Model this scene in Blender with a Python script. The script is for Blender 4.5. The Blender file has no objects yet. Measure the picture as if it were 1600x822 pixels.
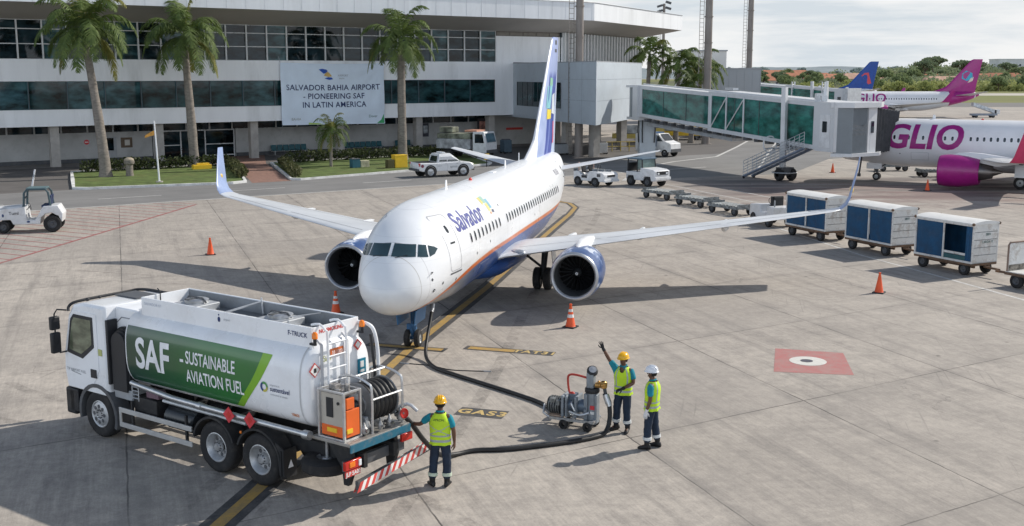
import bpy, bmesh, math, random
from math import sin, cos, pi, radians, sqrt, atan2
from mathutils import Vector, Matrix, noise
random.seed(7)
SC = bpy.context.scene
COL = SC.collection
V = Vector

# ------------------------------------------------------------------ materials
MATS = {}
def _new(name):
    m = bpy.data.materials.new(name); m.use_nodes = True
    nt = m.node_tree; b = nt.nodes['Principled BSDF']
    return m, nt, b
def _mix(nt, fac, a, b, blend='MIX'):
    n = nt.nodes.new('ShaderNodeMix'); n.data_type = 'RGBA'; n.blend_type = blend
    for s, v in ((n.inputs[0], fac), (n.inputs[6], a), (n.inputs[7], b)):
        if hasattr(v, 'is_output') or isinstance(v, bpy.types.NodeSocket): nt.links.new(v, s)
        elif isinstance(v, (int, float)): s.default_value = v if s == n.inputs[0] else (v, v, v, 1)
        else: s.default_value = (*v[:3], 1)
    return n.outputs[2]
def _math(nt, op, a, b=None, c=None, clamp=False):
    n = nt.nodes.new('ShaderNodeMath'); n.operation = op; n.use_clamp = clamp
    for i, v in enumerate((a, b, c)):
        if v is None: continue
        if isinstance(v, bpy.types.NodeSocket): nt.links.new(v, n.inputs[i])
        else: n.inputs[i].default_value = v
    return n.outputs[0]
def _noise(nt, vec, scale, detail=4, rough=.55):
    n = nt.nodes.new('ShaderNodeTexNoise'); n.inputs['Scale'].default_value = scale
    n.inputs['Detail'].default_value = detail; n.inputs['Roughness'].default_value = rough
    if vec is not None: nt.links.new(vec, n.inputs['Vector'])
    return n.outputs[0]
def _map(nt, vec, scale=(1, 1, 1), rot=(0, 0, 0), loc=(0, 0, 0)):
    n = nt.nodes.new('ShaderNodeMapping'); nt.links.new(vec, n.inputs[0])
    n.inputs['Scale'].default_value = scale; n.inputs['Rotation'].default_value = rot; n.inputs['Location'].default_value = loc
    return n.outputs[0]
def _range(nt, v, a, b, c=0., d=1.):
    n = nt.nodes.new('ShaderNodeMapRange'); nt.links.new(v, n.inputs[0])
    for i, q in enumerate((a, b, c, d)): n.inputs[i + 1].default_value = q
    return n.outputs[0]
def _obj(nt):
    return nt.nodes.new('ShaderNodeTexCoord').outputs['Object']
def _geo(nt):
    return nt.nodes.new('ShaderNodeNewGeometry').outputs['Position']
def _sep(nt, vec):
    n = nt.nodes.new('ShaderNodeSeparateXYZ'); nt.links.new(vec, n.inputs[0]); return n.outputs
def _bump(nt, b, h, strength=.3, dist=.02):
    n = nt.nodes.new('ShaderNodeBump'); n.inputs['Strength'].default_value = strength; n.inputs['Distance'].default_value = dist
    nt.links.new(h, n.inputs['Height']); nt.links.new(n.outputs[0], b.inputs['Normal'])

def M(name, base, rough=.55, metal=0., var=.14, scale=2.5, dirt=None, dirtamt=.35, dscale=1.3, bump=0., bscale=30., coat=0., spec=.4, stretch=(1, 1, 1)):
    """procedural paint / metal / fabric with uneven colour, stains and optional bump"""
    if name in MATS: return MATS[name]
    m, nt, b = _new(name)
    o = _map(nt, _obj(nt), stretch)
    n1 = _noise(nt, o, scale, 5, .6)
    lo = tuple(max(0, c * (1 - var)) for c in base); hi = tuple(min(1, c * (1 + var)) for c in base)
    col = _mix(nt, _range(nt, n1, .3, .7), lo, hi)
    if dirt:
        n2 = _noise(nt, o, dscale, 6, .7)
        col = _mix(nt, _range(nt, n2, .5, .72, 0, dirtamt), col, dirt)
    nt.links.new(col, b.inputs['Base Color'])
    nt.links.new(_range(nt, n1, .2, .8, max(.02, rough - .1), min(1, rough + .1)), b.inputs['Roughness'])
    b.inputs['Metallic'].default_value = metal
    b.inputs['Specular IOR Level'].default_value = spec
    if coat: b.inputs['Coat Weight'].default_value = coat; b.inputs['Coat Roughness'].default_value = .08
    if bump: _bump(nt, b, _noise(nt, o, bscale, 4, .6), bump, .01)
    MATS[name] = m
    return m

def glass(name, base, rough=.06, var=.5, scale=.6, wob=.02, spec=.8, lo=.35, hi=.7):
    if name in MATS: return MATS[name]
    m, nt, b = _new(name); o = _obj(nt)
    n = _noise(nt, _map(nt, o, (1, 1, 2.2)), scale, 4, .6)
    col = _mix(nt, _range(nt, n, lo, hi), tuple(c * max(0, 1 - var) for c in base), tuple(c * (1 + var) for c in base))
    nt.links.new(col, b.inputs['Base Color'])
    b.inputs['Roughness'].default_value = rough; b.inputs['Specular IOR Level'].default_value = spec
    _bump(nt, b, _noise(nt, o, .8, 2), .15, wob)
    MATS[name] = m
    return m

# ------------------------------------------------------------------ mesh builder
class MB:
    def __init__(s): s.v = []; s.f = []; s.m = []
    def add(s, vs, fs, mi=0, T=None):
        k = len(s.v)
        s.v += [tuple(T @ V(p)) if T else tuple(p) for p in vs]
        s.f += [tuple(i + k for i in f) for f in fs]
        s.m += [mi] * len(fs) if isinstance(mi, int) else list(mi)
        return s
    def box(s, c, d, mi=0, rz=0., rx=0., ry=0., taper=1.):
        hx, hy, hz = d[0] / 2, d[1] / 2, d[2] / 2
        vs = [(-hx, -hy, -hz), (hx, -hy, -hz), (hx, hy, -hz), (-hx, hy, -hz)] + [(-hx * taper, -hy * taper, hz), (hx * taper, -hy * taper, hz), (hx * taper, hy * taper, hz), (-hx * taper, hy * taper, hz)]
        T = Matrix.Translation(c) @ Matrix.Rotation(rz, 4, 'Z') @ Matrix.Rotation(ry, 4, 'Y') @ Matrix.Rotation(rx, 4, 'X')
        return s.add(vs, [(0, 3, 2, 1), (4, 5, 6, 7), (0, 1, 5, 4), (1, 2, 6, 5), (2, 3, 7, 6), (3, 0, 4, 7)], mi, T)
    def loft(s, rings, mi=0, cap=True, closed=True, loop=False):
        n = len(rings[0]); k = len(s.v); R = len(rings)
        for r in rings: s.v += [tuple(p) for p in r]
        for a in range(R if loop else R - 1):
            b = (a + 1) % R
            for i in range(n if closed else n - 1):
                j = (i + 1) % n
                s.f.append((k + a * n + i, k + a * n + j, k + b * n + j, k + b * n + i)); s.m.append(mi)
        if cap and closed and not loop:
            s.f.append(tuple(k + i for i in reversed(range(n)))); s.m.append(mi)
            s.f.append(tuple(k + (R - 1) * n + i for i in range(n))); s.m.append(mi)
        return s
    def tube(s, pts, r, n=8, mi=0, cap=True, smooth=0, loop=False):
        pts = [V(p) for p in pts]
        rad = r if isinstance(r, (list, tuple)) else [r] * len(pts)
        if smooth: pts, rad = crom(pts, rad, smooth)
        rings = []; up = None
        for i, p in enumerate(pts):
            if loop: d = pts[(i + 1) % len(pts)] - pts[i - 1]
            else: d = pts[min(i + 1, len(pts) - 1)] - pts[max(i - 1, 0)]
            if d.length < 1e-9: d = V((0, 0, 1))
            d.normalize()
            if up is None:
                up = V((0, 0, 1)) if abs(d.z) < .9 else V((1, 0, 0))
            a = d.cross(up)
            if a.length < 1e-4: a = d.cross(V((.3, 1, .2)))
            a.normalize(); b = a.cross(d).normalized(); up = b
            rings.append([p + (a * cos(2 * pi * q / n) + b * sin(2 * pi * q / n)) * rad[i] for q in range(n)])
        return s.loft(rings, mi, cap, True, loop)
    def cyl(s, p0, p1, r0, r1=None, n=16, mi=0, cap=True):
        return s.tube([p0, p1], [r0, r0 if r1 is None else r1], n, mi, cap)
    def lathe(s, o, axis, prof, n=24, mi=0, a0=0., a1=2 * pi):
        """prof = [(distance along axis, radius)]; mi may be a list per profile segment"""
        ax = V(axis).normalized(); u = ax.orthogonal().normalized(); w = ax.cross(u); o = V(o)
        full = abs(a1 - a0 - 2 * pi) < 1e-6; k = len(s.v); c = n if full else n + 1
        for d, r in prof:
            for q in range(c):
                a = a0 + (a1 - a0) * q / n
                s.v.append(tuple(o + ax * d + (u * cos(a) + w * sin(a)) * max(r, 1e-4)))
        for i in range(len(prof) - 1):
            for q in range(n):
                j = (q + 1) % c
                s.f.append((k + i * c + q, k + i * c + j, k + (i + 1) * c + j, k + (i + 1) * c + q))
                s.m.append(mi[i] if isinstance(mi, (list, tuple)) else mi)
        return s
    def prism(s, poly, z0, z1, mi=0, T=None, side=None):
        n = len(poly); vs = [(p[0], p[1], z0) for p in poly] + [(p[0], p[1], z1) for p in poly]
        fs = [tuple(reversed(range(n))), tuple(range(n, 2 * n))] + [(i, (i + 1) % n, n + (i + 1) % n, n + i) for i in range(n)]
        ms = [mi, mi] + [mi if side is None else side] * n
        return s.add(vs, fs, ms, T)
    def quad(s, a, b, c, d, mi=0): return s.add([a, b, c, d], [(0, 1, 2, 3)], mi)
    def ell(s, c, r, n=16, m=10, mi=0, z0=-1., z1=1.):
        rings = []
        t0, t1 = math.asin(max(-1, z0)), math.asin(min(1, z1))
        for i in range(m + 1):
            t = t0 + (t1 - t0) * i / m
            rings.append([(c[0] + r[0] * max(cos(t), .002) * cos(2 * pi * q / n), c[1] + r[1] * max(cos(t), .002) * sin(2 * pi * q / n), c[2] + r[2] * sin(t)) for q in range(n)])
        return s.loft(rings, mi)
    def mapv(s, fn): s.v = [tuple(fn(V(p))) for p in s.v]; return s
    def mesh(s, name, mats, smooth=40):
        me = bpy.data.meshes.new(name)
        me.from_pydata(s.v, [], s.f)
        for m in mats: me.materials.append(m)
        me.polygons.foreach_set('material_index', s.m)
        if smooth:
            me.polygons.foreach_set('use_smooth', [True] * len(me.polygons))
            me.set_sharp_from_angle(angle=radians(smooth))
        me.update()
        return me
    def build(s, name, mats, parent=None, smooth=40, bevel=0., fix=True):
        if not isinstance(mats, (list, tuple)): mats = [mats]
        me = s.mesh(name, mats, smooth)
        if fix:
            bm = bmesh.new(); bm.from_mesh(me); bmesh.ops.recalc_face_normals(bm, faces=bm.faces); bm.to_mesh(me); bm.free()
        o = bpy.data.objects.new(name, me); COL.objects.link(o)
        if parent is not None: o.parent = parent
        if bevel:
            md = o.modifiers.new('bevel', 'BEVEL'); md.width = bevel; md.segments = 2; md.limit_method = 'ANGLE'; md.angle_limit = radians(50)
        return o

def crom(pts, rad, k):
    out, ro = [], []
    n = len(pts)
    for i in range(n - 1):
        p0, p1, p2, p3 = pts[max(i - 1, 0)], pts[i], pts[i + 1], pts[min(i + 2, n - 1)]
        for q in range(k):
            t = q / k
            out.append(.5 * ((2 * p1) + (p2 - p0) * t + (2 * p0 - 5 * p1 + 4 * p2 - p3) * t * t + (3 * p1 - p0 - 3 * p2 + p3) * t ** 3))
            ro.append(rad[i] + (rad[i + 1] - rad[i]) * t)
    out.append(pts[-1]); ro.append(rad[-1])
    return out, ro

def pchip(xs, ys):
    n = len(xs); h = [xs[i + 1] - xs[i] for i in range(n - 1)]; d = [(ys[i + 1] - ys[i]) / h[i] for i in range(n - 1)]
    m = [d[0]] + [0 if d[i - 1] * d[i] <= 0 else 2 * d[i - 1] * d[i] / (d[i - 1] + d[i]) for i in range(1, n - 1)] + [d[-1]]
    def f(x):
        x = min(max(x, xs[0]), xs[-1]); i = 0
        while i < n - 2 and x > xs[i + 1]: i += 1
        t = (x - xs[i]) / h[i]
        return (2 * t ** 3 - 3 * t * t + 1) * ys[i] + (t ** 3 - 2 * t * t + t) * h[i] * m[i] + (-2 * t ** 3 + 3 * t * t) * ys[i + 1] + (t ** 3 - t * t) * h[i] * m[i + 1]
    return f

# ------------------------------------------------------------------ things
def tag(o, label=None, cat=None, group=None, kind=None):
    if label: o['label'] = label
    if cat: o['category'] = cat
    if group: o['group'] = group
    if kind: o['kind'] = kind
    return o
def thing(name, label, cat, loc=(0, 0, 0), rz=0., group=None):
    o = bpy.data.objects.new(name, None); COL.objects.link(o); o.empty_display_size = .2
    o.location = loc; o.rotation_euler = (0, 0, rz)
    return tag(o, label, cat, group)
def struct(name, mb, mats, smooth=0, fix=True):
    return tag(mb.build(name, mats, None, smooth, fix=fix), kind='structure')
def kids(o): return [c for c in bpy.data.objects if c.parent == o]
def dup(root, loc, rz, label, group=None, scale=None):
    def cp(o, par):
        c = o.copy(); COL.objects.link(c); c.parent = par
        for ch in kids(o): cp(ch, c)
        return c
    r = cp(root, None); r.location = loc; r.rotation_euler = (0, 0, rz); r['label'] = label
    if group: r['group'] = group
    if scale: r.scale = (scale, scale, scale)
    return r

_tcache = {}
def text_mesh(s, size, bold=0., shear=0., align='CENTER', space=1., cuts=0):
    """flat lettering as (verts 2d, faces)"""
    key = (s, size, bold, shear, align, space, cuts)
    if key in _tcache: return _tcache[key]
    cu = bpy.data.curves.new('lettering', 'FONT'); cu.body = s; cu.size = size; cu.offset = bold * size; cu.shear = shear
    cu.align_x = align; cu.align_y = 'CENTER'; cu.space_character = space; cu.resolution_u = 4; cu.fill_mode = 'FRONT'
    ob = bpy.data.objects.new('lettering', cu); COL.objects.link(ob)
    dg = bpy.context.evaluated_depsgraph_get(); dg.update()
    me = bpy.data.meshes.new_from_object(ob.evaluated_get(dg))
    bm = bmesh.new(); bm.from_mesh(me)
    bmesh.ops.triangulate(bm, faces=bm.faces)
    for _ in range(cuts):
        es = [e for e in bm.edges if e.calc_length() > size * .12]
        if es: bmesh.ops.subdivide_edges(bm, edges=es, cuts=1); bmesh.ops.triangulate(bm, faces=bm.faces)
    bm.verts.index_update()
    r = ([(v.co.x, v.co.y) for v in bm.verts], [tuple(v.index for v in f.verts) for f in bm.faces])
    bm.free(); bpy.data.objects.remove(ob); bpy.data.curves.remove(cu); bpy.data.meshes.remove(me)
    _tcache[key] = r
    return r
def put_text(mb, s, size, fn, mi=0, **k):
    vs, fs = text_mesh(s, size, **k)
    mb.add([fn(u, v) for u, v in vs], fs, mi)
def plane_fn(o, ux, uy, off=(0, 0, 0)):
    o, ux, uy = V(o) + V(off), V(ux), V(uy)
    return lambda u, v: o + ux * u + uy * v

# base palette (real-world albedo)
WHITE = M('white_paint', (.82, .83, .845), .35, var=.05, dirt=(.5, .47, .42), dirtamt=.25)
OFFW = M('weathered_white_paint', (.68, .68, .66), .5, var=.14, dirt=(.26, .19, .13), dirtamt=.75, dscale=2.6)
DARK = M('black_plastic', (.022, .023, .026), .55, var=.3)
RUBBER = M('tyre_rubber', (.018, .018, .019), .8, var=.3, dirt=(.10, .09, .08), dirtamt=.4, dscale=3, bump=.2)
STEEL = M('brushed_steel', (.55, .56, .57), .38, .85, var=.15, scale=8)
GALV = M('galvanised_steel', (.48, .50, .52), .5, .5, var=.15, dirt=(.25, .22, .18), dirtamt=.3)
GREY = M('grey_paint', (.33, .35, .37), .5, var=.1, dirt=(.2, .18, .15), dirtamt=.3)
DGREY = M('dark_grey_paint', (.075, .08, .088), .5, var=.2, dirt=(.16, .14, .12), dirtamt=.35, dscale=3)
RED = M('red_paint', (.55, .04, .03), .45)
REDFLAG = M('red_sign_paint', (.62, .05, .06), .5)
ORANGE = M('orange_cone_plastic', (.80, .11, .03), .5, var=.12, dirt=(.2, .08, .05), dirtamt=.3, dscale=5)
YELLOW = M('yellow_paint', (.78, .50, .03), .45, var=.12, dirt=(.3, .2, .08), dirtamt=.3)
GLASSD = glass('dark_vehicle_glass', (.016, .024, .03), .05)
AMBER = M('amber_lens', (.85, .22, .02), .2)
LAMPW = M('clear_lamp_lens', (.75, .78, .8), .12)
BLUEC = M('blue_curtain_vinyl', (.006, .062, .145), .65, var=.25, scale=3, dirt=(.05, .09, .15), dirtamt=.5, bump=.4, bscale=5)
RUST = M('rusty_chassis_steel', (.14, .09, .06), .75, var=.4, scale=6, dirt=(.3, .15, .07), dirtamt=.6, dscale=4)
# ================================================================== camera, light, sky
cam = bpy.data.cameras.new('camera'); co = bpy.data.objects.new('camera', cam); COL.objects.link(co)
co.location = (0, 0, 7.8); co.rotation_euler = (radians(90) - math.atan((411 - 114) / 1750), 0, 0)
cam.sensor_width = 36; cam.lens = 36 * 1750 / 1600; cam.clip_end = 9000; cam.clip_start = .2
SC.camera = co
SUN_AZ = V((.88, .475, 0)).normalized(); SUN_EL = radians(38)
sun = bpy.data.lights.new('sun', 'SUN'); so = bpy.data.objects.new('sun', sun); COL.objects.link(so)
sun.energy = 4.5; sun.angle = radians(.6); sun.color = (1, .945, .865)
sd = V((SUN_AZ.x * cos(SUN_EL), SUN_AZ.y * cos(SUN_EL), sin(SUN_EL)))
so.rotation_euler = sd.to_track_quat('Z', 'Y').to_euler(); so.location = (40, 30, 60)
SC.view_settings.view_transform = 'Standard'; SC.view_settings.look = 'None'; SC.view_settings.exposure = 0; SC.view_settings.gamma = 1
w = bpy.data.worlds.new('World'); SC.world = w; w.use_nodes = True
nt = w.node_tree; nt.nodes.clear()
sky = nt.nodes.new('ShaderNodeTexSky'); sky.sky_type = 'NISHITA'; sky.sun_disc = False
sky.sun_elevation = SUN_EL; sky.sun_rotation = atan2(SUN_AZ.x, SUN_AZ.y); sky.air_density = 1.2; sky.dust_density = 2.5
b1 = nt.nodes.new('ShaderNodeBackground'); b1.inputs[1].default_value = .06; nt.links.new(sky.outputs[0], b1.inputs[0])
b2 = nt.nodes.new('ShaderNodeBackground'); b2.inputs[1].default_value = 1.
tc = nt.nodes.new('ShaderNodeTexCoord').outputs['Generated']
z = _sep(nt, tc)[2]
mp = _map(nt, tc, (1.6, 1.6, 9))
cl = _noise(nt, mp, 3.4, 9, .58)
cl2 = _noise(nt, _map(nt, tc, (1, 1, 14)), 5.5, 6, .6)
ccol = _mix(nt, _range(nt, cl, .40, .60), (.68, .745, .80), (.92, .93, .935))
ccol = _mix(nt, _range(nt, cl2, .45, .68, 0, .7), ccol, (.97, .97, .96))
# cloud deck is brightest low down, thinner overhead
ccol = _mix(nt, _range(nt, z, .12, .55), ccol, (.22, .29, .42))
# unseen sky opposite the sun, gain added to fill the shaded fronts
sx, sy, sz = _sep(nt, tc)
opp = _math(nt, 'ADD', _math(nt, 'MULTIPLY', sx, -.45), _math(nt, 'MULTIPLY', sy, -.89))
gain = _math(nt, 'MULTIPLY', _range(nt, opp, -.25, .6, 0, 1.15), _range(nt, z, .35, .7, 1, .15))
ccol = _mix(nt, 1., ccol, _mix(nt, gain, (1, 1, 1), (2.0, 2.1, 2.22)), 'MULTIPLY')
nt.links.new(ccol, b2.inputs[0])
ms = nt.nodes.new('ShaderNodeMixShader')
nt.links.new(_range(nt, z, .15, .7, .97, .45), ms.inputs[0])
nt.links.new(b1.outputs[0], ms.inputs[1]); nt.links.new(b2.outputs[0], ms.inputs[2])
wo = nt.nodes.new('ShaderNodeOutputWorld'); nt.links.new(ms.outputs[0], wo.inputs[0])

# ================================================================== ground materials
def apron_mat():
    m, nt, b = _new('apron_concrete'); p = _geo(nt)
    big = _noise(nt, p, .09, 5, .6); mid = _noise(nt, p, .55, 6, .65); fine = _noise(nt, p, 9, 4, .7)
    st = _noise(nt, _map(nt, _map(nt, p, (1, 1, 1), (0, 0, radians(70.7))), (.10, 1.6, 1)), 1.2, 6, .65)
    st2 = _noise(nt, _map(nt, _map(nt, p, (1, 1, 1), (0, 0, radians(-32))), (.12, 1.1, 1)), .8, 5, .7)
    col = _mix(nt, _range(nt, big, .3, .7), (.395, .355, .31), (.53, .48, .42))
    col = _mix(nt, _range(nt, mid, .36, .68, 0, .75), col, (.32, .292, .262))
    col = _mix(nt, _range(nt, st, .50, .74, 0, .75), col, (.225, .206, .188))
    col = _mix(nt, _range(nt, st2, .54, .76, 0, .7), col, (.50, .45, .39))
    g1 = _noise(nt, p, 3.2, 10, .82); g2 = _noise(nt, _map(nt, _map(nt, p, (1, 1, 1), (0, 0, radians(70.7))), (.6, 9, 1)), 1.6, 6, .75); g3 = _noise(nt, p, 26, 3, .7)
    col = _mix(nt, 1., col, _mix(nt, _range(nt, g1, .30, .70), (.70, .70, .71), (1.24, 1.23, 1.21)), 'MULTIPLY')
    col = _mix(nt, 1., col, _mix(nt, _range(nt, g2, .30, .70), (.84, .84, .85), (1.13, 1.13, 1.12)), 'MULTIPLY')
    col = _mix(nt, 1., col, _mix(nt, _range(nt, g3, .30, .70), (.88, .88, .88), (1.1, 1.1, 1.1)), 'MULTIPLY')
    # slabs: two families of joints
    x, y, _ = _sep(nt, p)
    wob = _math(nt, 'MULTIPLY', _math(nt, 'SUBTRACT', _noise(nt, p, 1.5, 3), .5), .06)
    a = _math(nt, 'ADD', _math(nt, 'ADD', _math(nt, 'MULTIPLY', x, .944), _math(nt, 'MULTIPLY', y, .330)), _math(nt, 'ADD', wob, .2))
    c = _math(nt, 'ADD', _math(nt, 'ADD', _math(nt, 'MULTIPLY', x, -.53), _math(nt, 'MULTIPLY', y, .848)), _math(nt, 'ADD', wob, .5))
    def joint(v, per, w_):
        f = _math(nt, 'FRACT', _math(nt, 'DIVIDE', _math(nt, 'ADD', v, 1000 * per), per))
        d = _math(nt, 'MULTIPLY', _math(nt, 'MINIMUM', f, _math(nt, 'SUBTRACT', 1, f)), per)
        return d, _range(nt, d, w_, w_ * 2.4, 1, 0)
    da, ja = joint(a, 5.15, .010); dc, jc = joint(c, 6.3, .009)
    ia = _math(nt, 'FLOOR', _math(nt, 'DIVIDE', a, 5.15)); ic = _math(nt, 'FLOOR', _math(nt, 'DIVIDE', c, 6.3))
    cb = nt.nodes.new('ShaderNodeCombineXYZ'); nt.links.new(ia, cb.inputs[0]); nt.links.new(ic, cb.inputs[1])
    wn = nt.nodes.new('ShaderNodeTexWhiteNoise'); nt.links.new(cb.outputs[0], wn.inputs['Vector'])
    col = _mix(nt, _range(nt, wn.outputs[0], 0, 1, 0, .38), col, (.285, .26, .234))
    # grime that gathers along the joints
    edge = _math(nt, 'MULTIPLY', _range(nt, _math(nt, 'MINIMUM', da, dc), 0, .35, .5, 0), _range(nt, mid, .4, .65))
    col = _mix(nt, edge, col, (.20, .185, .17))
    jn = _math(nt, 'MULTIPLY', _math(nt, 'MAXIMUM', ja, _math(nt, 'MULTIPLY', jc, _range(nt, _noise(nt, p, .35, 2), .35, .5, .35, 1))), _range(nt, _noise(nt, p, .5, 3), .35, .62, .25, .9))
    col = _mix(nt, jn, col, (.075, .068, .062))
    # wandering hairline cracks and scuffs
    cw = nt.nodes.new('ShaderNodeTexVoronoi'); cw.feature = 'DISTANCE_TO_EDGE'; cw.inputs['Scale'].default_value = .16
    dsp = nt.nodes.new('ShaderNodeVectorMath'); dsp.operation = 'ADD'; nt.links.new(p, dsp.inputs[0])
    nv = nt.nodes.new('ShaderNodeTexNoise'); nv.inputs['Scale'].default_value = .5; nv.inputs['Detail'].default_value = 6; nt.links.new(p, nv.inputs['Vector'])
    sc_ = nt.nodes.new('ShaderNodeVectorMath'); sc_.operation = 'SCALE'; sc_.inputs['Scale'].default_value = 3.; nt.links.new(nv.outputs['Color'], sc_.inputs[0]); nt.links.new(sc_.outputs[0], dsp.inputs[1]); nt.links.new(dsp.outputs[0], cw.inputs['Vector'])
    crk = _math(nt, 'MULTIPLY', _range(nt, cw.outputs['Distance'], .0008, .0025, .4, 0), _range(nt, _noise(nt, p, .13, 2), .55, .62))
    col = _mix(nt, crk, col, (.12, .11, .10))
    scf = _noise(nt, _map(nt, _map(nt, p, (1, 1, 1), (0, 0, radians(-78))), (.25, 9, 1)), 1., 3, .5)
    col = _mix(nt, _math(nt, 'MULTIPLY', _range(nt, scf, .62, .72, 0, .5), _range(nt, _noise(nt, p, .22, 3), .45, .6)), col, (.20, .185, .17))
    # oil drips
    vo = nt.nodes.new('ShaderNodeTexVoronoi'); vo.inputs['Scale'].default_value = .55; nt.links.new(p, vo.inputs['Vector'])
    oil = _math(nt, 'MULTIPLY', _range(nt, vo.outputs['Distance'], .018, .05, .8, 0), _range(nt, _noise(nt, p, .2, 2), .42, .5))
    col = _mix(nt, oil, col, (.07, .065, .06))
    # worn reddish paint field towards the boarding bridges
    fx = _math(nt, 'MULTIPLY', _range(nt, x, 9, 16), _math(nt, 'MULTIPLY', _range(nt, y, 63, 71), _range(nt, y, 78, 86, 1, 0)))
    col = _mix(nt, _math(nt, 'MULTIPLY', fx, _range(nt, _noise(nt, _map(nt, p, (.25, 1, 1)), .5, 5), .33, .58, 0, .8)), col, (.185, .115, .105))
    fy = _math(nt, 'MULTIPLY', _range(nt, x, 9, 16), _math(nt, 'MULTIPLY', _range(nt, y, 70, 75), _range(nt, y, 82, 88, 1, 0)))
    col = _mix(nt, _math(nt, 'MULTIPLY', fy, _range(nt, _noise(nt, _map(nt, p, (.15, 1, 1)), .4, 5), .42, .58, 0, .8)), col, (.095, .088, .088))
    nt.links.new(col, b.inputs['Base Color'])
    nt.links.new(_range(nt, mid, .3, .7, .72, .92), b.inputs['Roughness']); b.inputs['Specular IOR Level'].default_value = .35
    h = _math(nt, 'SUBTRACT', _math(nt, 'MULTIPLY', fine, .4), _math(nt, 'MULTIPLY', jn, 1.5))
    _bump(nt, b, h, .35, .015)
    return m
def asphalt_mat(name, lo, hi):
    m, nt, b = _new(name); p = _geo(nt)
    n = _noise(nt, p, .25, 6, .65); f = _noise(nt, p, 14, 3, .7)
    s = _noise(nt, _map(nt, _map(nt, p, (1, 1, 1), (0, 0, radians(-34.6))), (.05, .7, 1)), 1.2, 5, .6)
    col = _mix(nt, _range(nt, n, .3, .7), lo, hi)
    col = _mix(nt, _range(nt, s, .5, .75, 0, .5), col, tuple(c * .55 for c in lo))
    col = _mix(nt, _range(nt, f, .3, .8, 0, .4), col, tuple(c * 1.3 for c in hi))
    nt.links.new(col, b.inputs['Base Color']); b.inputs['Roughness'].default_value = .85
    _bump(nt, b, f, .4, .01)
    return m
def marking(name, base, wear=.5, under=(.30, .275, .245)):
    m, nt, b = _new(name); p = _geo(nt)
    n = _noise(nt, p, 2.2, 6, .75); n2 = _noise(nt, p, 11, 4, .7)
    col = _mix(nt, _range(nt, n, .42, .75, 0, wear), base, under)
    col = _mix(nt, _range(nt, n2, .45, .75, 0, wear * .8), col, tuple(u * .8 for u in under))
    nt.links.new(col, b.inputs['Base Color']); b.inputs['Roughness'].default_value = .7
    return m
APRON = apron_mat()
ASPH = asphalt_mat('road_asphalt', (.145, .143, .140), (.215, .21, .203))
ASPH2 = asphalt_mat('dark_asphalt', (.085, .08, .076), (.125, .115, .108))
LINEW = marking('worn_white_line', (.62, .61, .58), .7, (.25, .24, .23))
LINEY = marking('worn_yellow_line', (.45, .28, .07), .75, (.22, .18, .12))
LINEK = marking('black_line_border', (.045, .045, .047), .5, (.2, .185, .17))
LINER = marking('worn_red_line', (.36, .085, .085), .6)
REDSQ = marking('worn_red_patch', (.43, .15, .14), .9, (.37, .27, .24))
WHITEM = marking('patch_white', (.66, .65, .60), .25)
BRICK = M('brick_paving', (.26, .15, .115), .85, var=.3, scale=4, dirt=(.16, .11, .09), dirtamt=.5, bump=.3)
KERB = M('whitewashed_kerb', (.68, .68, .66), .8, var=.2, scale=1.5, dirt=(.3, .28, .25), dirtamt=.5)
GRASS = M('lawn_grass', (.095, .135, .033), .95, var=.4, scale=1.2, dirt=(.14, .13, .045), dirtamt=.6, dscale=.5, bump=1., bscale=14)

def sheet(name, polys, z, mat):
    mb = MB()
    for p in polys:
        k = len(mb.v); mb.v += [(q[0], q[1], z) for q in p]; mb.f.append(tuple(range(k, k + len(p)))); mb.m.append(0)
    return struct(name, mb, mat, fix=False)
def strip(pts, wd):
    """quads of a painted line along a polyline"""
    out = []; L = []; R = []
    P = [V((p[0], p[1])) for p in pts]
    for i, p in enumerate(P):
        d = (P[min(i + 1, len(P) - 1)] - P[max(i - 1, 0)]).normalized(); n = V((-d.y, d.x)) * wd / 2
        L.append(p + n); R.append(p - n)
    return [[R[i], R[i + 1], L[i + 1], L[i]] for i in range(len(P) - 1)]

# terminal frame: local x along the facade, y into the building
FO = V((-38.06, 93.56)); FA = radians(34.606); FX = V((cos(FA), sin(FA))); FY = V((-sin(FA), cos(FA)))
def F(x, y): return FO + FX * x + FY * y

mb = MB(); S = 3500
mb.quad((-S, -200, 0), (S, -200, 0), (S, 2 * S, 0), (-S, 2 * S, 0))
struct('apron_ground', mb, APRON)
E4 = .004
sheet('road', [[F(-60, -30.3), F(95, -30.3), F(95, -19.6), F(-60, -19.6)]], E4, ASPH)
sheet('terminal_pavement', [[F(-60, -19.6), F(95, -19.6), F(95, 9), F(-60, 9)]], E4, ASPH2)
sheet('road_edge_line', strip([F(-60, -30.45), F(45, -30.45)], .22) + strip([F(-60, -27.6 + .9), F(-9, -26.7)], .12), E4 * 2, LINEW)
dash = []
for x in (-13, -3.5, 5, 15, 25):
    dash += strip([F(x, -26.4), F(x + 4, -26.4)], .16)
dash += strip([F(14, -20.5), F(33, -20.5)], .1)
sheet('road_dashes', dash, E4 * 2, LINEW)
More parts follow.
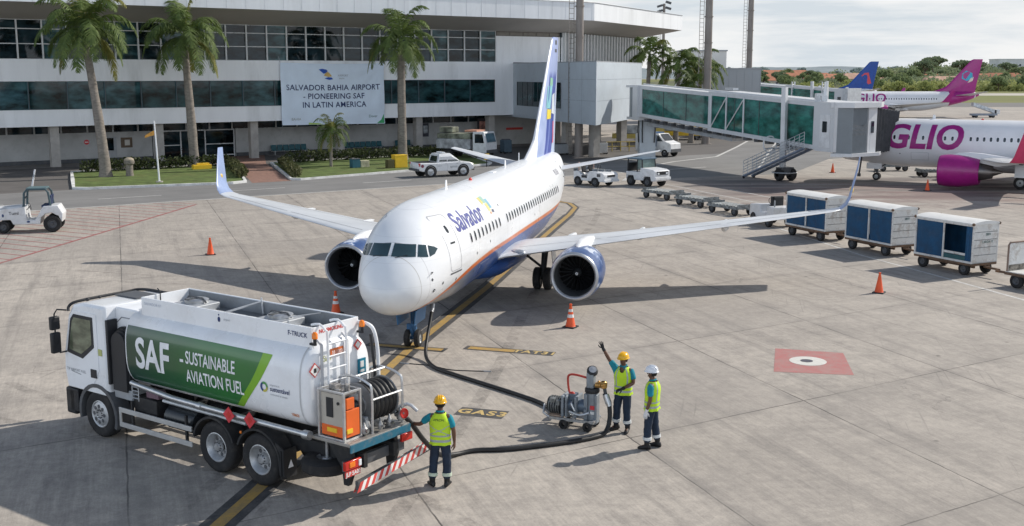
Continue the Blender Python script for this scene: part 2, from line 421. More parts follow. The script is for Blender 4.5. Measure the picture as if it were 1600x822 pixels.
# taxiway grass and runway far right, road behind
GR = M('runway_grass', (.145, .155, .04), .95, var=.3, scale=.02, dirt=(.25, .22, .08), dirtamt=.6, dscale=.03)
RUN = asphalt_mat('runway_asphalt', (.13, .125, .12), (.17, .16, .15))
sheet('runway', [[(40, 262), (900, 262), (900, 300), (40, 300)]], E4, RUN)
sheet('grass_field', [[(-200, 300), (1500, 300), (1500, 1400), (-200, 1400)]], E4, GR)
sheet('service_track', [[(60, 395), (900, 395), (900, 440), (60, 440)]], E4 * 2, M('pale_track', (.45, .42, .36), .9, scale=.05))
sheet('bridge_road_line', strip([(8.2, 82), (10.7, 93.5), (14.5, 100), (19.3, 106), (24, 120), (30, 139), (38, 170)], .3) + strip([(20.5, 93), (24, 106), (32, 135)], .2), E4 * 2, LINEW)
sheet('bridge_road', [[(9, 92), (14.5, 99.5), (19.3, 105.6), (24, 120), (30, 139), (38, 170), (60, 170), (40, 130), (30, 105), (22, 88), (12, 84)]], E4 * 1.5, ASPH)

# ---- apron markings
tx = [(-5.25, 18.0), (-4.83, 20.2), (-2.93, 31.3), (-.94, 40.5), (1.95, 55.8), (3.22, 62.2), (3.72, 65.4), (3.5, 67.6), (2.4, 69.3), (.6, 70.9)]
sheet('taxi_line_border', strip(tx[:6], .64) + strip(tx[5:], .5), E4, LINEK)
sheet('taxi_line', strip(tx, .25), E4 * 2, LINEY)
ux, uy = V((.955, -.297)), V((.297, .955))      # stand marks lie across the taxi line
def rect(o, a, b_, c, d): o = V(o); return [o + ux * a + uy * c, o + ux * b_ + uy * c, o + ux * b_ + uy * d, o + ux * a + uy * d]
sheet('nose_stop_bar_border', [rect((-3.0, 31.35), -1.3, 1.15, -.16, .26)], E4 * 3, LINEK)
sheet('nose_stop_bar', [rect((-3.0, 31.35), -1.2, 1.05, -.08, .17)], E4 * 4, LINEY)
o1 = V((-1.42, 31.2))
sheet('stand_bar_border', [rect(o1, 0, 2.66, 0, .46)], E4, LINEK)
sheet('stand_bar', [rect(o1, .12, 1.5, .08, .37)], E4 * 2, LINEY)
def ground_text(name, s, o, size, mat, z, bold=.03, sp=1.15, sq=1.):
    mb = MB()
    put_text(mb, s, size, lambda u, v: (*(V(o) + ux * u + uy * v * sq), z), bold=bold, space=sp)
    return struct(name, mb, mat, fix=False)
LETY = marking('stencil_yellow', (.58, .42, .16), .3, (.2, .17, .12))
ground_text('stand_number', 'TAT31', o1 + ux * 2.08 + uy * .23, .40, LETY, E4 * 2)
o2 = V((-1.36, 24.98))
sheet('fuel_pit_mark', [rect(o2, 0, 1.17, 0, .62)], E4, LINEK)
ground_text('fuel_pit_lettering', 'GAS3', o2 + ux * .60 + uy * .31, .46, LETY, E4 * 2)
# red square with white disc
q = [(6.93, 28.75), (8.95, 28.4), (9.35, 30.75), (7.56, 31.3)]
sheet('red_patch', [q], E4, REDSQ)
cx, cy = 8.12, 29.85
sheet('white_disc', [[(cx + .5 * cos(t * pi / 18), cy + .5 * sin(t * pi / 18)) for t in range(36)]], E4 * 2, WHITEM)
sheet('dark_disc', [[(cx - .03 + .17 * cos(t * pi / 18), cy + .02 + .17 * sin(t * pi / 18)) for t in range(36)]], E4 * 3, M('dark_centre_paint', (.08, .08, .10), .8))
# red hatched no-parking field on the left
r0, r1 = V((-21.6, 43.0)), V((-19.0, 66.9)); d1 = (r1 - r0).normalized()
sheet('red_boundary_line', strip([r0, r1], .16), E4 * 2, LINER)
hat = []
for i in range(22):
    e = r0 + d1 * (1.6 + i * 1.08)
    hd = V((-.88, .47)) if i % 1 == 0 else V((-1, .2))
    L = 12.
    # stop at the road edge
    for k in range(60):
        pnt = e + hd * (k * .2)
        if (pnt - FO).dot(FY) > -30.9: L = k * .2; break
    if L > .4: hat += strip([e, e + hd * L], .10)
sheet('red_hatching', hat, E4, LINER)
# faint tyre tracks: rubber film over the concrete
def track_mat():
    m, nt, b = _new('tyre_track_film'); p = _geo(nt)
    b.inputs['Base Color'].default_value = (.10, .093, .087, 1); b.inputs['Roughness'].default_value = .8
    n = _noise(nt, p, 1.1, 6, .7); n2 = _noise(nt, p, 8, 3, .7)
    a = _math(nt, 'MULTIPLY', _range(nt, n, .42, .70, 0, .36), _range(nt, n2, .3, .6, .3, 1))
    nt.links.new(a, b.inputs['Alpha']); return m
TRKM = track_mat()
def bez(*P, n=14):
    P = [V(q) for q in P]; o, _r = crom([q.to_3d() for q in P], [1] * len(P), n); return [(q.x, q.y) for q in o]
tk = []
def pair(P, gap, w_=.2):
    c = bez(*P); 
    for s_ in (-.5, .5):
        o = []
        for i, q in enumerate(c):
            d = (V(c[min(i + 1, len(c) - 1)]) - V(c[max(i - 1, 0)])).normalized(); o.append(tuple(V(q) + V((-d.y, d.x)) * gap * s_))
        tk.extend(strip(o, w_))
pair([(-4.2, 18.2), (-2.5, 28), (-.8, 42), (2.2, 58), (3.2, 66)], 3.9, .34); pair([(-4.9, 18.4), (-2.95, 31), (-1, 41), (1.9, 56)], .5, .16)
pair([(-16, 30), (-12.5, 26.2), (-8.4, 23.9), (-3.6, 20.6), (-1, 17.5)], 1.75, .26)
pair([(-19, 44), (-12, 42), (-7, 45), (-7.5, 55), (-13, 66)], 1.5, .18)
pair([(22, 47), (15, 62), (11, 76), (8, 90)], 1.7, .24)
sheet('tyre_tracks', tk, .0022, TRKM)
# white service lines beside the baggage carts
sheet('service_line', strip([(13.0, 59.6), (15.2, 47.8), (16.4, 43.6), (17.9, 38.0), (19.0, 33.0)], .15) + strip([(10.6, 80.3), (15.1, 67.5), (19, 57)], .12) + strip([(14.78, 75.84), (16.8, 69.6), (19.5, 61.5)], .12) + strip([(17, 79.5), (30, 79.2)], .12) + strip([(12, 73), (9.5, 79)], .1), E4, LINEW)

# ================================================================== terminal
TW = M('terminal_white_render', (.83, .84, .85), .7, var=.05, scale=.5, dirt=(.36, .36, .35), dirtamt=.35, dscale=.3, stretch=(1.6, 1.6, .3))
FASC = M('terminal_fascia_panels', (.76, .78, .80), .6, var=.05, scale=.4, dirt=(.46, .47, .47), dirtamt=.3, dscale=.3, stretch=(2.5, 2.5, .25))
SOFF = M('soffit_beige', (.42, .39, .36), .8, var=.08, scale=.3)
COLM = M('column_concrete', (.40, .375, .345), .8, var=.15, scale=1.5, dirt=(.2, .19, .17), dirtamt=.4)
GLT = glass('terminal_tinted_glass', (.012, .024, .031), .04, .85, .45, spec=.35, lo=.40, hi=.66)  # terminal glasses: blotches of colour stand in for reflections and interior tones
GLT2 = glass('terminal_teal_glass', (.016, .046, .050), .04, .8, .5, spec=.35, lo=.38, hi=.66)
GLT3 = glass('terminal_pale_glass', (.035, .080, .088), .05, .7, .5, spec=.3, lo=.4, hi=.64)
TEALF = M('teal_window_frame', (.045, .10, .12), .5)
FRAME = M('white_window_frame', (.60, .61, .61), .5, var=.08)
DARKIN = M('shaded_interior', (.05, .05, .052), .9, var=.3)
WALLG = M('ground_floor_wall', (.46, .46, .45), .8, var=.1, scale=.6, dirt=(.25, .24, .23), dirtamt=.4)
PANEL = M('metal_wall_panel', (.47, .52, .565), .5, var=.05, scale=.4, dirt=(.32, .34, .36), dirtamt=.3)
T_ = thing('terminal_building', 'long white airport terminal with two rows of windows and a deep flat roof', 'building', (FO.x, FO.y, 0), FA)
X0, X1 = -14., 44.25
def tb(name, boxes, mat, par=None, bev=0):
    mb = MB()
    for (a, b_, c, d, e, f) in boxes: mb.box(((a + b_) / 2, (c + d) / 2, (e + f) / 2), (b_ - a, d - c, f - e))
    return mb.build(name, mat, par or T_, 0, bev)
tb('lower_wall_band', [(X0, 46.4, 0, .5, 3.42, 4.78)], TW)
tb('middle_wall_band', [(X0, 46.4, 0, .5, 7.12, 8.9)], TW)
tb('end_wall_panel', [(X1, 53.0, .02, .5, 8.9, 11.6)], TW)
tb('upper_vent_strip', [(X1, 53, .25, .5, 11.6, 12.1)], M('vent_louvre', (.16, .14, .12), .7))
for k in range(5): tb('vent_louvre', [(X1 + .2 + k * 1.72, X1 + 1.75 + k * 1.72, .2, .25, 11.68, 12.0)], M('vent_panel', (.22, .20, .17), .6))
tb('end_wall_pier', [(X1 - .12, 46.4, .01, .48, 4.78, 7.12)], TW)
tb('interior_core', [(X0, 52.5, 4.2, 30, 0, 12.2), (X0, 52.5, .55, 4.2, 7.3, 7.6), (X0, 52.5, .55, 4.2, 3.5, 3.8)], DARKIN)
tb('ground_floor_wall', [(X0, 9.3, 4, 4.19, 0, 2.62), (17.2, 46.0, 4, 4.19, 0, 2.62), (46.0, 52.4, 4, 4.19, 0, 3.4)], WALLG)
tb('ground_floor_skirting', [(X0, 9.3, 3.9, 4, 0, .35), (17.2, 46.0, 3.9, 4, 0, .35)], DGREY)
tb('red_wall_sign', [(48.2, 50.4, 3.9, 3.98, 1.6, 1.85)], RED)
tb('clerestory_window', [(X0, 46.0, 4.02, 4.19, 2.62, 3.42)], GLT)
for k in range(28): tb('clerestory_mullion', [(X0 + k * 2.2, X0 + k * 2.2 + .14, 3.95, 4.02, 2.62, 3.42)], WALLG)
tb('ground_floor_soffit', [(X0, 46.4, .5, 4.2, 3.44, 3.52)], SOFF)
# roof: polygon with deep overhang, fascia and sloping soffit
roof = [(-20, -4.8), (53.4, -4.8), (79.6, 9.9), (74, 30), (-20, 30)]
inn = [(-20, 0), (52.6, 0), (74.5, 12.6), (71, 30), (-20, 30)]
mb = MB(); mb.prism(roof, 13.2, 15.05); f = mb.build('roof_fascia', FASC, T_, 0)
mb = MB()
for i in range(3):
    a, b_ = roof[i], roof[i + 1]; c, d = inn[i], inn[i + 1]
    mb.quad((a[0], a[1], 13.19), (b_[0], b_[1], 13.19), (d[0], d[1], 12.1), (c[0], c[1], 12.1))
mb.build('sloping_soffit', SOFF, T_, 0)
mb = MB(); jn = []
for k in range(40):
    mb.box((-14 + k * 1.72, -4.805, 14.1), (.018, .012, 1.8))
mb.build('fascia_seams', M('seam_grey', (.50, .51, .52), .7), T_, 0)
mb = MB(); mb.tube([(-20, -4.83, 15.05), (53.4, -4.83, 15.05), (79.6, 9.87, 15.05)], .05, 6); mb.build('roof_edge_trim', GREY, T_)
mb = MB(); mb.box((46, 14, 16.4), (9, 9, 2.9)); mb.build('rooftop_plant_room', M('rooftop_plant', (.55, .5, .44), .8), T_, 0)
# window rows: every opening its own part, its glass a sub-part
def window(x, wd, z0, z1, glas, rails=(), y=.12, fm=None):
    mb = MB(); t = .05
    mb.box((x, y, z0 + t / 2), (wd, .10, t)); mb.box((x, y, z1 - t / 2), (wd, .10, t))
    mb.box((x - wd / 2 + t / 2, y, (z0 + z1) / 2), (t, .099, z1 - z0 - 2 * t)); mb.box((x + wd / 2 - t / 2, y, (z0 + z1) / 2), (t, .099, z1 - z0 - 2 * t))
    for r in rails: mb.box((x, y + .002, r), (wd - 2 * t, .08, .07))
    o = mb.build('window', fm or FRAME, T_, 0)
    g = MB(); g.quad((x - wd / 2 + t, y + .05, z0 + t), (x + wd / 2 - t, y + .05, z0 + t), (x + wd / 2 - t, y + .05, z1 - t), (x - wd / 2 + t, y + .05, z1 - t))
    g.build('pane', glas, o, 0)
rnd = random.Random(3)
n2 = 30; wd = (X1 - X0) / n2
for k in range(n2): window(X0 + wd * (k + .5), wd - .004, 8.9, 12.1, GLT if rnd.random() < .8 else GLT3, (10.15, 11.35))
for k in range(1, n2): tb('mullion_post', [(X0 + wd * k - .06, X0 + wd * k + .06, .0, .06, 8.9, 12.1)], FRAME)
n1 = 19; wd1 = (44.1 - X0) / n1
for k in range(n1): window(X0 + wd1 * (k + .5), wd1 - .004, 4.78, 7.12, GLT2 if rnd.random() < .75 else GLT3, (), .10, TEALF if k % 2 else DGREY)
tb('window_sill', [(X0, 44.1, -.06, 0, 4.72, 4.80)], TW)
for k in range(8): tb('column', [(-8.6 + k * 8.77 - .36, -8.6 + k * 8.77 + .36, .55, 1.25, 0, 3.42)], COLM)
# interior hints just behind the glass
tb('interior_blind', [(-9, -5.5, .5, .52, 9.6, 11.2), (2, 4.5, .5, .52, 9.3, 10.6), (20.5, 22.5, .5, .52, 9.9, 10.9)], M('pale_blind', (.30, .42, .43), .6))
# glazed entrance
ent = tb('entrance_doors', [(9.4, 17.1, 4.05, 4.15, 2.5, 2.6), (9.4, 9.5, 4.05, 4.15, 0, 3.4), (11.9, 12.0, 4.05, 4.15, 0, 2.5), (14.2, 14.3, 4.05, 4.15, 0, 2.5), (17.0, 17.1, 4.05, 4.15, 0, 3.4), (14.3, 17, 4.05, 4.15, 1.2, 1.28), (9.5, 11.9, 4.05, 4.15, 1.2, 1.28), (14.3, 17, 4.05, 4.15, .15, .25)], FRAME)
g = MB(); g.quad((9.5, 4.12, 0), (17, 4.12, 0), (17, 4.12, 3.4), (9.5, 4.12, 3.4)); g.build('door_glass', GLT, ent, 0)
sd_ = tb('service_door', [(4.9, 6.1, 3.93, 4.0, 0, 2.2)], M('door_grey', (.36, .37, .38), .6))
g = MB(); g.box((5.45, 3.92, 1.55), (.8, .02, 1.1)); g.build('door_window', GLT, sd_, 0)
nb = tb('notice_board', [(6.5, 7.5, 3.93, 4.0, 1.2, 2.1)], M('notice_board_brown', (.13, .09, .06), .6))
g = MB(); g.box((7.05, 3.92, 1.65), (.45, .02, .5)); g.build('notice', M('poster_paper', (.55, .52, .47), .7), nb, 0)
g = MB(); g.lathe((3.55, 3.98, 1.8), (0, -1, 0), [(0, .22), (.03, .22), (.03, 0)], 20); o = g.build('round_sign', REDFLAG, T_)
g = MB(); g.box((3.55, 3.945, 1.8), (.3, .01, .07)); g.build('sign_bar', WHITE, o, 0)
p_ = tb('framed_poster', [(37.5, 38.3, 3.93, 4, 1.2, 2.6)], M('poster_dark', (.06, .06, .08), .5))
g = MB(); g.box((37.9, 3.92, 1.95), (.5, .02, .8)); g.build('poster_print', M('poster_pale', (.35, .38, .40), .6, var=.6, scale=3), p_, 0)
p_ = tb('advert_panel', [(43.6, 45.0, 2.6, 2.7, .9, 3.0)], M('advert_dark', (.045, .04, .045), .5))
g = MB(); g.box((44.3, 2.59, 2.1), (1.0, .02, 1.2)); g.build('advert_print', M('advert_print', (.42, .2, .16), .5, var=.9, scale=2.5), p_, 0)
# fin-shaded gallery of the angled end
a, b_ = V((52.6, 0)), V((75, 12.9)); dd = (b_ - a).normalized(); nn = V((dd.y, -dd.x)); Lg = (b_ - a).length
ang = atan2(dd.y, dd.x)
mb = MB(); c = (a + b_) / 2; mb.box((c.x, c.y, 10.5), (Lg, .1, 3.2), rz=ang); mb.build('gallery_glass', GLT, T_, 0)
for k in range(27):
    q = a + dd * (Lg * (k + .5) / 27) + nn * .25
    mb = MB(); mb.box((q.x, q.y, 10.55), (.42, .34, 3.1), rz=ang); mb.build('sun_fin', FRAME, T_, 0)
mb = MB(); c = (a + b_) / 2 + nn * .1; mb.box((c.x, c.y, 6.2), (Lg, .5, 5.4), rz=ang); mb.build('gallery_wall', TW, T_, 0)
mb = MB(); q = a + dd * 12 - nn * .1; mb.box((q.x - nn.x * .2, q.y - nn.y * .2, 9.3), (4, .5, .9), rz=ang); mb.build('gallery_counter', DGREY, T_, 0)
mb = MB(); q = a + dd * 22 + nn * .38; mb.box((q.x, q.y, 6.7), (2.6, .05, .8), rz=ang); mb.build('gallery_slot_window', GLT, T_, 0)
# projecting connector block that feeds the boarding bridge (world coordinates -> local)
def toF(x, y):
    d = V((x, y)) - FO; return (d.dot(FX), d.dot(FY))
A_, B_, C_ = toF(.13, 119.9), toF(7.43, 100.), toF(13.6, 119.)
blk = [A_, B_, C_, (63, 16), (48, 12)]
mb = MB(); mb.prism(blk, 3.2, 8.75); mb.build('connector_block', PANEL, T_, 0)
mb = MB(); mb.prism([(p[0] + (0 if i > 2 else 0), p[1]) for i, p in enumerate(blk)], 8.752, 8.84); mb.build('connector_parapet', GREY, T_, 0)
def on_face(P, Q, t0, t1, z0, z1, off):
    P, Q = V(P), V(Q); d = (Q - P); n = V((d.y, -d.x)).normalized()
    if n.dot(V((0, -1))) < 0 and n.dot(V((-1, 0))) < 0: n = -n
    a = P + d * t0 + n * off; b_ = P + d * t1 + n * off
    return [(a.x, a.y, z0), (b_.x, b_.y, z0), (b_.x, b_.y, z1), (a.x, a.y, z1)], n
pts, n_ = on_face(A_, B_, .06, .62, 4.45, 6.9, .03)
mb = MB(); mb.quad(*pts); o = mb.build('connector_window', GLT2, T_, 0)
mb = MB()
for k in range(9):
    t = .06 + .56 * k / 8; pts, _n = on_face(A_, B_, t - .003, t + .003, 4.45, 6.9, .05); mb.quad(*pts)
mb.build('window_mullions', DGREY, o, 0)
mb = MB()
for z_ in (5.3, 7.2):
    for P, Q in ((A_, B_), (B_, C_)):
        pts, _n = on_face(P, Q, .65 if P == A_ else 0.02, .99, z_, z_ + .04, .012); mb.quad(*pts)
for t in (.7, .85): pts, _n = on_face(A_, B_, t, t + .003, 3.2, 8.7, .012); mb.quad(*pts)
mb.build('panel_joints', M('panel_joint_grey', (.33, .37, .41), .6), T_, 0)  # flat grey strips mark the panel joints
for (x, y) in ((5.34, 110.1), (7.75, 106), (3.2, 117), (11.3, 116), (8.8, 118)):
    q = toF(x, y); mb = MB(); mb.box((q[0], q[1], 1.6), (.75, .75, 3.2)); mb.build('connector_column', COLM, T_, 0)

# ---- things along the facade
bn = thing('banner', 'wide pale fabric banner with airport fuel slogan hung on the terminal front', 'banner', (*F(25.5, -.12), 2.9), FA)
mb = MB(); NX, NZ = 40, 24; bw, bh = 10.75, 5.85
def bfn(u, v):
    # hung cloth: folds fan out from the tied corners
    x, z_ = u * bw, v * bh; w_ = 0
    for cx_, cz_, s_ in ((-.5, 1, 1), (.5, 1, -1)):
        dx, dz = (u - cx_) * bw * s_, (cz_ - v) * bh
        r = sqrt(dx * dx + dz * dz); a_ = atan2(dz, dx)
        w_ += .10 * sin(a_ * 17) * math.exp(-r / 3.2) * min(1, r)
    w_ += .09 * sin(math.hypot(u * 5.2, (v - .9) * 4.4) * 3.4) * (1 - v) * .8
    sag = -.10 * (1 - (2 * u) ** 2) * (v)
    return V((x, -.16 + w_, z_ + sag + (.1 * (.5 - u) if v < .01 else 0)))
for j in range(NZ + 1):
    for i in range(NX + 1): mb.v.append(tuple(bfn(i / NX - .5, j / NZ)))
for j in range(NZ):
    for i in range(NX):
        k = j * (NX + 1) + i; mb.f.append((k, k + 1, k + NX + 2, k + NX + 1)); mb.m.append(0)
BANN = M('banner_fabric', (.70, .79, .90), .75, var=.04, scale=1)
mb.build('fabric', BANN, bn, 80)
NAVY = M('banner_navy_print', (.018, .035, .12), .7)
def bt(s, x, z_, size, mat, nm, **k):
    m_ = MB(); put_text(m_, s, size, lambda u, v: bfn((x + u) / bw, (z_ + v) / bh) + V((0, -.02, 0)), cuts=1, **k); return m_.build(nm, mat, bn, 0, fix=False)
bt('SALVADOR BAHIA AIRPORT', 0, 3.56, .74, NAVY, 'slogan_line', bold=.014, space=1.06)
bt('- PIONEERING SAF', 0, 2.74, .74, NAVY, 'slogan_line', bold=.014, space=1.06)
bt('IN LATIN AMERICA', 0, 1.93, .74, NAVY, 'slogan_line', bold=.014, space=1.06)
bt('AIRPORT', .95, 4.72, .27, GREY, 'logo_lettering'); bt('BAHIA', .8, 4.45, .2, GREY, 'logo_lettering')
bt('BAHIA', -3.95, .62, .34, M('pale_khaki_print', (.36, .37, .33), .7), 'sponsor_lettering'); bt('Dever', 4.1, .75, .36, M('grey_green_print', (.2, .3, .3), .7), 'sponsor_lettering', bold=.01)
def bpoly(nm, pts, mat):
    m_ = MB(); ps = [bfn(x / bw, z_ / bh) + V((0, -.025, 0)) for x, z_ in pts]; m_.add(ps, [tuple(range(len(ps)))]); return m_.build(nm, mat, bn, 0, fix=False)
bpoly('logo_wing', [(-1.55, 5.3), (-1.2, 5.38), (-.75, 5.3), (-.62, 5.15), (-.8, 4.98), (-1.05, 4.9)], M('logo_blue', (.02, .09, .42), .6))
bpoly('logo_wing', [(-1.05, 4.72), (-.75, 5.12), (-.5, 5.02), (-.2, 4.66), (-.6, 4.6)], M('logo_ochre', (.60, .40, .13), .6))
bpoly('logo_wing', [(-1.0, 4.45), (-.6, 4.58), (-.25, 4.55), (-.1, 4.38), (-.5, 4.32)], M('logo_blue', (.02, .09, .42), .6))
bpoly('corner_swoosh', [(4.5, .06), (5.3, .06), (5.3, .95), (5.0, .4)], M('banner_green', (.05, .33, .12), .6))
bpoly('corner_swoosh', [(-2.7, .02), (-1.2, .02), (-1.7, .22), (-2.7, .28)], M('banner_lime', (.42, .60, .16), .6))
mb = MB()
for x in (-5.35, 5.35): mb.tube([(x, -.05, 5.85), (x * 1.02, .06, 6.4)], .02, 5)
mb.tube([(-5.3, -.05, .05), (-5.6, .1, -.9)], .015, 5); mb.build('tie_ropes', GREY, bn)

def bench(x, n, label):
    t = thing('waiting_bench', label, 'bench', (*F(x, 3.2), 0), FA, 'waiting benches outside the terminal')
    TEAL = M('teal_bench_seat', (.02, .10, .12), .5)
    for k in range(n):
        mb = MB(); mb.box((k * .62 - n * .31, 0, .45), (.54, .5, .06)); mb.box((k * .62 - n * .31, .24, .72), (.54, .06, .5), rx=-.15); mb.build('seat', TEAL, t, 0, .015)
    mb = MB(); mb.box((-.31, .05, .38), (n * .62, .07, .07))
    for k in (0, n - 1): mb.box((k * .62 - n * .31, .02, .19), (.06, .4, .38))
    mb.build('frame', STEEL, t, 0)
bench(22.6, 6, 'teal waiting bench under the banner, left of the small palm')
bench(30.6, 7, 'teal waiting bench right of the small palm behind the hedge')
bench(35.2, 3, 'short teal waiting bench beside the tall palm trunk on the right lawn')

# ---- lawns with kerbs
LW = [(-2.2, -14), (-3.2, -19.0), (-2.5, -19.6), (7.2, -21.3), (8.4, -20.6), (13.0, -6.6), (12.2, -6.0), (-.2, -6.4)]
LW = [(-2.0, -13.5), (-3.3, -19.3), (-2.6, -19.95), (7.0, -21.9), (8.2, -21.4), (13.1, -6.6), (12.4, -5.9), (-.3, -6.2)]
RW = [(16.3, -6.3), (11.6, -21.4), (12.2, -22.0), (22.4, -20.1), (31, -18.5), (32, -17.5), (36, -7), (35, -6)]
def lawn(poly):
    sheet('lawn', [[F(*p) for p in poly]], .10, GRASS)
    mb = MB(); c = V((sum(p[0] for p in poly) / len(poly), sum(p[1] for p in poly) / len(poly)))
    n = len(poly); ou = []; inr = []
    for p in poly:
        d = (V(p) - c); ou.append(F(*(V(p) + d.normalized() * .05))); inr.append(F(*(V(p) - d.normalized() * .22)))
    for i in range(n):
        j = (i + 1) % n
        a, b_, c1, d1_ = ou[i], ou[j], inr[j], inr[i]
        mb.quad((*a, 0), (*b_, 0), (*b_, .16), (*a, .16)); mb.quad((*a, .16), (*b_, .16), (*c1, .16), (*d1_, .16)); mb.quad((*d1_, .16), (*c1, .16), (*c1, .09), (*d1_, .09))
    struct('kerb', mb, KERB, fix=False)
lawn(LW); lawn(RW)
sheet('brick_path', [[F(8.4, -22), F(11.4, -22), F(16.1, -5.9), F(20, 4), F(9.5, 4), F(13.3, -5.9)]], E4 * 2.5, BRICK)
sheet('terminal_footway', [[F(-60, 0), F(9.5, 0), F(9.5, 4), F(-60, 4)], [F(20, 0), F(60, 0), F(60, 4), F(20, 4)]], .012, M('footway_tiles', (.22, .205, .19), .85, var=.2, scale=1))
# ================================================================== vegetation
def leafmat(name, lo, hi, rough=.7):
    m, nt, b = _new(name); p = _obj(nt)
    n = _noise(nt, p, 1.2, 3); n2 = _noise(nt, p, 7, 2)
    col = _mix(nt, _range(nt, n, .3, .7), lo, hi); col = _mix(nt, _range(nt, n2, .5, .7, 0, .5), col, tuple(c * 1.5 for c in hi))
    nt.links.new(col, b.inputs['Base Color']); b.inputs['Roughness'].default_value = rough
    b.inputs['Specular IOR Level'].default_value = .35
    tr = nt.nodes.new('ShaderNodeBsdfTranslucent'); nt.links.new(col, tr.inputs[0])
    mx = nt.nodes.new('ShaderNodeMixShader'); mx.inputs[0].default_value = .3
    nt.links.new(b.outputs[0], mx.inputs[1]); nt.links.new(tr.outputs[0], mx.inputs[2])
    nt.links.new(mx.outputs[0], nt.nodes['Material Output'].inputs[0])
    return m
PALM = leafmat('palm_frond', (.05, .088, .022), (.14, .19, .05))
PALMY = leafmat('palm_frond_yellow', (.13, .15, .03), (.22, .21, .05))
TRUNK = M('palm_trunk_bark', (.22, .195, .17), .9, var=.3, scale=3, dirt=(.10, .085, .07), dirtamt=.6, stretch=(1, 1, 2.5), bump=.6, bscale=12)
CSHAFT = M('palm_crownshaft', (.10, .14, .035), .5, var=.3)
def frond(mb, base, az, el, L, droop, rng, mi=0, dens=52, wl=.70, lw=1.):
    p = V(base); d = V((cos(az) * cos(el), sin(az) * cos(el), sin(el))); pts = [p.copy()]; n = 12; st = L / n
    side = V((-sin(az), cos(az), 0))
    for i in range(n):
        d = d + V((0, 0, -droop * (i + 1) / n * .32)); d.normalize(); p = p + d * st; pts.append(p.copy())
    for i in range(n):
        t = i / n; w_ = .045 * (1 - t) + .012; sd_ = side * w_
        mb.quad(pts[i] - sd_, pts[i] + sd_, pts[i + 1] + sd_ * .9, pts[i + 1] - sd_ * .9, mi)
    for k in range(dens):
        t = .12 + .88 * (k + rng.random() * .6) / dens; f = t * n; i = min(int(f), n - 1)
        q = pts[i].lerp(pts[i + 1], f - i); dr = (pts[i + 1] - pts[i]).normalized()
        ll = wl * L * .36 * (sin(pi * min(1, t * .93 + .07)) ** .6) * (.8 + .4 * rng.random())
        for s in (-1, 1):
            o = (side * s * (.75 + .2 * rng.random()) + dr * (.45 + .25 * rng.random()) + V((0, 0, -.02 - .6 * rng.random()))).normalized()
            mid = q + o * ll * .5; o2 = (o + V((0, 0, -.45 - .4 * rng.random()))).normalized(); end = mid + o2 * ll * .5
            wv = dr * (.044 + .028 * rng.random()) * (L / 3.2) * lw
            k0 = len(mb.v); mb.v += [tuple(q - wv * .5), tuple(q + wv * .5), tuple(mid + wv * .6), tuple(mid - wv * .6), tuple(end)]
            mb.f += [(k0, k0 + 1, k0 + 2, k0 + 3), (k0 + 3, k0 + 2, k0 + 4)]; mb.m += [mi, mi]
def palm(label, base, top, r0, r1, L, nf, seed, group=None, shaft=1.3, dens=52, lw=1.):
    rng = random.Random(seed)
    t = thing('palm_tree', label, 'palm tree', (base[0], base[1], 0), 0, group)
    tp = V(top) - V((base[0], base[1], 0)); h = tp.z - shaft
    mb = MB(); pts = []; rad = []
    for i in range(15):
        s = i / 14; bend = s + .12 * sin(pi * s) * 0
        pts.append((tp.x * (s ** 1.35), tp.y * s, h * s)); rad.append((r0 + (r1 - r0) * min(1, s * 1.15)) * (1 + .05 * rng.uniform(-1, 1)) * (1.35 if i == 0 else 1))
    mb.tube(pts, rad, 14); mb.build('trunk', TRUNK, t)
    if shaft > .2:
        mb = MB(); mb.tube([pts[-1], tp - V((0, 0, shaft * .5)), tp - V((0, 0, .05))], [r1 * .95, r1 * .85, r1 * .45], 12); mb.build('crownshaft', CSHAFT, t)
    mb = MB()
    for k in range(nf):
        az = k * 2.39996 + rng.uniform(-.25, .25); u = (k + .5) / nf
        el = radians(78 - 92 * u + rng.uniform(-9, 9))
        frond(mb, tp + V((cos(az), sin(az), 0)) * .06 - V((0, 0, .2 * u)), az, el, L * (1.05 - .12 * abs(u - .5) + rng.uniform(-.1, .1)), 1.25 + .5 * u + rng.uniform(-.2, .3), rng, 1 if (u > .86 and rng.random() < .75) or (u < .1 and rng.random() < .5) else 0, dens, lw=lw)
    mb.build('crown', [PALM, PALMY], t, 0, fix=False)
    return t
palm('tall palm with leaning grey trunk on the left lawn, nearest the tug', (-30.6, 84.3), (-31.7, 84.8, 11.1), .42, .27, 4.4, 26, 1, 'royal palms before the terminal')
palm('straight tall palm on the left lawn in front of the glazed entrance', (-26.4, 93.2), (-26.8, 93.3, 10.9), .42, .29, 4.5, 22, 2, 'royal palms before the terminal')
palm('tall palm on the right lawn beside the white banner', (-9.9, 101.5), (-9.9, 101.5, 10.7), .44, .33, 4.3, 20, 3, 'royal palms before the terminal')
palm('low young palm growing on the lawn just under the banner', (-15.1, 93.5), (-15.0, 93.4, 3.1), .13, .10, 2.0, 26, 4, None, .15, 30)
for i, (lb, b_, tpz, L) in enumerate((
    ('leftmost palm of the clump behind the glazed boarding bridge', (15.6, 131), 9.9, 3.8),
    ('middle palm of the clump behind the glazed boarding bridge', (18.9, 130), 9.0, 4.0),
    ('rightmost drooping palm of the clump behind the glazed boarding bridge', (21.9, 133), 8.3, 4.2),
    ('short dense palm low in the clump behind the glazed boarding bridge', (20.2, 127), 6.6, 3.2))):
    palm(lb, b_, (b_[0] + .2, b_[1], tpz), .3, .22, L, 15, 20 + i, 'palms behind the boarding bridge', .8, 40, 1.5)

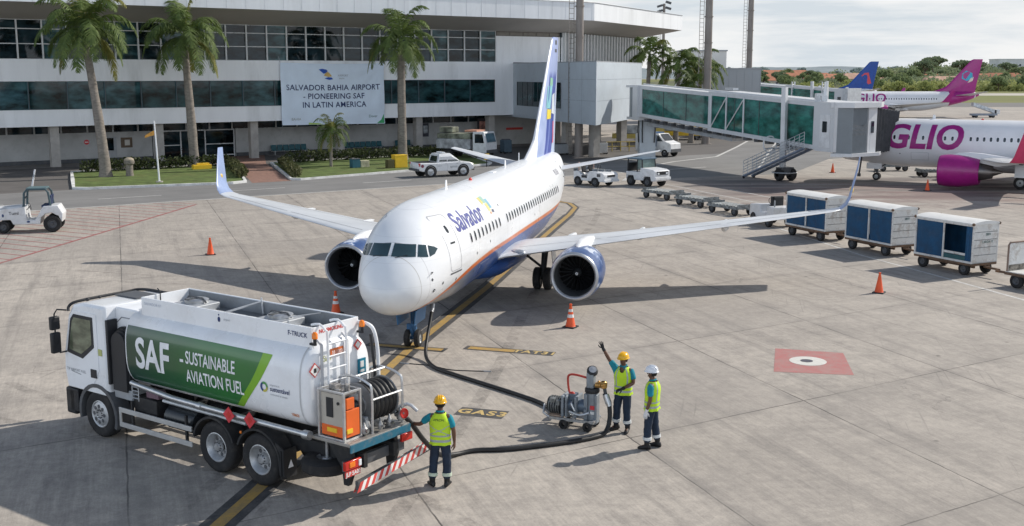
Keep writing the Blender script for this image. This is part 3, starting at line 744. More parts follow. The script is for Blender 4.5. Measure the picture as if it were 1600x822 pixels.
def leafcloud(mb, c, r, n, size, rng, mi=0, hollow=.5):
    for _ in range(n):
        while True:
            p = V((rng.uniform(-1, 1), rng.uniform(-1, 1), rng.uniform(-1, 1)))
            if hollow < p.length < 1: break
        q = V(c) + V((p.x * r[0], p.y * r[1], p.z * r[2])); s = size * rng.uniform(.6, 1.4)
        a = V((rng.gauss(0, 1), rng.gauss(0, 1), rng.gauss(0, .7))).normalized(); b_ = a.orthogonal().normalized(); w_ = a.cross(b_)
        ph = rng.random() * 6.28; u = b_ * cos(ph) + w_ * sin(ph); v_ = a.cross(u)
        mb.quad(q - u * s - v_ * s * .6, q + u * s - v_ * s * .5, q + u * s * .8 + v_ * s * .6, q - u * s * .9 + v_ * s * .5, mi)
HEDGE = leafmat('hedge_leaves', (.028, .042, .014), (.07, .085, .03))
SHRUB = leafmat('shrub_leaves', (.05, .065, .02), (.10, .10, .04))
def hedge(pts, wd, h, label, mat, seed):
    rng = random.Random(seed); P = [F(*p) for p in pts]; o = P[0]
    t = thing('hedge', label, 'hedge', (o.x, o.y, .1), 0, None); mb = MB()
    for i in range(len(P) - 1):
        L = (P[i + 1] - P[i]).length
        for k in range(int(L / .45) + 1):
            q = P[i].lerp(P[i + 1], min(1, (k + .5) * .45 / L)) - o
            leafcloud(mb, (q.x + rng.uniform(-.1, .1), q.y + rng.uniform(-.1, .1), h * .5), (.5, wd * .55, h * .52 * rng.uniform(.85, 1.15)), 70, .10, rng, 0, .3)
    mb.build('foliage', mat, t, 0, fix=False)
    mb = MB()
    for i in range(len(P) - 1):
        L = (P[i + 1] - P[i]).length
        for k in range(int(L / 1.2) + 1):
            q = P[i].lerp(P[i + 1], min(1, (k + .3) * 1.2 / L)) - o; mb.cyl((q.x, q.y, 0), (q.x, q.y, h * .6), .03, .015, 5)
    mb.build('stems', TRUNK, t)
hedge([(.3, -7.1), (12.0, -6.9)], 1.3, 1.0, 'clipped hedge along the back of the left lawn', HEDGE, 5)
hedge([(12.3, -7.5), (9.0, -18.5)], 1.3, .75, 'low brownish hedge beside the left kerb of the brick path', SHRUB, 6)
hedge([(17.6, -7.2), (35, -7.2)], 1.4, 1.0, 'clipped hedge along the back of the right lawn', HEDGE, 7)
hedge([(16.6, -8.5), (12.6, -20.2)], 1.8, .75, 'low brownish hedge beside the right kerb of the brick path', SHRUB, 8)

# ---- distant land
HILLM = M('hill_scrub_ground', (.085, .105, .04), .95, var=.5, scale=.03, dirt=(.28, .22, .15), dirtamt=.8, dscale=.012)
HAZEH = M('hazy_far_hill', (.20, .245, .265), 1, var=.15, scale=.012, dirt=(.34, .34, .33), dirtamt=.6, dscale=.05)  # distance haze is mixed into this base colour
def hill(name, x0, x1, y0, y1, fn, mat, nx=90, ny=14):
    mb = MB()
    for j in range(ny + 1):
        for i in range(nx + 1):
            x = x0 + (x1 - x0) * i / nx; y = y0 + (y1 - y0) * j / ny
            mb.v.append((x, y, fn(x, y, j / ny)))
    for j in range(ny):
        for i in range(nx):
            k = j * (nx + 1) + i; mb.f.append((k, k + 1, k + nx + 2, k + nx + 1)); mb.m.append(0)
    return struct(name, mb, mat, 60, fix=False)
def hz(x, y, t):
    e = math.exp(-((x - 285) / 105) ** 2) * 9 + math.exp(-((x - 140) / 60) ** 2) * 3.2 + math.exp(-((x - 420) / 80) ** 2) * 5
    return -.3 + e * (t ** .8 if t < .8 else 1) * (1 if t < .85 else (1 - t) / .15 * .3 + .7) + 1.2 * noise.noise((x * .02, y * .02, 0)) * t
hill('wooded_hill', 60, 620, 520, 800, hz, HILLM)
def hz2(x, y, t):
    return -.5 + (18 + 10 * noise.noise((x * .0055, 3.3, 0)) + 9 * noise.noise((x * .017, 1.3, 0))) * sin(pi * min(1, t * .6)) 
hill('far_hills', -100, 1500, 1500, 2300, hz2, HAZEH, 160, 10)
TREEG = [leafmat('tree_leaves_dark', (.12, .16, .095), (.19, .235, .13), .8), leafmat('tree_leaves_mid', (.15, .195, .095), (.24, .29, .13), .8), leafmat('tree_leaves_light', (.23, .27, .09), (.38, .40, .15), .8), leafmat('tree_leaves_hazy', (.27, .33, .33), (.34, .40, .38), .9)]  # leaf colours lightened to paint in distance haze
BARK = M('tree_bark', (.12, .09, .065), .9, var=.3)
def tree_proto(kind, seed, hgt, spread, flat=.6, clumps=9, n=120, lean=0.):
    rng = random.Random(seed)
    t = thing('tree', 'tree', 'tree', (0, 0, 0), 0, None)
    mb = MB(); th = hgt * (.55 if flat < .55 else .35)
    mb.tube([(0, 0, 0), (lean * .3, 0, th * .6), (lean, 0, th)], [hgt * .035, hgt * .028, hgt * .02], 7)
    cl_ = MB()
    for k in range(clumps):
        a = k * 2.4 + rng.uniform(-.5, .5); rr = spread * sqrt((k + .4) / clumps) * .72
        c = V((lean + rr * cos(a), rr * sin(a), hgt * (1 - flat * .5) + rng.uniform(-.22, .22) * hgt * flat - rr * rr / spread * .12))
        mb.tube([(lean, 0, th * .9), (lean + (c.x - lean) * .6, c.y * .6, (th + c.z) * .5), tuple(c)], [hgt * .014, hgt * .01, hgt * .004], 5)
        s = spread * rng.uniform(.32, .52)
        leafcloud(cl_, c, (s, s, s * flat * rng.uniform(.75, 1.1)), n, hgt * .042, rng, 0, .35)
    mb.build('trunk', BARK, t); cl_.build('crown', TREEG[kind], t, 0, fix=False)
    return t
protos = [tree_proto(0, 1, 9, 4.6, .7), tree_proto(1, 2, 8, 4.4, .75), tree_proto(0, 3, 11, 6.5, .35, 11, 90, .8), tree_proto(2, 4, 5, 3.4, .9, 8, 120), tree_proto(1, 5, 10, 5.2, .55, 10), tree_proto(3, 6, 11, 6, .7)]
kindtxt = ['dark round-crowned tree', 'mid-green bushy tree', 'tall flat-topped tree with open crown', 'low pale-green bush', 'broad green tree', 'hazy grey-green tree']
wr = random.Random(77); wm = MB(); wm2 = MB()
for k in range(2300):
    y = 488 + (wr.random() ** 1.3) * 290; x = y * wr.uniform(.21, .56) ; e = hz(x, y, max(0, (y - 520) / 280)) if y > 520 else 0
    if x < y * .315 and wr.random() < .93: continue
    s_ = wr.uniform(2.2, 4.6) * (.75 if y < 530 else 1); hh = s_ * wr.uniform(.55, .9)
    leafcloud(wm if y > 540 else wm2, (x, y, e + hh * .6), (s_, s_, hh), 34, .62, wr, 0, .45)
tag(wm.build('hillside_woodland', leafmat('woodland_leaves', (.17, .215, .125), (.28, .32, .175), .85), None, 0, fix=False), 'far green hillside woodland that reads as one mass', 'woodland', kind='stuff')  # leaf colour raised to stand in for haze over the hillside
tag(wm2.build('airfield_scrub', leafmat('scrub_leaves', (.26, .29, .10), (.42, .43, .18), .85), None, 0, fix=False), 'band of pale yellow-green scrub along the far edge of the airfield', 'scrub', kind='stuff')
used = set(); tr_rng = random.Random(11)
def put_tree(i, x, y, z_, s, label, group):
    if i not in used:
        used.add(i); o = protos[i]
        o.location = (x, y, z_); o.rotation_euler = (0, 0, tr_rng.random() * 6.28); o.scale = (s,) * 3; o['label'] = label; o['group'] = group
    else: dup(protos[i], (x, y, z_), tr_rng.random() * 6.28, label, group, s)
def hzz(x, y): return hz(x, y, (y - 520) / 280)
for k in range(46):       # bright bushes at the foot of the hill
    x = 92 + k * 6.6 + tr_rng.uniform(-3, 3); y = 500 + tr_rng.uniform(-22, 14)
    put_tree(3 if tr_rng.random() < .72 else 1, x, y, -.2, tr_rng.uniform(.75, 1.25), 'one of the pale-green bushes lining the far edge of the airfield', 'bushes along the far airfield edge')
for k in range(85):      # the wooded slope
    x = 95 + tr_rng.random() * 330; y = 535 + tr_rng.random() * 190
    i = tr_rng.choice([0, 0, 1, 4, 1, 0]); z_ = hzz(x, y)
    if x < 190 and tr_rng.random() < .35: continue
    put_tree(i, x, y, z_ - .4, tr_rng.uniform(.6, .98), 'one of the dark trees covering the far wooded hill', 'trees on the far hill')
for x, y, s in ((232, 640, 1.1), (243, 655, 1.25), (254, 640, 1.05), (266, 650, .95), (278, 640, .9), (312, 640, .85), (131, 600, .75)):
    put_tree(2, x, y, hzz(x, y) - .3, s, 'one of the flat-topped trees standing out on the crest of the far hill', 'flat-topped trees on the far hill crest')
for k in range(34):
    x = 165 + tr_rng.random() * 420; y = 1020 + tr_rng.random() * 260
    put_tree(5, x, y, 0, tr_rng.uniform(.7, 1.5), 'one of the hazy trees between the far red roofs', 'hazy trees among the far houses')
for k in range(14):
    x = 112 + tr_rng.random() * 120; y = 560 + tr_rng.random() * 110
    put_tree(tr_rng.choice([1, 4, 0]), x, y, 0, tr_rng.uniform(.55, .8), 'one of the green trees in front of the far red-roofed houses', 'trees before the far houses')
# houses with tiled roofs
TILE = M('terracotta_tiles', (.42, .17, .095), .85, var=.3, scale=.5); TILE2 = M('pale_terracotta', (.47, .29, .21), .85, var=.25, scale=.5)
HWALL = M('cream_house_wall', (.58, .52, .44), .85, var=.12, scale=.3); HWALL2 = M('white_house_wall', (.66, .66, .64), .85, var=.1, scale=.3)
WINH = M('house_window', (.05, .06, .07), .2)
def house(x, y, wd, dp, h, rh, rz, label, wall, roof, cat='house', z_=0, group=None):
    t = thing('house', label, cat, (x, y, z_), rz, group)
    mb = MB(); mb.box((0, 0, h / 2), (wd, dp, h)); mb.build('wall', wall, t, 0)
    mb = MB(); e = .5
    if rh > 0:
        a = [(-wd / 2 - e, -dp / 2 - e, h), (wd / 2 + e, -dp / 2 - e, h), (wd / 2 + e, dp / 2 + e, h), (-wd / 2 - e, dp / 2 + e, h), (-wd / 2 + dp * .4, 0, h + rh), (wd / 2 - dp * .4, 0, h + rh)]
        mb.add(a, [(0, 1, 5, 4), (2, 3, 4, 5), (1, 2, 5), (3, 0, 4), (3, 2, 1, 0)])
    else: mb.box((0, 0, h + .25), (wd + .6, dp + .6, .5))
    mb.build('roof', roof, t, 0)
    n = max(2, int(wd / 4))
    for k in range(n):
        m2 = MB(); m2.box((-wd / 2 + wd * (k + .5) / n, -dp / 2 - .02, h * .55), (1.3, .1, 1.3)); m2.build('window', WINH, t, 0)
house(168, 690, 58, 14, 4.5, 3.4, .03, 'long far house with orange-red roof right of the rear bridge column', HWALL, TILE)
house(140, 640, 30, 12, 3.6, 2.6, -.1, 'small far house with red roof just above the rear boarding bridge', HWALL, TILE)
house(214, 700, 46, 14, 4.6, 1.6, .0, 'far low building with pale pink roof left of the blue tail', HWALL, TILE2)
house(182, 760, 40, 14, 6.5, 3.2, .1, 'far house with dull red roof behind the orange-red one', HWALL2, TILE)
house(236, 640, 52, 16, 4.2, 3, -.05, 'far house with brick-red roof behind the blue tail', HWALL, TILE)
house(268, 690, 60, 18, 4.4, 1.2, .05, 'long far shed with pale roof right of the blue tail', HWALL2, TILE2)
house(128, 720, 24, 12, 6, 0, 0, 'white flat-roofed far house behind the rear boarding bridge', HWALL2, HWALL2)
house(205, 800, 30, 12, 7, 0, .0, 'grey flat-roofed block beyond the red roofs', M('grey_house_wall', (.40, .40, .40), .9), HWALL2)
hr_ = random.Random(5)
for k in range(13):
    xx = 128 + k * 11.5 + hr_.uniform(-4, 4); yy = 600 + hr_.uniform(-25, 150)
    house(xx, yy, hr_.uniform(14, 26), 11, hr_.uniform(3.2, 5.2), hr_.uniform(2, 3.2), hr_.uniform(-.3, .3), 'small far house with terracotta roof, number %d counting from the left behind the rear bridge' % (k + 1) if False else ['far cream house with terracotta roof in the low town strip', 'far white house with terracotta roof in the low town strip'][k % 2], [HWALL, HWALL2][k % 2], [TILE, TILE2][hr_.random() < .4], group='far houses of the low town strip')
house(352, 760, 60, 16, 8, 0, 0, 'pale long building on the crest left of the magenta tail', HWALL2, HWALL2, 'building', 8.5)
house(352, 645, 8, 8, 7.5, 0, .2, 'small grey tower block right of the magenta tail, nearer one', M('weathered_block_wall', (.20, .17, .15), .9), HWALL, 'building', 9.2)
house(383, 660, 7.5, 8, 8.2, 0, .1, 'small brown tower block right of the magenta tail, farther one', M('brown_block_wall', (.22, .15, .12), .9), HWALL, 'building', 8.2)
house(372, 680, 70, 10, 4.2, 0, .0, 'pale terrace of low buildings under the two small tower blocks', HWALL, HWALL2, 'building', 6)
# grey shed and white block right of the palms
t = thing('service_building', 'plain grey windowless building right of the palms', 'building', (27.7, 150, 0), 0)
mb = MB(); mb.box((0, 0, 4.15), (8.2, 10, 8.3)); mb.build('wall', M('grey_cladding', (.36, .385, .41), .7, var=.05, scale=.3), t, 0)
mb = MB(); mb.box((0, 0, 8.36), (8.4, 10.2, .12)); mb.build('roof', GREY, t, 0)
mb = MB()
for k in range(9): mb.box((-4.0 + k, -5.01, 4.1), (.03, .02, 8.0))
mb.build('cladding_joints', M('cladding_joint', (.30, .32, .34), .7), t, 0)
t = thing('rooftop_block', 'white flat block rising behind the grey building', 'building', (29, 185, 0), 0)
mb = MB(); mb.box((1.6, 0, 5.6), (7, 8, 11.2)); mb.build('wall', HWALL2, t, 0)
mb = MB(); mb.box((1.6, 0, 11.3), (7.3, 8.3, .2)); mb.build('roof', GREY, t, 0)

# ---- masts
MAST = M('mast_galvanised', (.25, .225, .205), .65, .2, var=.2, scale=.6, dirt=(.14, .10, .08), dirtamt=.6, dscale=.7, stretch=(1, 1, .3))
def mast(x, y, r, h, label, ladder_dx=-.75):
    t = thing('light_mast', label, 'light mast', (x, y, 0), 0, 'tall light masts on the apron')
    mb = MB(); mb.cyl((0, 0, 0), (0, 0, h), r, r * .72, 20); mb.lathe((0, 0, 0), (0, 0, 1), [(0, r * 1.5), (.06, r * 1.5), (.06, r), ], 20); mb.build('pole', MAST, t)
    for k in range(int(h / 2.8)): mb = MB(); mb.lathe((0, 0, 2.6 + k * 2.8), (0, 0, 1), [(0, r * 1.0), (.0, r * 1.04), (.12, r * 1.04), (.12, r * .97)], 20); mb.build('joint_collar', MAST, t)
    mb = MB(); lx = ladder_dx
    for s in (-.22, .22): mb.tube([(lx + s, .1, .4), (lx + s, .1, h)], .03, 5)
    for k in range(int(h / .45)): mb.tube([(lx - .22, .1, .6 + k * .45), (lx + .22, .1, .6 + k * .45)], .022, 4)
    for k in range(int(h / 1.6)): mb.tube([(lx + .2, .1, 1 + k * 1.6), (0, 0, 1 + k * 1.6)], .02, 4)
    mb.build('ladder', MAST, t)
    return t
mast(6.25, 105.5, .40, 30, 'thick light mast rising in front of the terminal corner')
mast(21.5, 125, .46, 32, 'dark light mast behind the near boarding bridge, left one of the two')
mast(34.4, 165, .46, 34, 'slim light mast behind the near boarding bridge, right one of the two')
t = thing('floodlight_mast', 'short floodlight mast showing above the terminal roof end', 'light mast', (27.2, 205, 0), 0)
mb = MB(); mb.cyl((0, 0, 0), (0, 0, 20), .35, .22, 12); mb.build('pole', MAST, t)
mb = MB()
for z_, s in ((20.2, 1), (19.2, 1), (18.7, -1), (19.6, -1)): mb.box((s * .75, 0, z_), (1.0, .6, .38), ry=s * .3)
mb.build('floodlight', DGREY, t, 0)
mb = MB(); mb.tube([(-.5, 0, 12), (-.5, 0, 19)], .04, 4); mb.tube([(-.8, 0, 12), (-.8, 0, 19)], .04, 4); mb.build('ladder', MAST, t)
# ================================================================== aircraft (nose at local 0,0, +x forward, +y port)
_st = [(0, 1.97, .015, .015, .015), (.06, 1.98, .27, .25, .25), (.22, 2.0, .53, .50, .46), (.5, 2.05, .80, .80, .68), (.85, 2.13, .985, 1.06, .83), (1.25, 2.23, 1.125, 1.33, .96), (1.75, 2.33, 1.25, 1.54, 1.09), (2.45, 2.43, 1.36, 1.66, 1.24), (3.3, 2.5, 1.425, 1.69, 1.4), (4.6, 2.55, 1.45, 1.66, 1.53),
       (16, 2.55, 1.45, 1.66, 1.53), (18.5, 2.68, 1.40, 1.54, 1.33), (21, 2.98, 1.16, 1.24, 1.05), (23, 3.28, .84, .92, .82), (24.6, 3.52, .48, .60, .5), (25.5, 3.68, .18, .26, .2), (25.75, 3.72, .05, .08, .06)]
_u = [sqrt(s[0]) for s in _st]
_fz, _fy, _ft, _fb = [pchip(_u, [s[k] for s in _st]) for k in (1, 2, 3, 4)]
def sect(x):
    u = sqrt(max(0, -x)); return _fz(u), _fy(u), _ft(u), _fb(u)
def fus(x, th, off=0.):
    z_, ry, rt, rb = sect(x); s, c = sin(th), cos(th); rz = rt if s > 0 else rb
    n = V((0, c / max(ry, .01), s / max(rz, .01))).normalized()
    return V((x, ry * c, z_ + rz * s)) + n * off
def th_of_z(x, z_, side=1):
    zc, ry, rt, rb = sect(x); s = (z_ - zc) / (rt if z_ > zc else rb); t = math.asin(max(-1, min(1, s)))
    return t if side > 0 else pi - t
def nose_pt(y, z_, off=.008):
    lo, hi = 0., 4.
    for _ in range(40):
        m_ = (lo + hi) / 2; zc, ry, rt, rb = sect(-m_); q = (y / ry) ** 2 + ((z_ - zc) / (rt if z_ > zc else rb)) ** 2
        if q > 1: lo = m_
        else: hi = m_
    p = V((-hi, y, z_)); d = V((.75, y * .5, (z_ - 2.3) * .5)).normalized()
    return p + d * off
def airfoil(P, chord, th, nrm=(0, 0, 1), n=12, twist=0.):
    """closed section; P leading edge, aft = -x"""
    P = V(P); N = V(nrm); A = V((-1, 0, 0)); up, dn = [], []
    for i in range(n + 1):
        t = .5 - .5 * cos(pi * i / n)
        y = th * (1.48 * sqrt(t) - .63 * t - 1.758 * t * t + 1.4215 * t ** 3 - .5075 * t ** 4) * 1.0
        cmb = .02 * chord * 4 * t * (1 - t)
        up.append(P + A * chord * t + N * (y * .55 + cmb - twist * t)); dn.append(P + A * chord * t - N * (y * .45 - cmb * .6 + twist * t))
    return up + list(reversed(dn[1:-1]))
def airliner(name, label, loc, rz, S, P):
    """P: paints and options"""
    t = thing(name, label, 'airplane', loc, rz)
    t.scale = (S, S, S)
    far = P.get('far', False)
    NS = 40 if far else 72
    # fuselage
    mb = MB(); xs = [-(u_ ** 2) for u_ in [sqrt(25.75) * i / (60 if far else 110) for i in range(0, (60 if far else 110) + 1)]]
    mb.loft([[fus(x, 2 * pi * k / NS) for k in range(NS)] for x in xs]); fz = mb.build('fuselage', P['fus'], t, 80)
    # belly fairing
    mb = MB(); rings = []
    for x, w_, h in ((-7.2, .15, .05), (-7.8, .85, .30), (-8.8, 1.35, .46), (-11.5, 1.48, .50), (-13.2, 1.3, .44), (-14.2, .8, .28), (-14.9, .1, .05)):
        rings.append([(x, w_ * cos(a), 1.32 + h * sin(a) * 1.0) for a in [2 * pi * k / 24 for k in range(24)]])
    mb.loft(rings); mb.build('belly_fairing', P['belly'], t, 60)
    def patch(x0, x1, z0, z1, side, off, nx=2, nz=5, mi=0, mb=None, rnd_=0.):
        m2 = mb or MB(); pts = []
        for j in range(nz + 1):
            for i in range(nx + 1):
                x = x0 + (x1 - x0) * i / nx; zz = z0 + (z1 - z0) * j / nz
                if rnd_:
                    e = abs(2 * j / nz - 1); x = (x0 + x1) / 2 + (x - (x0 + x1) / 2) * (1 - rnd_ * e ** 4)
                pts.append(fus(x, th_of_z(x, zz, side), off))
        m2.add(pts, [(j * (nx + 1) + i, j * (nx + 1) + i + 1, (j + 1) * (nx + 1) + i + 1, (j + 1) * (nx + 1) + i) for j in range(nz) for i in range(nx)], mi)
        return m2
    WIN = GLASSD
    wz = P.get('wz', 3.02); wl = []
    wl = [-4.0 - .455 * k for k in range(9)] + [-8.75 - .402 * k for k in range(25)]
    for side in (1, -1):
        for x in wl:
            m2 = MB()
            if not far: patch(x + .105, x - .105, wz - .165, wz + .165, side, .004, 2, 6, 1, m2, .35)
            patch(x + .078, x - .078, wz - .135, wz + .135, side, .007, 2, 6, 0, m2, .45)
            m2.build('cabin_window', [WIN, P.get('winrim', WHITE)], t, 0)
        for (x, z0, z1, wd) in ((-2.05, 2.32, 3.86, .80), (-21.0, 2.6, 3.95, .62)):
            m2 = MB(); fr = []
            rr = .12
            def rrect(w2, h2, r, n=5):
                o = []
                for cx, cz, a0 in ((w2 - r, h2 - r, 0), (-w2 + r, h2 - r, pi / 2), (-w2 + r, -h2 + r, pi), (w2 - r, -h2 + r, 1.5 * pi)):
                    for q in range(n + 1): o.append((cx + r * cos(a0 + q * pi / 2 / n), cz + r * sin(a0 + q * pi / 2 / n)))
                return o
            oc = rrect(wd / 2, (z1 - z0) / 2, rr); ic = rrect(wd / 2 - .022, (z1 - z0) / 2 - .022, rr - .02)
            def dens(l):
                o = []
                for i in range(len(l)):
                    a, b_ = l[i], l[(i + 1) % len(l)]; m_ = 6 if math.dist(a, b_) > .3 else 1
                    o += [(a[0] + (b_[0] - a[0]) * q / m_, a[1] + (b_[1] - a[1]) * q / m_) for q in range(m_)]
                return o
            oc, ic = dens(oc), dens(ic); zc = (z0 + z1) / 2; xc = x - wd / 2
            f3 = lambda p: fus(xc + p[0], th_of_z(xc + p[0], zc + p[1], side), .006)
            n = len(oc); m2.add([f3(p) for p in oc] + [f3(p) for p in ic], [(i, (i + 1) % n, n + (i + 1) % n, n + i) for i in range(n)])
            d_ = m2.build('cabin_door', P.get('doorline', GREY), t, 0)
            m3 = MB(); patch(xc + .07, xc - .07, zc + .28, zc + .48, side, .008, 2, 4, 0, m3, .4)
            patch(xc + .15, xc - .15, zc - .02, zc + .03, side, .009, 2, 1, 0, m3)
            m3.build('door_window', WIN, d_, 0)
            if not far:
                m3 = MB(); patch(xc + wd / 2 + .02, xc - wd / 2 - .02, z0 - .07, z0 - .03, side, .012, 6, 1, 0, m3); m3.build('door_sill', DGREY, d_, 0)
    # cockpit windows defined in the front view and laid on the nose
    zb, zt = 2.955, 3.25
    CW = [[(.045, zb), (.045, zt + .02), (.60, zt - .02), (.66, zb - .03)], [(.70, zb - .035), (.645, zt - .03), (.815, zt - .06), (.925, zb - .07)], [(.955, zb - .07), (.85, zt - .07), (.98, zt - .13), (1.055, zb + .10), (1.03, zb - .02)]]
    for side in (1, -1):
        for poly in CW:
            bm = bmesh.new(); vs = [bm.verts.new((side * p[0], p[1], 0)) for p in poly]; bm.faces.new(vs)
            for _ in range(4):
                bmesh.ops.triangulate(bm, faces=bm.faces); bmesh.ops.subdivide_edges(bm, edges=[e for e in bm.edges if e.calc_length() > .05], cuts=1)
            bmesh.ops.triangulate(bm, faces=bm.faces)
            m2 = MB(); bm.verts.index_update(); m2.add([nose_pt(v.co.x, v.co.y) for v in bm.verts], [tuple(v.index for v in f.verts) for f in bm.faces]); bm.free()
            m2.build('cockpit_window', P.get('cockglass', GLASSD), t, 0)
    if not far:
        m2 = MB()
        for y0 in (.16, -.5): m2.tube([nose_pt(y0, 2.92, .02), nose_pt(y0 + .3, 2.98, .02)], .008, 4)
        m2.build('wiper', DARK, t)
        for x, z_ in ((-1.05, 2.28), (-1.15, 1.95), (-2.55, 2.05), (-4.4, 1.95), (-4.45, 2.5), (-1.6, 2.1), (-6.1, 2.62), (-8.2, 3.5), (-13.1, 2.6)):
            m2 = MB(); patch(x + .04, x - .04, z_ - .04, z_ + .04, 1, .008, 2, 2, 0, m2, .6); m2.build('sensor_port', DGREY, t)
        for x0, x1, z0, z1 in ((-5.1, -6.2, 1.55, 2.05), (-15.6, -16.7, 1.6, 2.1)):
            m2 = MB()
            for a in ((x0, x0 - .015, z0, z1), (x1, x1 - .015, z0, z1), (x0, x1, z0, z0 + .015), (x0, x1, z1, z1 + .015)): patch(*a, 1, .006, 6, 4, 0, m2)
            m2.build('cargo_door_outline', P.get('doorline', GREY), t, 0)
        m2 = MB(); m2.tube([fus(-1.05, .25, .0), fus(-1.05, .25, .05), fus(-.95, .25, .07)], .012, 5); m2.tube([fus(-1.15, -.22, .0), fus(-1.15, -.22, .05), fus(-1.05, -.22, .07)], .012, 5)
        m2.build('pitot_probe', DGREY, t)
        # radome seam
        m2 = MB(); seam = [fus(-.62, 2 * pi * k / 48, .003) for k in range(48)]; s2 = [fus(-.635, 2 * pi * k / 48, .003) for k in range(48)]
        m2.add(seam + s2, [(k, (k + 1) % 48, 48 + (k + 1) % 48, 48 + k) for k in range(48)]); m2.build('radome_seam', M('seam_line', (.55, .54, .52), .6), t, 0)
        m2 = MB()
        for x in (-6.2, -14.5): m2.box((x, 0, sect(x)[0] + sect(x)[2] + .13), (.22, .025, .3), taper=.6)
        m2.build('antenna_blade', WHITE, t, 0)
        m2 = MB(); m2.ell((-9.2, 0, 4.22), (.09, .06, .08)); m2.build('beacon_lamp', RED, t)
        m2 = MB(); m2.tube([(-17, 0, 4.23), (-17, 0, 4.6)], .02, 5); m2.box((-12.4, 0, 4.215), (.5, .18, .03)); m2.build('antenna_mast', WHITE, t)
    # wings
    W = P.get('wing') or [((-7.7, .7, 1.60), 5.6, .62), ((-8.25, 1.42, 1.78), 5.1, .58), ((-10.1, 4.3, 2.02), 3.7, .40), ((-12.7, 8.3, 2.36), 2.6, .26), ((-15.35, 12.25, 2.70), 1.42, .14)]
    tipl = P.get('tip') or [((-15.62, 12.58, 2.76), 1.28, .11, 20), ((-15.82, 12.80, 2.92), 1.15, .12, 48), ((-16.0, 12.93, 3.15), 1.02, .13, 68), ((-16.75, 13.22, 4.2), .62, .10, 76), ((-17.0, 13.30, 4.62), .48, .07, 76)]
    for side in (1, -1):
        mir = (lambda p: V((p.x, p.y * side, p.z)))
        def sec(p, c, th, a=4): return [mir(q) for q in airfoil(p, c, th, (0, -sin(radians(a)), cos(radians(a))), 14, .03 * c)]
        rings = [sec(p, c, th) for p, c, th in W]
        wg = MB().loft(rings + [sec(*q) for q in tipl[:1]]).build('wing', P['wing_m'], t, 60)
        MB().loft([sec(*q) for q in tipl]).build('winglet', P['winglet'], wg, 60)
        if not far:
            # slats / flap gaps as thin proud strips, control surface lines and walkway edge
            m2 = MB()
            def wpt(f, s, up=True):
                i = min(int(s), len(W) - 2); q = s - i; (p0, c0, t0), (p1, c1, t1) = W[i], W[i + 1]
                p = V(p0).lerp(V(p1), q); c = c0 + (c1 - c0) * q; th = t0 + (t1 - t0) * q; af = airfoil(p, c, th, (0, -.07, 1), 24, .03 * c)
                k = int(round(math.acos(1 - 2 * f) / pi * 24)); return mir(af[k] + V((0, 0, .005)))
            for f in (.13, .72):
                for s0, s1 in ((1.1, 2.0), (2.05, 3.0), (3.05, 3.95)):
                    a_ = [wpt(f, s0 + (s1 - s0) * q / 6) for q in range(7)]
                    for i in range(6):
                        m2.quad(a_[i], a_[i + 1], a_[i + 1] + V((-.028, 0, 0)), a_[i] + V((-.028, 0, 0)))
            m2.build('panel_gap', P.get('gap', M('panel_gap_grey', (.22, .23, .25), .6)), wg, 0)
            m2 = MB(); q = V((-8.75, 1.75 * side, 1.83)); m2.ell(q, (.22, .30, .13)); m2.build('landing_lamp', M('lamp_housing', (.30, .33, .38), .25, .3), wg)
            for y_, x_ in ((2.9, -12.6), (5.4, -13.3), (8.4, -14.55)):
                m2 = MB(); zz = 1.55 + .075 * y_; m2.loft([[(x_ + dx, y_ * side + r * cos(a), zz + dz + r * 1.3 * sin(a)) for a in [2 * pi * k / 10 for k in range(10)]] for dx, r, dz in ((1.3, .02, .1), (.8, .13, .05), (0, .16, 0), (-.9, .10, .02), (-1.3, .01, .06))]); m2.build('flap_track_fairing', P['wing_m'], wg)
        # engine
        ex, ey, ez = P.get('eng', (-7.42, 3.88, 1.34)); R = P.get('engr', 1.)
        o = V((ex, ey * side, ez)); ax = V((-1, 0, 0))
        cowl = MB().lathe(o, ax, [(.09, .79 * R), (.5, .845 * R), (1.1, .85 * R), (1.7, .80 * R), (2.3, .69 * R), (2.42, .655 * R), (2.42, .62 * R), (1.8, .6 * R)], 40).build('engine', P['cowl'], t, 50)
        MB().lathe(o, ax, [(.09, .665 * R), (.02, .70 * R), (0, .735 * R), (.025, .765 * R), (.09, .792 * R)], 40).build('inlet_lip', P.get('lip', STEEL), cowl, 80)
        MB().lathe(o, ax, [(.09, .664 * R), (.3, .636 * R), (.55, .624 * R), (1.0, .62 * R)], 40).build('inlet_duct', M('inlet_liner', (.09, .095, .10), .5, .3), cowl, 60)
        m2 = MB(); m2.lathe(o, ax, [(.98, .62 * R), (1.0, .02)], 40); nb = 22
        for k in range(nb):
            a = 2 * pi * k / nb; a2 = a + .17; r1, r2 = .14 * R, .615 * R
            pt = lambda r, a, d: o + V((-d, r * cos(a), r * sin(a)))
            m2.quad(pt(r1, a, .78), pt(r2, a + .06, .80), pt(r2, a2 + .10, .93), pt(r1, a2 + .05, .93))
        m2.build('fan', M('fan_blade', (.028, .03, .033), .38, .6, var=.2), cowl, 0)
        m2 = MB(); m2.lathe(o, ax, [(.56, .005), (.60, .05), (.70, .11), (.84, .15 * R)], 20); m2.build('spinner', M('spinner_grey', (.06, .065, .07), .35, .3), cowl)
        m2 = MB(); m2.lathe(o + V((-.56, .0, .0)), ax, [(-.004, .02), (-.002, .035), (.01, .05)], 10); m2.build('spinner_spot', LAMPW, cowl)
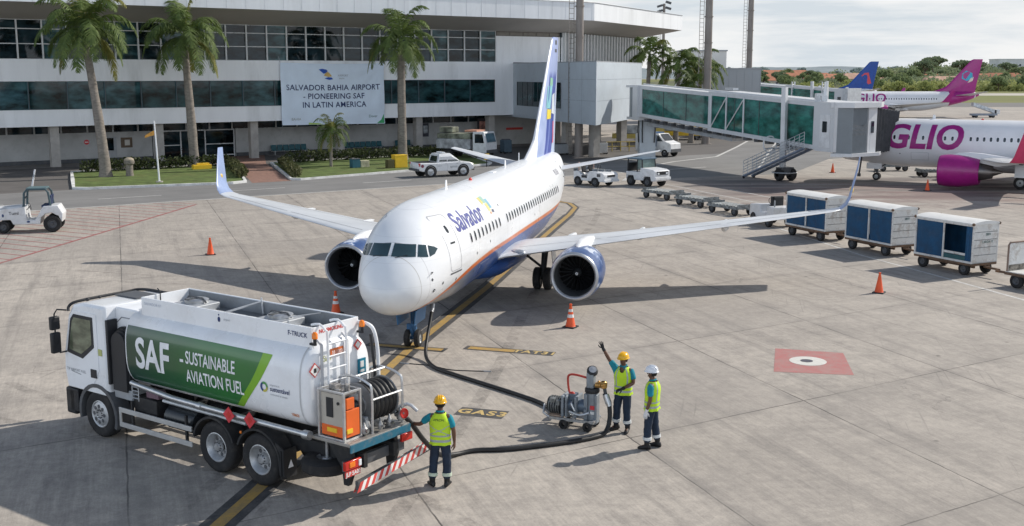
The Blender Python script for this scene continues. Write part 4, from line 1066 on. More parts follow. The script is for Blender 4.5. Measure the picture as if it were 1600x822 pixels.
        m2 = MB(); m2.lathe(o, ax, [(1.8, .48 * R), (2.3, .47 * R), (2.9, .37 * R), (3.15, .33 * R), (3.15, .30 * R)], 30); m2.build('core_nozzle', M('hot_metal', (.22, .20, .19), .4, .9), cowl)
        m2 = MB(); m2.lathe(o, ax, [(2.9, .22 * R), (3.2, .2 * R), (3.75, .03)], 20); m2.build('exhaust_plug', M('hot_metal', (.22, .20, .19), .4, .9), cowl)
        m2 = MB(); rings = []
        wzl = 1.62 + .08 * ey if not P.get('wing') else 1.9
        for x, w_, z0, z1 in ((ex - .75, .03, ez + .70 * R, ez + .86 * R), (ex - 1.1, .13, ez + .70 * R, ez + .93 * R), (ex - 1.8, .19, ez + .6 * R, ez + .98 * R), (ex - 2.5, .2, ez + .45 * R, ez + .95 * R), (ex - 3.4, .2, ez + .3 * R, ez + .85 * R), (ex - 4.6, .06, ez + .45 * R, ez + .7 * R)):
            rings.append([(x, (ey * side) + w_ * c_, z_) for c_, z_ in ((-1, z0), (1, z0), (1, z1 - .08), (.55, z1), (-.55, z1), (-1, z1 - .08))])
        m2.loft(rings); m2.build('pylon', P['pylon'], t, 50)
    # tail
    for side in (1, -1):
        sc = [((-21.0, .55, 3.50), 2.9, .26), ((-21.6, 1.05, 3.57), 2.55, .22), ((-24.55, 4.98, 4.22), .95, .07)]
        m2 = MB().loft([[V((p.x, p.y * side, p.z)) for p in airfoil(a, c, th, (0, -.1, 1), 12)] for a, c, th in sc]); m2.build('tailplane', P['stab'], t, 60)
    m2 = MB(); fs_ = [(3.85, -17.3, -24.9), (4.3, -18.4, -24.95), (4.62, -19.4, -25.0), (4.95, -20.15, -25.05), (5.4, -20.62, -25.12), (6.5, -21.58, -25.32), (8, -22.9, -25.6), (9.30, -24.05, -25.85), (9.44, -24.4, -25.85)]
    rings = []
    for z_, xl, xt in fs_:
        c = xl - xt; th = .085 * c * (1 if z_ > 5 else 1.1 - .1 * (z_ - 3.8)); th = min(th, .42)
        rings.append([V((p[0], p[2] * 1.0, z_)) for p in [((xl - c * (.5 - .5 * cos(pi * i / 12))), 0, (1 if s else -1) * th * .5 * 2 * max(.0, (1.48 * sqrt(tt) - .63 * tt - 1.758 * tt ** 2 + 1.4215 * tt ** 3 - .5075 * tt ** 4) if True else 0)) for s, idx in ((1, range(0, 13)), (0, range(11, 0, -1))) for i in idx for tt in [.5 - .5 * cos(pi * i / 12)]]])
    m2.loft(rings); fin = m2.build('tail_fin', P['fin'], t, 60)
    # gear
    def wheel(par, c, r, wd):
        m2 = MB(); y0 = c[1]; pr = [(-wd / 2, r * .55), (-wd / 2, r * .86), (-wd * .36, r * .98), (0, r), (wd * .36, r * .98), (wd / 2, r * .86), (wd / 2, r * .55)]
        m2.lathe(c, (0, 1, 0), pr, 24); o = m2.build('wheel', RUBBER, par)
        m2 = MB(); m2.lathe(c, (0, 1, 0), [(-wd * .46, .02), (-wd * .46, r * .25), (-wd * .30, r * .5), (-wd * .45, r * .57)], 18); m2.lathe(c, (0, 1, 0), [(wd * .46, .02), (wd * .46, r * .25), (wd * .30, r * .5), (wd * .45, r * .57)], 18); m2.build('wheel_hub', M('wheel_hub_grey', (.35, .36, .36), .5, .3), o)
    ngx = P.get('ngx', -2.58); mgx = -11.94
    m2 = MB(); m2.cyl((ngx, 0, .26), (ngx - .05, 0, 1.35), .065, .085); m2.cyl((ngx, -.2, .26), (ngx, .2, .26), .045); m2.tube([(ngx - .05, 0, .75), (ngx - .75, 0, 1.25)], .04, 6); m2.box((ngx + .1, 0, .62), (.12, .28, .16)); m2.tube([(ngx + .08, 0, .35), (ngx + .22, 0, .55), (ngx + .05, 0, .8)], .03, 6)
    ng = m2.build('nose_gear', P.get('gearm', M('gear_leg_blue', (.04, .12, .25), .45, var=.3)), t)
    m2 = MB()
    for s in (-1, 1): m2.box((ngx + .15, s * .27, .98), (1.0, .025, .42), rx=s * -.12)
    m2.build('nose_gear_door', P.get('geardoor', M('door_blue', (.05, .16, .33), .4)), t, 0)
    for s in (-1, 1): wheel(ng, (ngx, s * .15, .255), .255, .15)
    for side in (1, -1):
        y_ = 1.99 * side
        m2 = MB(); m2.cyl((mgx, y_, .42), (mgx + .05, y_ + .12 * side, 1.75), .10, .13); m2.cyl((mgx, y_ - .33, .42), (mgx, y_ + .33, .42), .06)
        m2.tube([(mgx, y_, .8), (mgx + .1, y_ - side * .9, 1.5)], .05, 6); m2.tube([(mgx - .1, y_, .5), (mgx - .3, y_, .9), (mgx - .1, y_, 1.25)], .035, 6); m2.tube([(mgx + .12, y_ + .1, .5), (mgx + .1, y_ + .12, 1.7)], .018, 5)
        mg = m2.build('main_gear', M('gear_leg_dark', (.05, .055, .06), .45, .3, var=.3), t)
        for s in (-1, 1): wheel(mg, (mgx, y_ + s * .19, .41), .41, .26)
        m2 = MB(); m2.box((mgx, y_ + side * .42, 1.15), (.7, .03, .8), rx=side * .12); m2.build('gear_door', P.get('geardoor2', WHITE), t, 0)
    return t, patch
def fus_text(t, nm, s, x0, z0, size, mat, side=1, off=.006, slope=0., cuts=2, sx=1., **k):
    vs, fs = text_mesh(s, size, align='LEFT', cuts=cuts, **k); pts = []; vs = [(u * sx, v) for u, v in vs]
    for u, v in vs:
        x = x0 - u * side; zc, ry, rt, rb = sect(x); R = (ry + rt) / 2
        th0 = th_of_z(x, z0, 1); th = th0 + (v + slope * u) / R
        if side < 0: th = pi - th
        pts.append(fus(x, th, off))
    m2 = MB(); m2.add(pts, fs); return m2.build(nm, mat, t, 0, fix=False)
def fus_poly(t, nm, pts2, mat, off=.006):
    """polygon given as (x, z) on the port side"""
    bm = bmesh.new(); vs = [bm.verts.new((p[0], p[1], 0)) for p in pts2]; bm.faces.new(vs)
    for _ in range(3):
        bmesh.ops.triangulate(bm, faces=bm.faces); es = [e for e in bm.edges if e.calc_length() > .18]
        if es: bmesh.ops.subdivide_edges(bm, edges=es, cuts=1)
    bmesh.ops.triangulate(bm, faces=bm.faces); bm.verts.index_update()
    m2 = MB(); m2.add([fus(v.co.x, th_of_z(v.co.x, v.co.y), off) for v in bm.verts], [tuple(v.index for v in f.verts) for f in bm.faces]); bm.free()
    return m2.build(nm, mat, t, 0, fix=False)

# ---- paints
def fus_paint():
    m, nt, b = _new('fuselage_white_orange_blue'); o = _obj(nt); x, y, z_ = _sep(nt, o)
    fc = nt.nodes.new('ShaderNodeFloatCurve'); cv = fc.mapping.curves[0]
    L = [(0, 1.08), (.5, 1.20), (1.2, 1.42), (2.2, 1.78), (3.5, 2.06), (5.5, 2.20), (9, 2.24), (15, 2.28), (18, 2.32), (21, 2.4), (26, 2.6)]
    pts = [(a / 26, b_ / 4) for a, b_ in L]
    cv.points[0].location = pts[0]; cv.points[1].location = pts[-1]
    for p in pts[1:-1]: cv.points.new(*p)
    fc.mapping.update(); nt.links.new(_math(nt, 'DIVIDE', _math(nt, 'MULTIPLY', x, -1), 26), fc.inputs['Value'])
    d = _math(nt, 'SUBTRACT', z_, _math(nt, 'MULTIPLY', fc.outputs[0], 4))
    n = _noise(nt, o, 1.1, 5, .6); nst = _noise(nt, _map(nt, o, (.4, 3, 3)), 1.5, 5, .7)
    wht = _mix(nt, _range(nt, n, .35, .7), (.80, .82, .845), (.745, .765, .79))
    wht = _mix(nt, _math(nt, 'MULTIPLY', _range(nt, nst, .52, .78, 0, .45), _range(nt, x, -1.2, -3)), wht, (.60, .60, .59))
    # the nose is a little yellower towards its lower edge
    lown = _math(nt, 'MULTIPLY', _range(nt, x, -1.3, -.4), _range(nt, z_, 2.1, 1.3))
    wht = _mix(nt, _math(nt, 'MULTIPLY', lown, .35), wht, (.62, .55, .46))
    # skin panel joints
    ring = _math(nt, 'ABSOLUTE', _math(nt, 'SUBTRACT', _math(nt, 'FRACT', _math(nt, 'DIVIDE', x, 1.9)), .5))
    wht = _mix(nt, _range(nt, ring, .003, .007, .55, 0), wht, (.42, .42, .44))
    lap = _math(nt, 'ABSOLUTE', _math(nt, 'SUBTRACT', _math(nt, 'FRACT', _math(nt, 'DIVIDE', z_, .62)), .5)); wht = _mix(nt, _range(nt, lap, .004, .012, .30, 0), wht, (.48, .48, .50))
    wht = _mix(nt, _math(nt, 'MULTIPLY', _math(nt, 'MULTIPLY', _range(nt, nst, .45, .7, 0, .35), _range(nt, z_, 3.0, 2.2)), _range(nt, x, -1.6, -3.5)), wht, (.55, .55, .55))
    gy = _mix(nt, _range(nt, n, .35, .7), (.16, .17, .20), (.22, .23, .26))
    blu = _mix(nt, _range(nt, n, .35, .7), (.016, .06, .23), (.03, .095, .30))
    low = _mix(nt, _range(nt, x, -3.4, -5.4), gy, blu)
    ora = _mix(nt, _range(nt, n, .3, .7), (.66, .165, .035), (.54, .115, .02))
    col = _mix(nt, _range(nt, d, .095, .105), (.62, .33, .2), wht)
    col = _mix(nt, _range(nt, d, .070, .080), ora, col)
    col = _mix(nt, _range(nt, d, -.055, -.045), low, col)
    nt.links.new(col, b.inputs['Base Color']); nt.links.new(_range(nt, n, .3, .7, .26, .4), b.inputs['Roughness'])
    b.inputs['Coat Weight'].default_value = .3; b.inputs['Coat Roughness'].default_value = .12
    _bump(nt, b, _noise(nt, o, 2.2, 2), .06, .03)
    return m
def fin_paint():
    m, nt, b = _new('tail_fin_blues'); o = _obj(nt); x, y, z_ = _sep(nt, o); n = _noise(nt, o, 1.2, 4)
    # distance behind the leading edge
    le = _math(nt, 'SUBTRACT', _math(nt, 'MULTIPLY', _math(nt, 'SUBTRACT', z_, 5.4), -.883), 20.62)
    d = _math(nt, 'SUBTRACT', le, x)
    pale = _mix(nt, _range(nt, n, .3, .7), (.30, .38, .62), (.42, .50, .74)); deep = _mix(nt, _range(nt, n, .3, .7), (.045, .075, .33), (.065, .10, .40))
    v = _math(nt, 'ADD', d, _math(nt, 'MULTIPLY', _math(nt, 'SUBTRACT', z_, 4.0), .42))
    col = _mix(nt, _range(nt, v, 1.9, 1.95), pale, deep)
    col = _mix(nt, _range(nt, v, 2.5, 2.55), col, (.16, .22, .52)); col = _mix(nt, _range(nt, v, 2.9, 2.95), col, deep)
    col = _mix(nt, _range(nt, v, 4.1, 4.15), col, (.50, .58, .74))
    col = _mix(nt, _math(nt, 'MULTIPLY', _range(nt, z_, 7.6, 7.9), .75), col, pale)
    col = _mix(nt, _range(nt, d, .09, .13), (.80, .81, .83), col)
    nt.links.new(col, b.inputs['Base Color']); b.inputs['Roughness'].default_value = .35
    return m
WINGM = M('wing_pale_grey', (.66, .685, .71), .38, .15, var=.06, scale=.8, dirt=(.42, .43, .44), dirtamt=.45, dscale=.9, stretch=(1, .3, 1))
BELLYB = M('belly_blue', (.03, .09, .29), .4, var=.2)
def cowl_paint():
    m, nt, b = _new('cowl_blue_patched'); o = _obj(nt); n = _noise(nt, _map(nt, o, (1, 1.6, 1.6)), 1.5, 4, .55); n2 = _noise(nt, o, 6, 3)
    c = _mix(nt, _range(nt, n2, .3, .7), (.012, .045, .165), (.026, .085, .25))
    c = _mix(nt, _range(nt, n, .54, .57), c, (.12, .19, .38)); c = _mix(nt, _range(nt, n, .60, .63), c, (.55, .60, .70))
    nt.links.new(c, b.inputs['Base Color']); b.inputs['Roughness'].default_value = .35; b.inputs['Coat Weight'].default_value = .3
    return m
LETB = M('livery_indigo', (.075, .085, .30), .4)
P1 = dict(fus=fus_paint(), belly=BELLYB, wing_m=WINGM, winglet=M('winglet_blue_grey', (.27, .35, .55), .35, var=.15, scale=1.5), cowl=cowl_paint(), pylon=WHITE, stab=WINGM, fin=fin_paint(), lip=M('inlet_lip_metal', (.46, .48, .51), .35, .6, var=.12),
          cockglass=glass('cockpit_glass', (.03, .065, .08), .06, .3), winrim=M('window_rim', (.62, .63, .65), .4), doorline=M('door_outline', (.42, .43, .45), .5))
NOSE = (-3.4155, 29.011); TH = -.21915
ac, patch = airliner('jet_airliner', 'white twin-engine jet with blue belly and orange stripe parked nose-on in the centre', (NOSE[0], NOSE[1], 0), TH - pi / 2, 1., P1)
fus_text(ac, 'livery_lettering', 'Salvador', -3.05, 3.55, .86, LETB, bold=.022, space=1.02)
# mosaic of coloured patches after the name
for nm, c, pts in (('livery_patch', (.62, .55, .16), [(-6.620, 3.672), (-6.879, 3.734), (-6.879, 3.890), (-6.620, 3.890)]), ('livery_patch', (.72, .62, .22), [(-6.879, 3.454), (-7.146, 3.454), (-7.146, 3.688), (-6.879, 3.688)]),
                   ('livery_patch', (.30, .50, .42), [(-6.879, 3.703), (-7.153, 3.703), (-7.182, 3.898), (-6.879, 3.898)]), ('livery_patch', (.20, .42, .55), [(-7.167, 3.516), (-7.412, 3.516), (-7.434, 3.797), (-7.167, 3.797)]),
                   ('livery_patch', (.10, .11, .17), [(-7.218, 3.376), (-7.455, 3.376), (-7.455, 3.469), (-7.218, 3.469)]), ('livery_patch', (.66, .38, .20), [(-6.930, 3.360), (-7.110, 3.360), (-7.110, 3.430), (-6.930, 3.430)])):
    fus_poly(ac, nm, pts, M('mosaic_%d' % int(c[0] * 100), c, .4))
fus_text(ac, 'registration_lettering', 'PR-SSA', -19.0, 3.62, .36, M('registration_grey', (.30, .30, .34), .5), bold=.02)
def fin_poly(t, pts, mat, nm='livery_patch'):
    for s in (1, -1):
        o = []
        for x, z_ in pts:
            le = -20.62 - (z_ - 5.4) * .883; te = -25.12 - (z_ - 5.4) * .182; tt = max(.02, min(.98, (le - x) / (le - te))); c = le - te; th = min(.085 * c, .42)
            y = th * (1.48 * sqrt(tt) - .63 * tt - 1.758 * tt ** 2 + 1.4215 * tt ** 3 - .5075 * tt ** 4); o.append(V((x, s * (y + .012), z_)))
        m2 = MB(); c = sum(o, V()) / len(o); m2.add(o, [tuple(range(len(o)))]); m2.build(nm, mat, t, 0, fix=False)
fin_poly(ac, [(-22.0, 6.25), (-22.9, 6.2), (-23.4, 6.85), (-23.6, 7.3), (-22.6, 7.2)], M('fin_teal', (.22, .52, .58), .4))
fin_poly(ac, [(-23.0, 7.25), (-23.7, 7.2), (-23.8, 7.55), (-23.2, 7.6)], M('fin_green', (.25, .52, .36), .4))
fin_poly(ac, [(-22.0, 5.75), (-23.1, 5.75), (-23.2, 6.15), (-22.2, 6.2)], M('fin_yellow', (.78, .62, .06), .4))
fin_poly(ac, [(-23.7, 4.6), (-24.2, 4.6), (-24.2, 5.6), (-23.8, 5.6)], M('fin_pink', (.62, .16, .28), .4))
fin_poly(ac, [(-23.3, 6.0), (-24.3, 5.9), (-24.4, 6.9), (-23.6, 6.8)], M('fin_pale', (.62, .68, .74), .4))
fin_poly(ac, [(-24.6, 9.1), (-25.1, 9.1), (-25.1, 9.3), (-24.6, 9.3)], DGREY, 'fin_marking')
fin_poly(ac, [(-24.5, 8.75), (-25.1, 8.75), (-25.1, 8.9), (-24.5, 8.9)], DGREY, 'fin_marking')
# winglet badges
for s in (1, -1):
    m2 = MB(); m2.ell((-16.62, s * 13.02, 3.42), (.13, .075, .13)); m2.build('winglet_badge', M('badge_gold', (.70, .50, .14), .4), ac)

MAG = M('magenta_paint', (.34, .012, .19), .35, var=.12, coat=.3); MAGL = M('magenta_lettering', (.30, .010, .18), .4)
PINKW = M('pink_red_winglet', (.50, .045, .12), .35)
GF = M('pale_airliner_white', (.72, .725, .74), .35, var=.06, scale=.5, dirt=(.5, .49, .47), dirtamt=.25, dscale=.4)
WG = M('wing_plain_grey', (.50, .51, .52), .45, .1)  # plain grey paint for wings and tailplane
gw = [((-7.7, .7, 1.60), 5.6, .62), ((-8.25, 1.42, 1.78), 4.75, .56), ((-9.7, 4.0, 1.95), 3.0, .36), ((-11.1, 7.6, 2.05), 1.9, .2), ((-11.9, 9.3, 2.15), 1.35, .12)]
gt = [((-12.0, 9.5, 2.19), 1.4, .10, 20), ((-12.12, 9.68, 2.33), 1.35, .09, 48), ((-12.25, 9.78, 2.55), 1.3, .08, 66), ((-12.95, 10.3, 4.7), .9, .05, 70)]
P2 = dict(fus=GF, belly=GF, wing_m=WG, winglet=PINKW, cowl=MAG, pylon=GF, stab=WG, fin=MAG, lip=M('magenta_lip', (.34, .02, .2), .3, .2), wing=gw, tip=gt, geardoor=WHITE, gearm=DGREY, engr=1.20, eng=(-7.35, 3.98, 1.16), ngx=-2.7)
a2_, _ = airliner('jet_airliner', 'white airliner with big magenta lettering docked at the near boarding bridge', (24.45, 84.2, 0), atan2(.5, -.866), 1.08, P2)
fus_text(a2_, 'livery_lettering', 'GLIO', -3.35, 3.06, 2.25, MAGL, off=.012, cuts=5, sx=.92, bold=.034, shear=.14, space=1.04)
P3 = dict(P2); P3.update(far=True, wing=None, tip=None, winglet=MAG, eng=(-7.42, 3.88, 1.3))
a3_, _ = airliner('jet_airliner', 'farther white airliner with magenta tail beyond the rear boarding bridge', (55.4, 203, 0), atan2(.06, -1), 1.08, P3)
fus_text(a3_, 'livery_lettering', 'GLIO', -5.2, 3.1, 2.2, MAGL, cuts=4, bold=.016, shear=.1, off=.03)
fin_poly(a3_, [(-22.6, 6.3), (-23.5, 5.9), (-24.4, 6.4), (-24.3, 7.2), (-23.3, 7.6), (-22.7, 7.1)], M('fin_cyan', (.05, .38, .56), .4), 'tail_emblem')
fin_poly(a3_, [(-23.6, 5.6), (-24.4, 5.9), (-24.6, 6.6), (-24.1, 6.4)], M('fin_sand', (.70, .62, .52), .4), 'tail_emblem')
m2 = MB()
for k in range(36):
    x = -25.6 + k * .11
m2.loft([[fus(x, 2 * pi * k / 32, .02) for k in range(32)] for x in (-20.6, -21.5, -22.5, -23.5, -24.5, -25.6)]); m2.build('tail_cone_paint', MAG, a3_, 60)
BLUT = M('royal_blue_tail', (.012, .065, .30), .4)
P4 = dict(P3); P4.update(fin=BLUT, cowl=GF, winglet=GF)
a4_, _ = airliner('jet_airliner', 'distant airliner showing only a royal blue tail with red emblem', (49.8, 243, 0), atan2(.08, -1), 1.08, P4)
fin_poly(a4_, [(-23.2, 7.2), (-22.6, 6.7), (-22.9, 6.3), (-24.0, 5.0), (-24.6, 5.2), (-24.2, 6.5), (-24.0, 7.3)], M('tail_red_emblem', (.58, .07, .09), .45), 'tail_emblem')
# ================================================================== boarding bridges
BRW = M('bridge_white_steel', (.62, .635, .65), .45, var=.06, scale=.8, dirt=(.36, .36, .35), dirtamt=.4, dscale=.8)
BRG = M('bridge_roller_grey', (.25, .28, .30), .5, var=.06, scale=1.5)
TEALG = glass('bridge_teal_glass', (.028, .145, .12), .06, .6, .8, spec=.6)
BELL = M('bellows_fabric', (.055, .057, .062), .8, var=.3)
class Ax:      # frame whose x runs along the tunnel and whose floor falls with it
    def __init__(s, a, b_, org):
        s.a = V(a); s.d = (V(b_) - s.a); s.L = s.d.length; s.d.normalize(); s.n = V((-s.d.y, s.d.x)); s.o = V(org)
    def __call__(s, x, y, z_): q = s.a + s.d * x + s.n * y - s.o; return V((q.x, q.y, z_))
def hexa(mb, A, x0, x1, y0, y1, f0, f1, mi=0):
    """box along the frame; f0, f1 = functions of x giving bottom and top heights"""
    vs = [A(x0, y0, f0(x0)), A(x1, y0, f0(x1)), A(x1, y1, f0(x1)), A(x0, y1, f0(x0)), A(x0, y0, f1(x0)), A(x1, y0, f1(x1)), A(x1, y1, f1(x1)), A(x0, y1, f1(x0))]
    mb.add(vs, [(0, 3, 2, 1), (4, 5, 6, 7), (0, 1, 5, 4), (1, 2, 6, 5), (2, 3, 7, 6), (3, 0, 4, 7)], mi)
def bridge(label, a, b_, zl, zr, near=True, splits=(), diag=()):
    t = thing('boarding_bridge', label, 'boarding bridge', (a[0], a[1], 0), 0)
    A = Ax(a, b_, a); L = A.L
    bot = lambda x: zl[0] + (zr[0] - zl[0]) * x / L; top = lambda x: zl[1] + (zr[1] - zl[1]) * x / L
    sp = splits[0]; Wd = 2.7
    for nm, x0, x1, e in (('inner_tunnel', .0, sp + .3, 0.), ('outer_tunnel', sp, L, .16)):
        mb = MB()
        hexa(mb, A, x0, x1, -e, Wd + e, lambda x: top(x) - .32 + e * .6, lambda x: top(x) + e * .6)       # roof beam
        hexa(mb, A, x0, x1, -e, Wd + e, lambda x: bot(x) - e, lambda x: bot(x) + .30 - e)           # floor beam
        hexa(mb, A, x0, x0 + .5, -e, Wd + e, lambda x: bot(x) + .30 - e, lambda x: top(x) - .32 + e * .6)
        hexa(mb, A, x1 - .25, x1, -e, Wd + e, lambda x: bot(x) + .30 - e, lambda x: top(x) - .32 + e * .6)
        tn = mb.build(nm, BRW, t, 0)
        for side, y in ((1, -e + .05), (-1, Wd + e - .05)):
            n = max(2, int((x1 - x0) / 3.2))
            for k in range(n):
                xa = x0 + .5 + (x1 - x0 - .75) * k / n; xb = x0 + .5 + (x1 - x0 - .75) * (k + 1) / n
                m2 = MB(); m2.quad(A(xa, y, bot(xa) + .29 - e), A(xb, y, bot(xb) + .29 - e), A(xb, y, top(xb) - .30 + e * .6), A(xa, y, top(xa) - .30 + e * .6)); m2.build('glass_panel', TEALG, tn, 0, fix=False)
            if near and side == 1:
                for k in range(1, n):
                    x = x0 + .5 + (x1 - x0 - .75) * k / n
                    m2 = MB(); hexa(m2, A, x - .025, x + .025, y - .03, y - .005, lambda q: bot(q) + .3 - e, lambda q: top(q) - .32); m2.build('glazing_bar', DGREY, tn, 0)
    if near:
        e = .16
        for (x0, x1) in diag:
            m2 = MB(); m2.tube([A(x0, -e - .03, bot(x0) + .15), A(x0, -e - .03, top(x0) - .1)], .075, 4); m2.build('frame_post', BRW, t, 0)
            m2 = MB(); m2.tube([A(x0, -e - .03, bot(x0) + .2), A(x1, -e - .03, top(x1) - .2)], .06, 4); m2.build('frame_diagonal', BRW, t, 0)
        x1 = diag[-1][1]; m2 = MB(); m2.tube([A(x1, -e - .03, bot(x1) + .15), A(x1, -e - .03, top(x1) - .1)], .075, 4); m2.build('frame_post', BRW, t, 0)
    # under-floor beam, cable trays
    m2 = MB(); hexa(m2, A, 1, sp + 3, .3, 2.3, lambda x: bot(x) - .75, lambda x: bot(x) - .45); m2.build('under_beam', GALV, t, 0)
    for k in range(16):
        x = 1.5 + k * (L - 3) / 16; m2 = MB(); m2.box(tuple(A(x, .15, bot(x) - .25)), (.5, .5, .28), rz=atan2(A.d.y, A.d.x)); m2.build('cable_tray', DGREY, t, 0)
    m2 = MB(); hexa(m2, A, .5, L, .1, .22, lambda x: top(x) + .10, lambda x: top(x) + .2); m2.build('roof_rail', BRW, t, 0)
    # rotunda and its column
    m2 = MB(); c = A(-1.6, 1.1, 0); m2.cyl((c.x, c.y, zl[0] - .1), (c.x, c.y, zl[1] - .2), 1.15, n=28); m2.build('rotunda', BRG, t, 50)
    m2 = MB(); m2.cyl((c.x, c.y, zl[1] - .2), (c.x, c.y, zl[1] + .02), 1.5, n=28); m2.cyl((c.x, c.y, zl[0] - .3), (c.x, c.y, zl[0] - .1), 1.4, n=28); m2.build('rotunda_ring', BRW, t)
    m2 = MB()
    hexa(m2, A, -1.0, 0.0, -.2, 2.9, lambda x: zl[0] - .35, lambda x: zl[1] + .03); m2.build('rotunda_portal', BRW, t, 0)
    m2 = MB(); m2.box((c.x + .5, c.y - .3, zl[0] / 2 - .15), (1.5, 1.5, zl[0] - .3)); m2.build('rotunda_column', PANEL, t, 0)
    m2 = MB(); q = V((c.x + .5, c.y - .3, 0))
    for dx, dy in ((-.82, -.5), (-.5, -.82), (.6, -.82)):
        m2.tube([(q.x + dx, q.y + dy, zl[0] - .2), (q.x + dx * 1.1, q.y + dy * 1.1, zl[0] - 1.2), (q.x + dx, q.y + dy, 1.4)], .06, 6)
    m2.build('hanging_cables', DARK, t)
    # lift frame with wheels
    x = splits[1]
    m2 = MB(); z_t = top(x) + .95
    m2.tube([A(x, -.45, z_t), A(x + .1, -.45, bot(x) + .1), A(x - .25, -.2, .95)], .24, 4)
    m2.tube([A(x, Wd + .45, z_t), A(x, Wd + .45, bot(x) - .45), A(x, -.3, bot(x) - .45)], .2, 4); lf = m2.build('lift_frame', BRW, t, 0)
    m2 = MB(); c2 = A(x - .1, -.1, .80); m2.box(tuple(c2), (1.1, .7, .35), rz=.5); m2.tube([A(x, -.5, .5), A(x, .5, .5)], .14, 8); bg = m2.build('wheel_bogie', DGREY, t, 0)
    for y in (-.62, .42):
        c3 = A(x, y, .46); m2 = MB(); m2.lathe(tuple(c3 - A.n.to_3d() * .2), tuple(A.n.to_3d()), [(0, .2), (0, .40), (.08, .46), (.32, .46), (.4, .40), (.4, .2)], 20); m2.build('tyre', RUBBER, bg)
    m2 = MB(); q = [A(x + .9 * cos(a), -.2 + .9 * sin(a), .62) for a in [2 * pi * k / 16 for k in range(16)]]; m2.tube(q, .04, 5, loop=True, cap=False); m2.build('bumper_ring', YELLOW if False else GALV, bg)
    return t, A, bot, top
brt, A1_, bot1, top1 = bridge('near boarding bridge with green glass walls and outside stairs', (11.7, 104), (21.4, 79), (3.85, 6.67), (2.65, 5.72), True, (12.4, 23.4), ((12.9, 15.2), (15.2, 17.7)))
o_ = V((11.7, 104)); L1 = A1_.L
W3 = lambda x, y, z_: (x - o_.x, y - o_.y, z_)
# head: panelled vestibule with door, roller drum, white portal, bellows
mb = MB(); hexa(mb, A1_, L1, L1 + 2.1, -.16, 2.9, lambda x: 2.42, lambda x: 5.82); vs = mb.build('vestibule', BRW, brt, 0)
mb = MB(); hexa(mb, A1_, L1 + .55, L1 + 1.65, -.20, -.17, lambda x: 2.7, lambda x: 4.95); dr = mb.build('vestibule_door', M('door_white', (.68, .69, .70), .4), brt, 0)
mb = MB(); hexa(mb, A1_, L1 + .85, L1 + 1.35, -.22, -.205, lambda x: 3.75, lambda x: 4.5); mb.build('door_window', GLASSD, dr, 0)
mb = MB(); pol = [(22.05, 77.15), (23.2, 76.75), (24.55, 77.9), (24.9, 79.6), (23.4, 80.6)]
mb.prism([W3(*p, 0)[:2] for p in pol], 2.35, 5.45); mb.build('roller_drum', BRG, brt, 0)
mb = MB(); mb.prism([W3(*p, 0)[:2] for p in [(21.8, 77.2), (23.2, 76.5), (25.6, 78.3), (26.4, 80.2), (24, 81.2)]], 5.452, 5.80); mb.build('cab_roof', BRW, brt, 0); mb = MB(); mb.prism([W3(*p, 0)[:2] for p in [(21.9, 77.2), (23.2, 76.6), (25.6, 78.2), (26.4, 80.2), (24, 81.0)]], 2.12, 2.345); mb.build('cab_floor', BRW, brt, 0)
mb = MB()
for k in range(26):
    p = V(pol[1]).lerp(V(pol[2]), k / 26); n_ = V((.65, -.76)).normalized(); p = p + n_ * .012
    mb.box(W3(p.x, p.y, 3.9), (.012, .012, 3.08), rz=.7)
for k in range(18):
    p = V(pol[0]).lerp(V(pol[1]), k / 18) + V((-.33, -.94)) * .012; mb.box(W3(p.x, p.y, 3.9), (.012, .012, 3.08))
mb.build('roller_slats', M('roller_slat_grey', (.20, .225, .245), .5), brt, 0)
def strokes_fn(): pass
mb = MB()
for r in range(3):
    put_text(mb, 'BOARDING BRIDGE', .2, lambda u, v: V(W3(23.85, 77.3, 4.2 - r * .28)) + V((.76, .65, 0)) * u + V((.012, -.014, v)), space=1.0, bold=.01)
mb.build('drum_lettering', M('faded_grey_letters', (.17, .185, .2), .6), brt, 0, fix=False)
mb = MB(); mb.prism([W3(*p, 0)[:2] for p in [(24.62, 77.9), (25.4, 78.55), (26.1, 80.0), (25.2, 80.4)]], 2.35, 5.45); cp = mb.build('cab_portal', BRW, brt, 0)
mb = MB(); mb.box(W3(25.02, 78.215, 4.1), (.34, .04, .8), rz=.695); mb.build('portal_window', GLASSD, cp, 0)
# bellows: concertina rings leaning towards the aircraft
mb = MB(); P0, P1_ = [V((25.35, 78.6, 0)), V((24.4, 81.3, 0))], [V((27.75, 81.6, 0)), V((26.2, 83.6, 0))]
rings = []
for k in range(17):
    s = k / 16; a = P0[0].lerp(P1_[0], s); b_ = P0[1].lerp(P1_[1], s); out = .14 if k % 2 else 0.
    e = (a - b_).normalized() * out; a = a + e; b_ = b_ - e; zt_ = 5.35 - .35 * s + out * .6; zb_ = 2.25 + .1 * s - out * .4
    lean = V((.35, .25, 0)) * s
    rings.append([W3(a.x, a.y, zb_), W3(a.x + lean.x, a.y + lean.y, zt_), W3(b_.x + lean.x, b_.y + lean.y, zt_), W3(b_.x, b_.y, zb_)])
mb.loft(rings); mb.build('bellows', BELL, brt, 0)
mb = MB(); mb.tube([W3(24.2, 77.6, 2.2), W3(24.0, 77.4, .9)], .06, 6); mb.cyl(W3(24.0, 77.4, .75), W3(24.0, 77.4, .95), .12); mb.build('hanging_power_cable', DARK, brt)
mb = MB(); q = [W3(19.2 + .5 * cos(a), 83.6 + .1 * sin(a), 2.55 + .62 * sin(a)) for a in [2 * pi * k / 20 for k in range(20)]]; mb.tube(q, .05, 6, loop=True, cap=False); mb.build('cable_loop', BRW, brt)
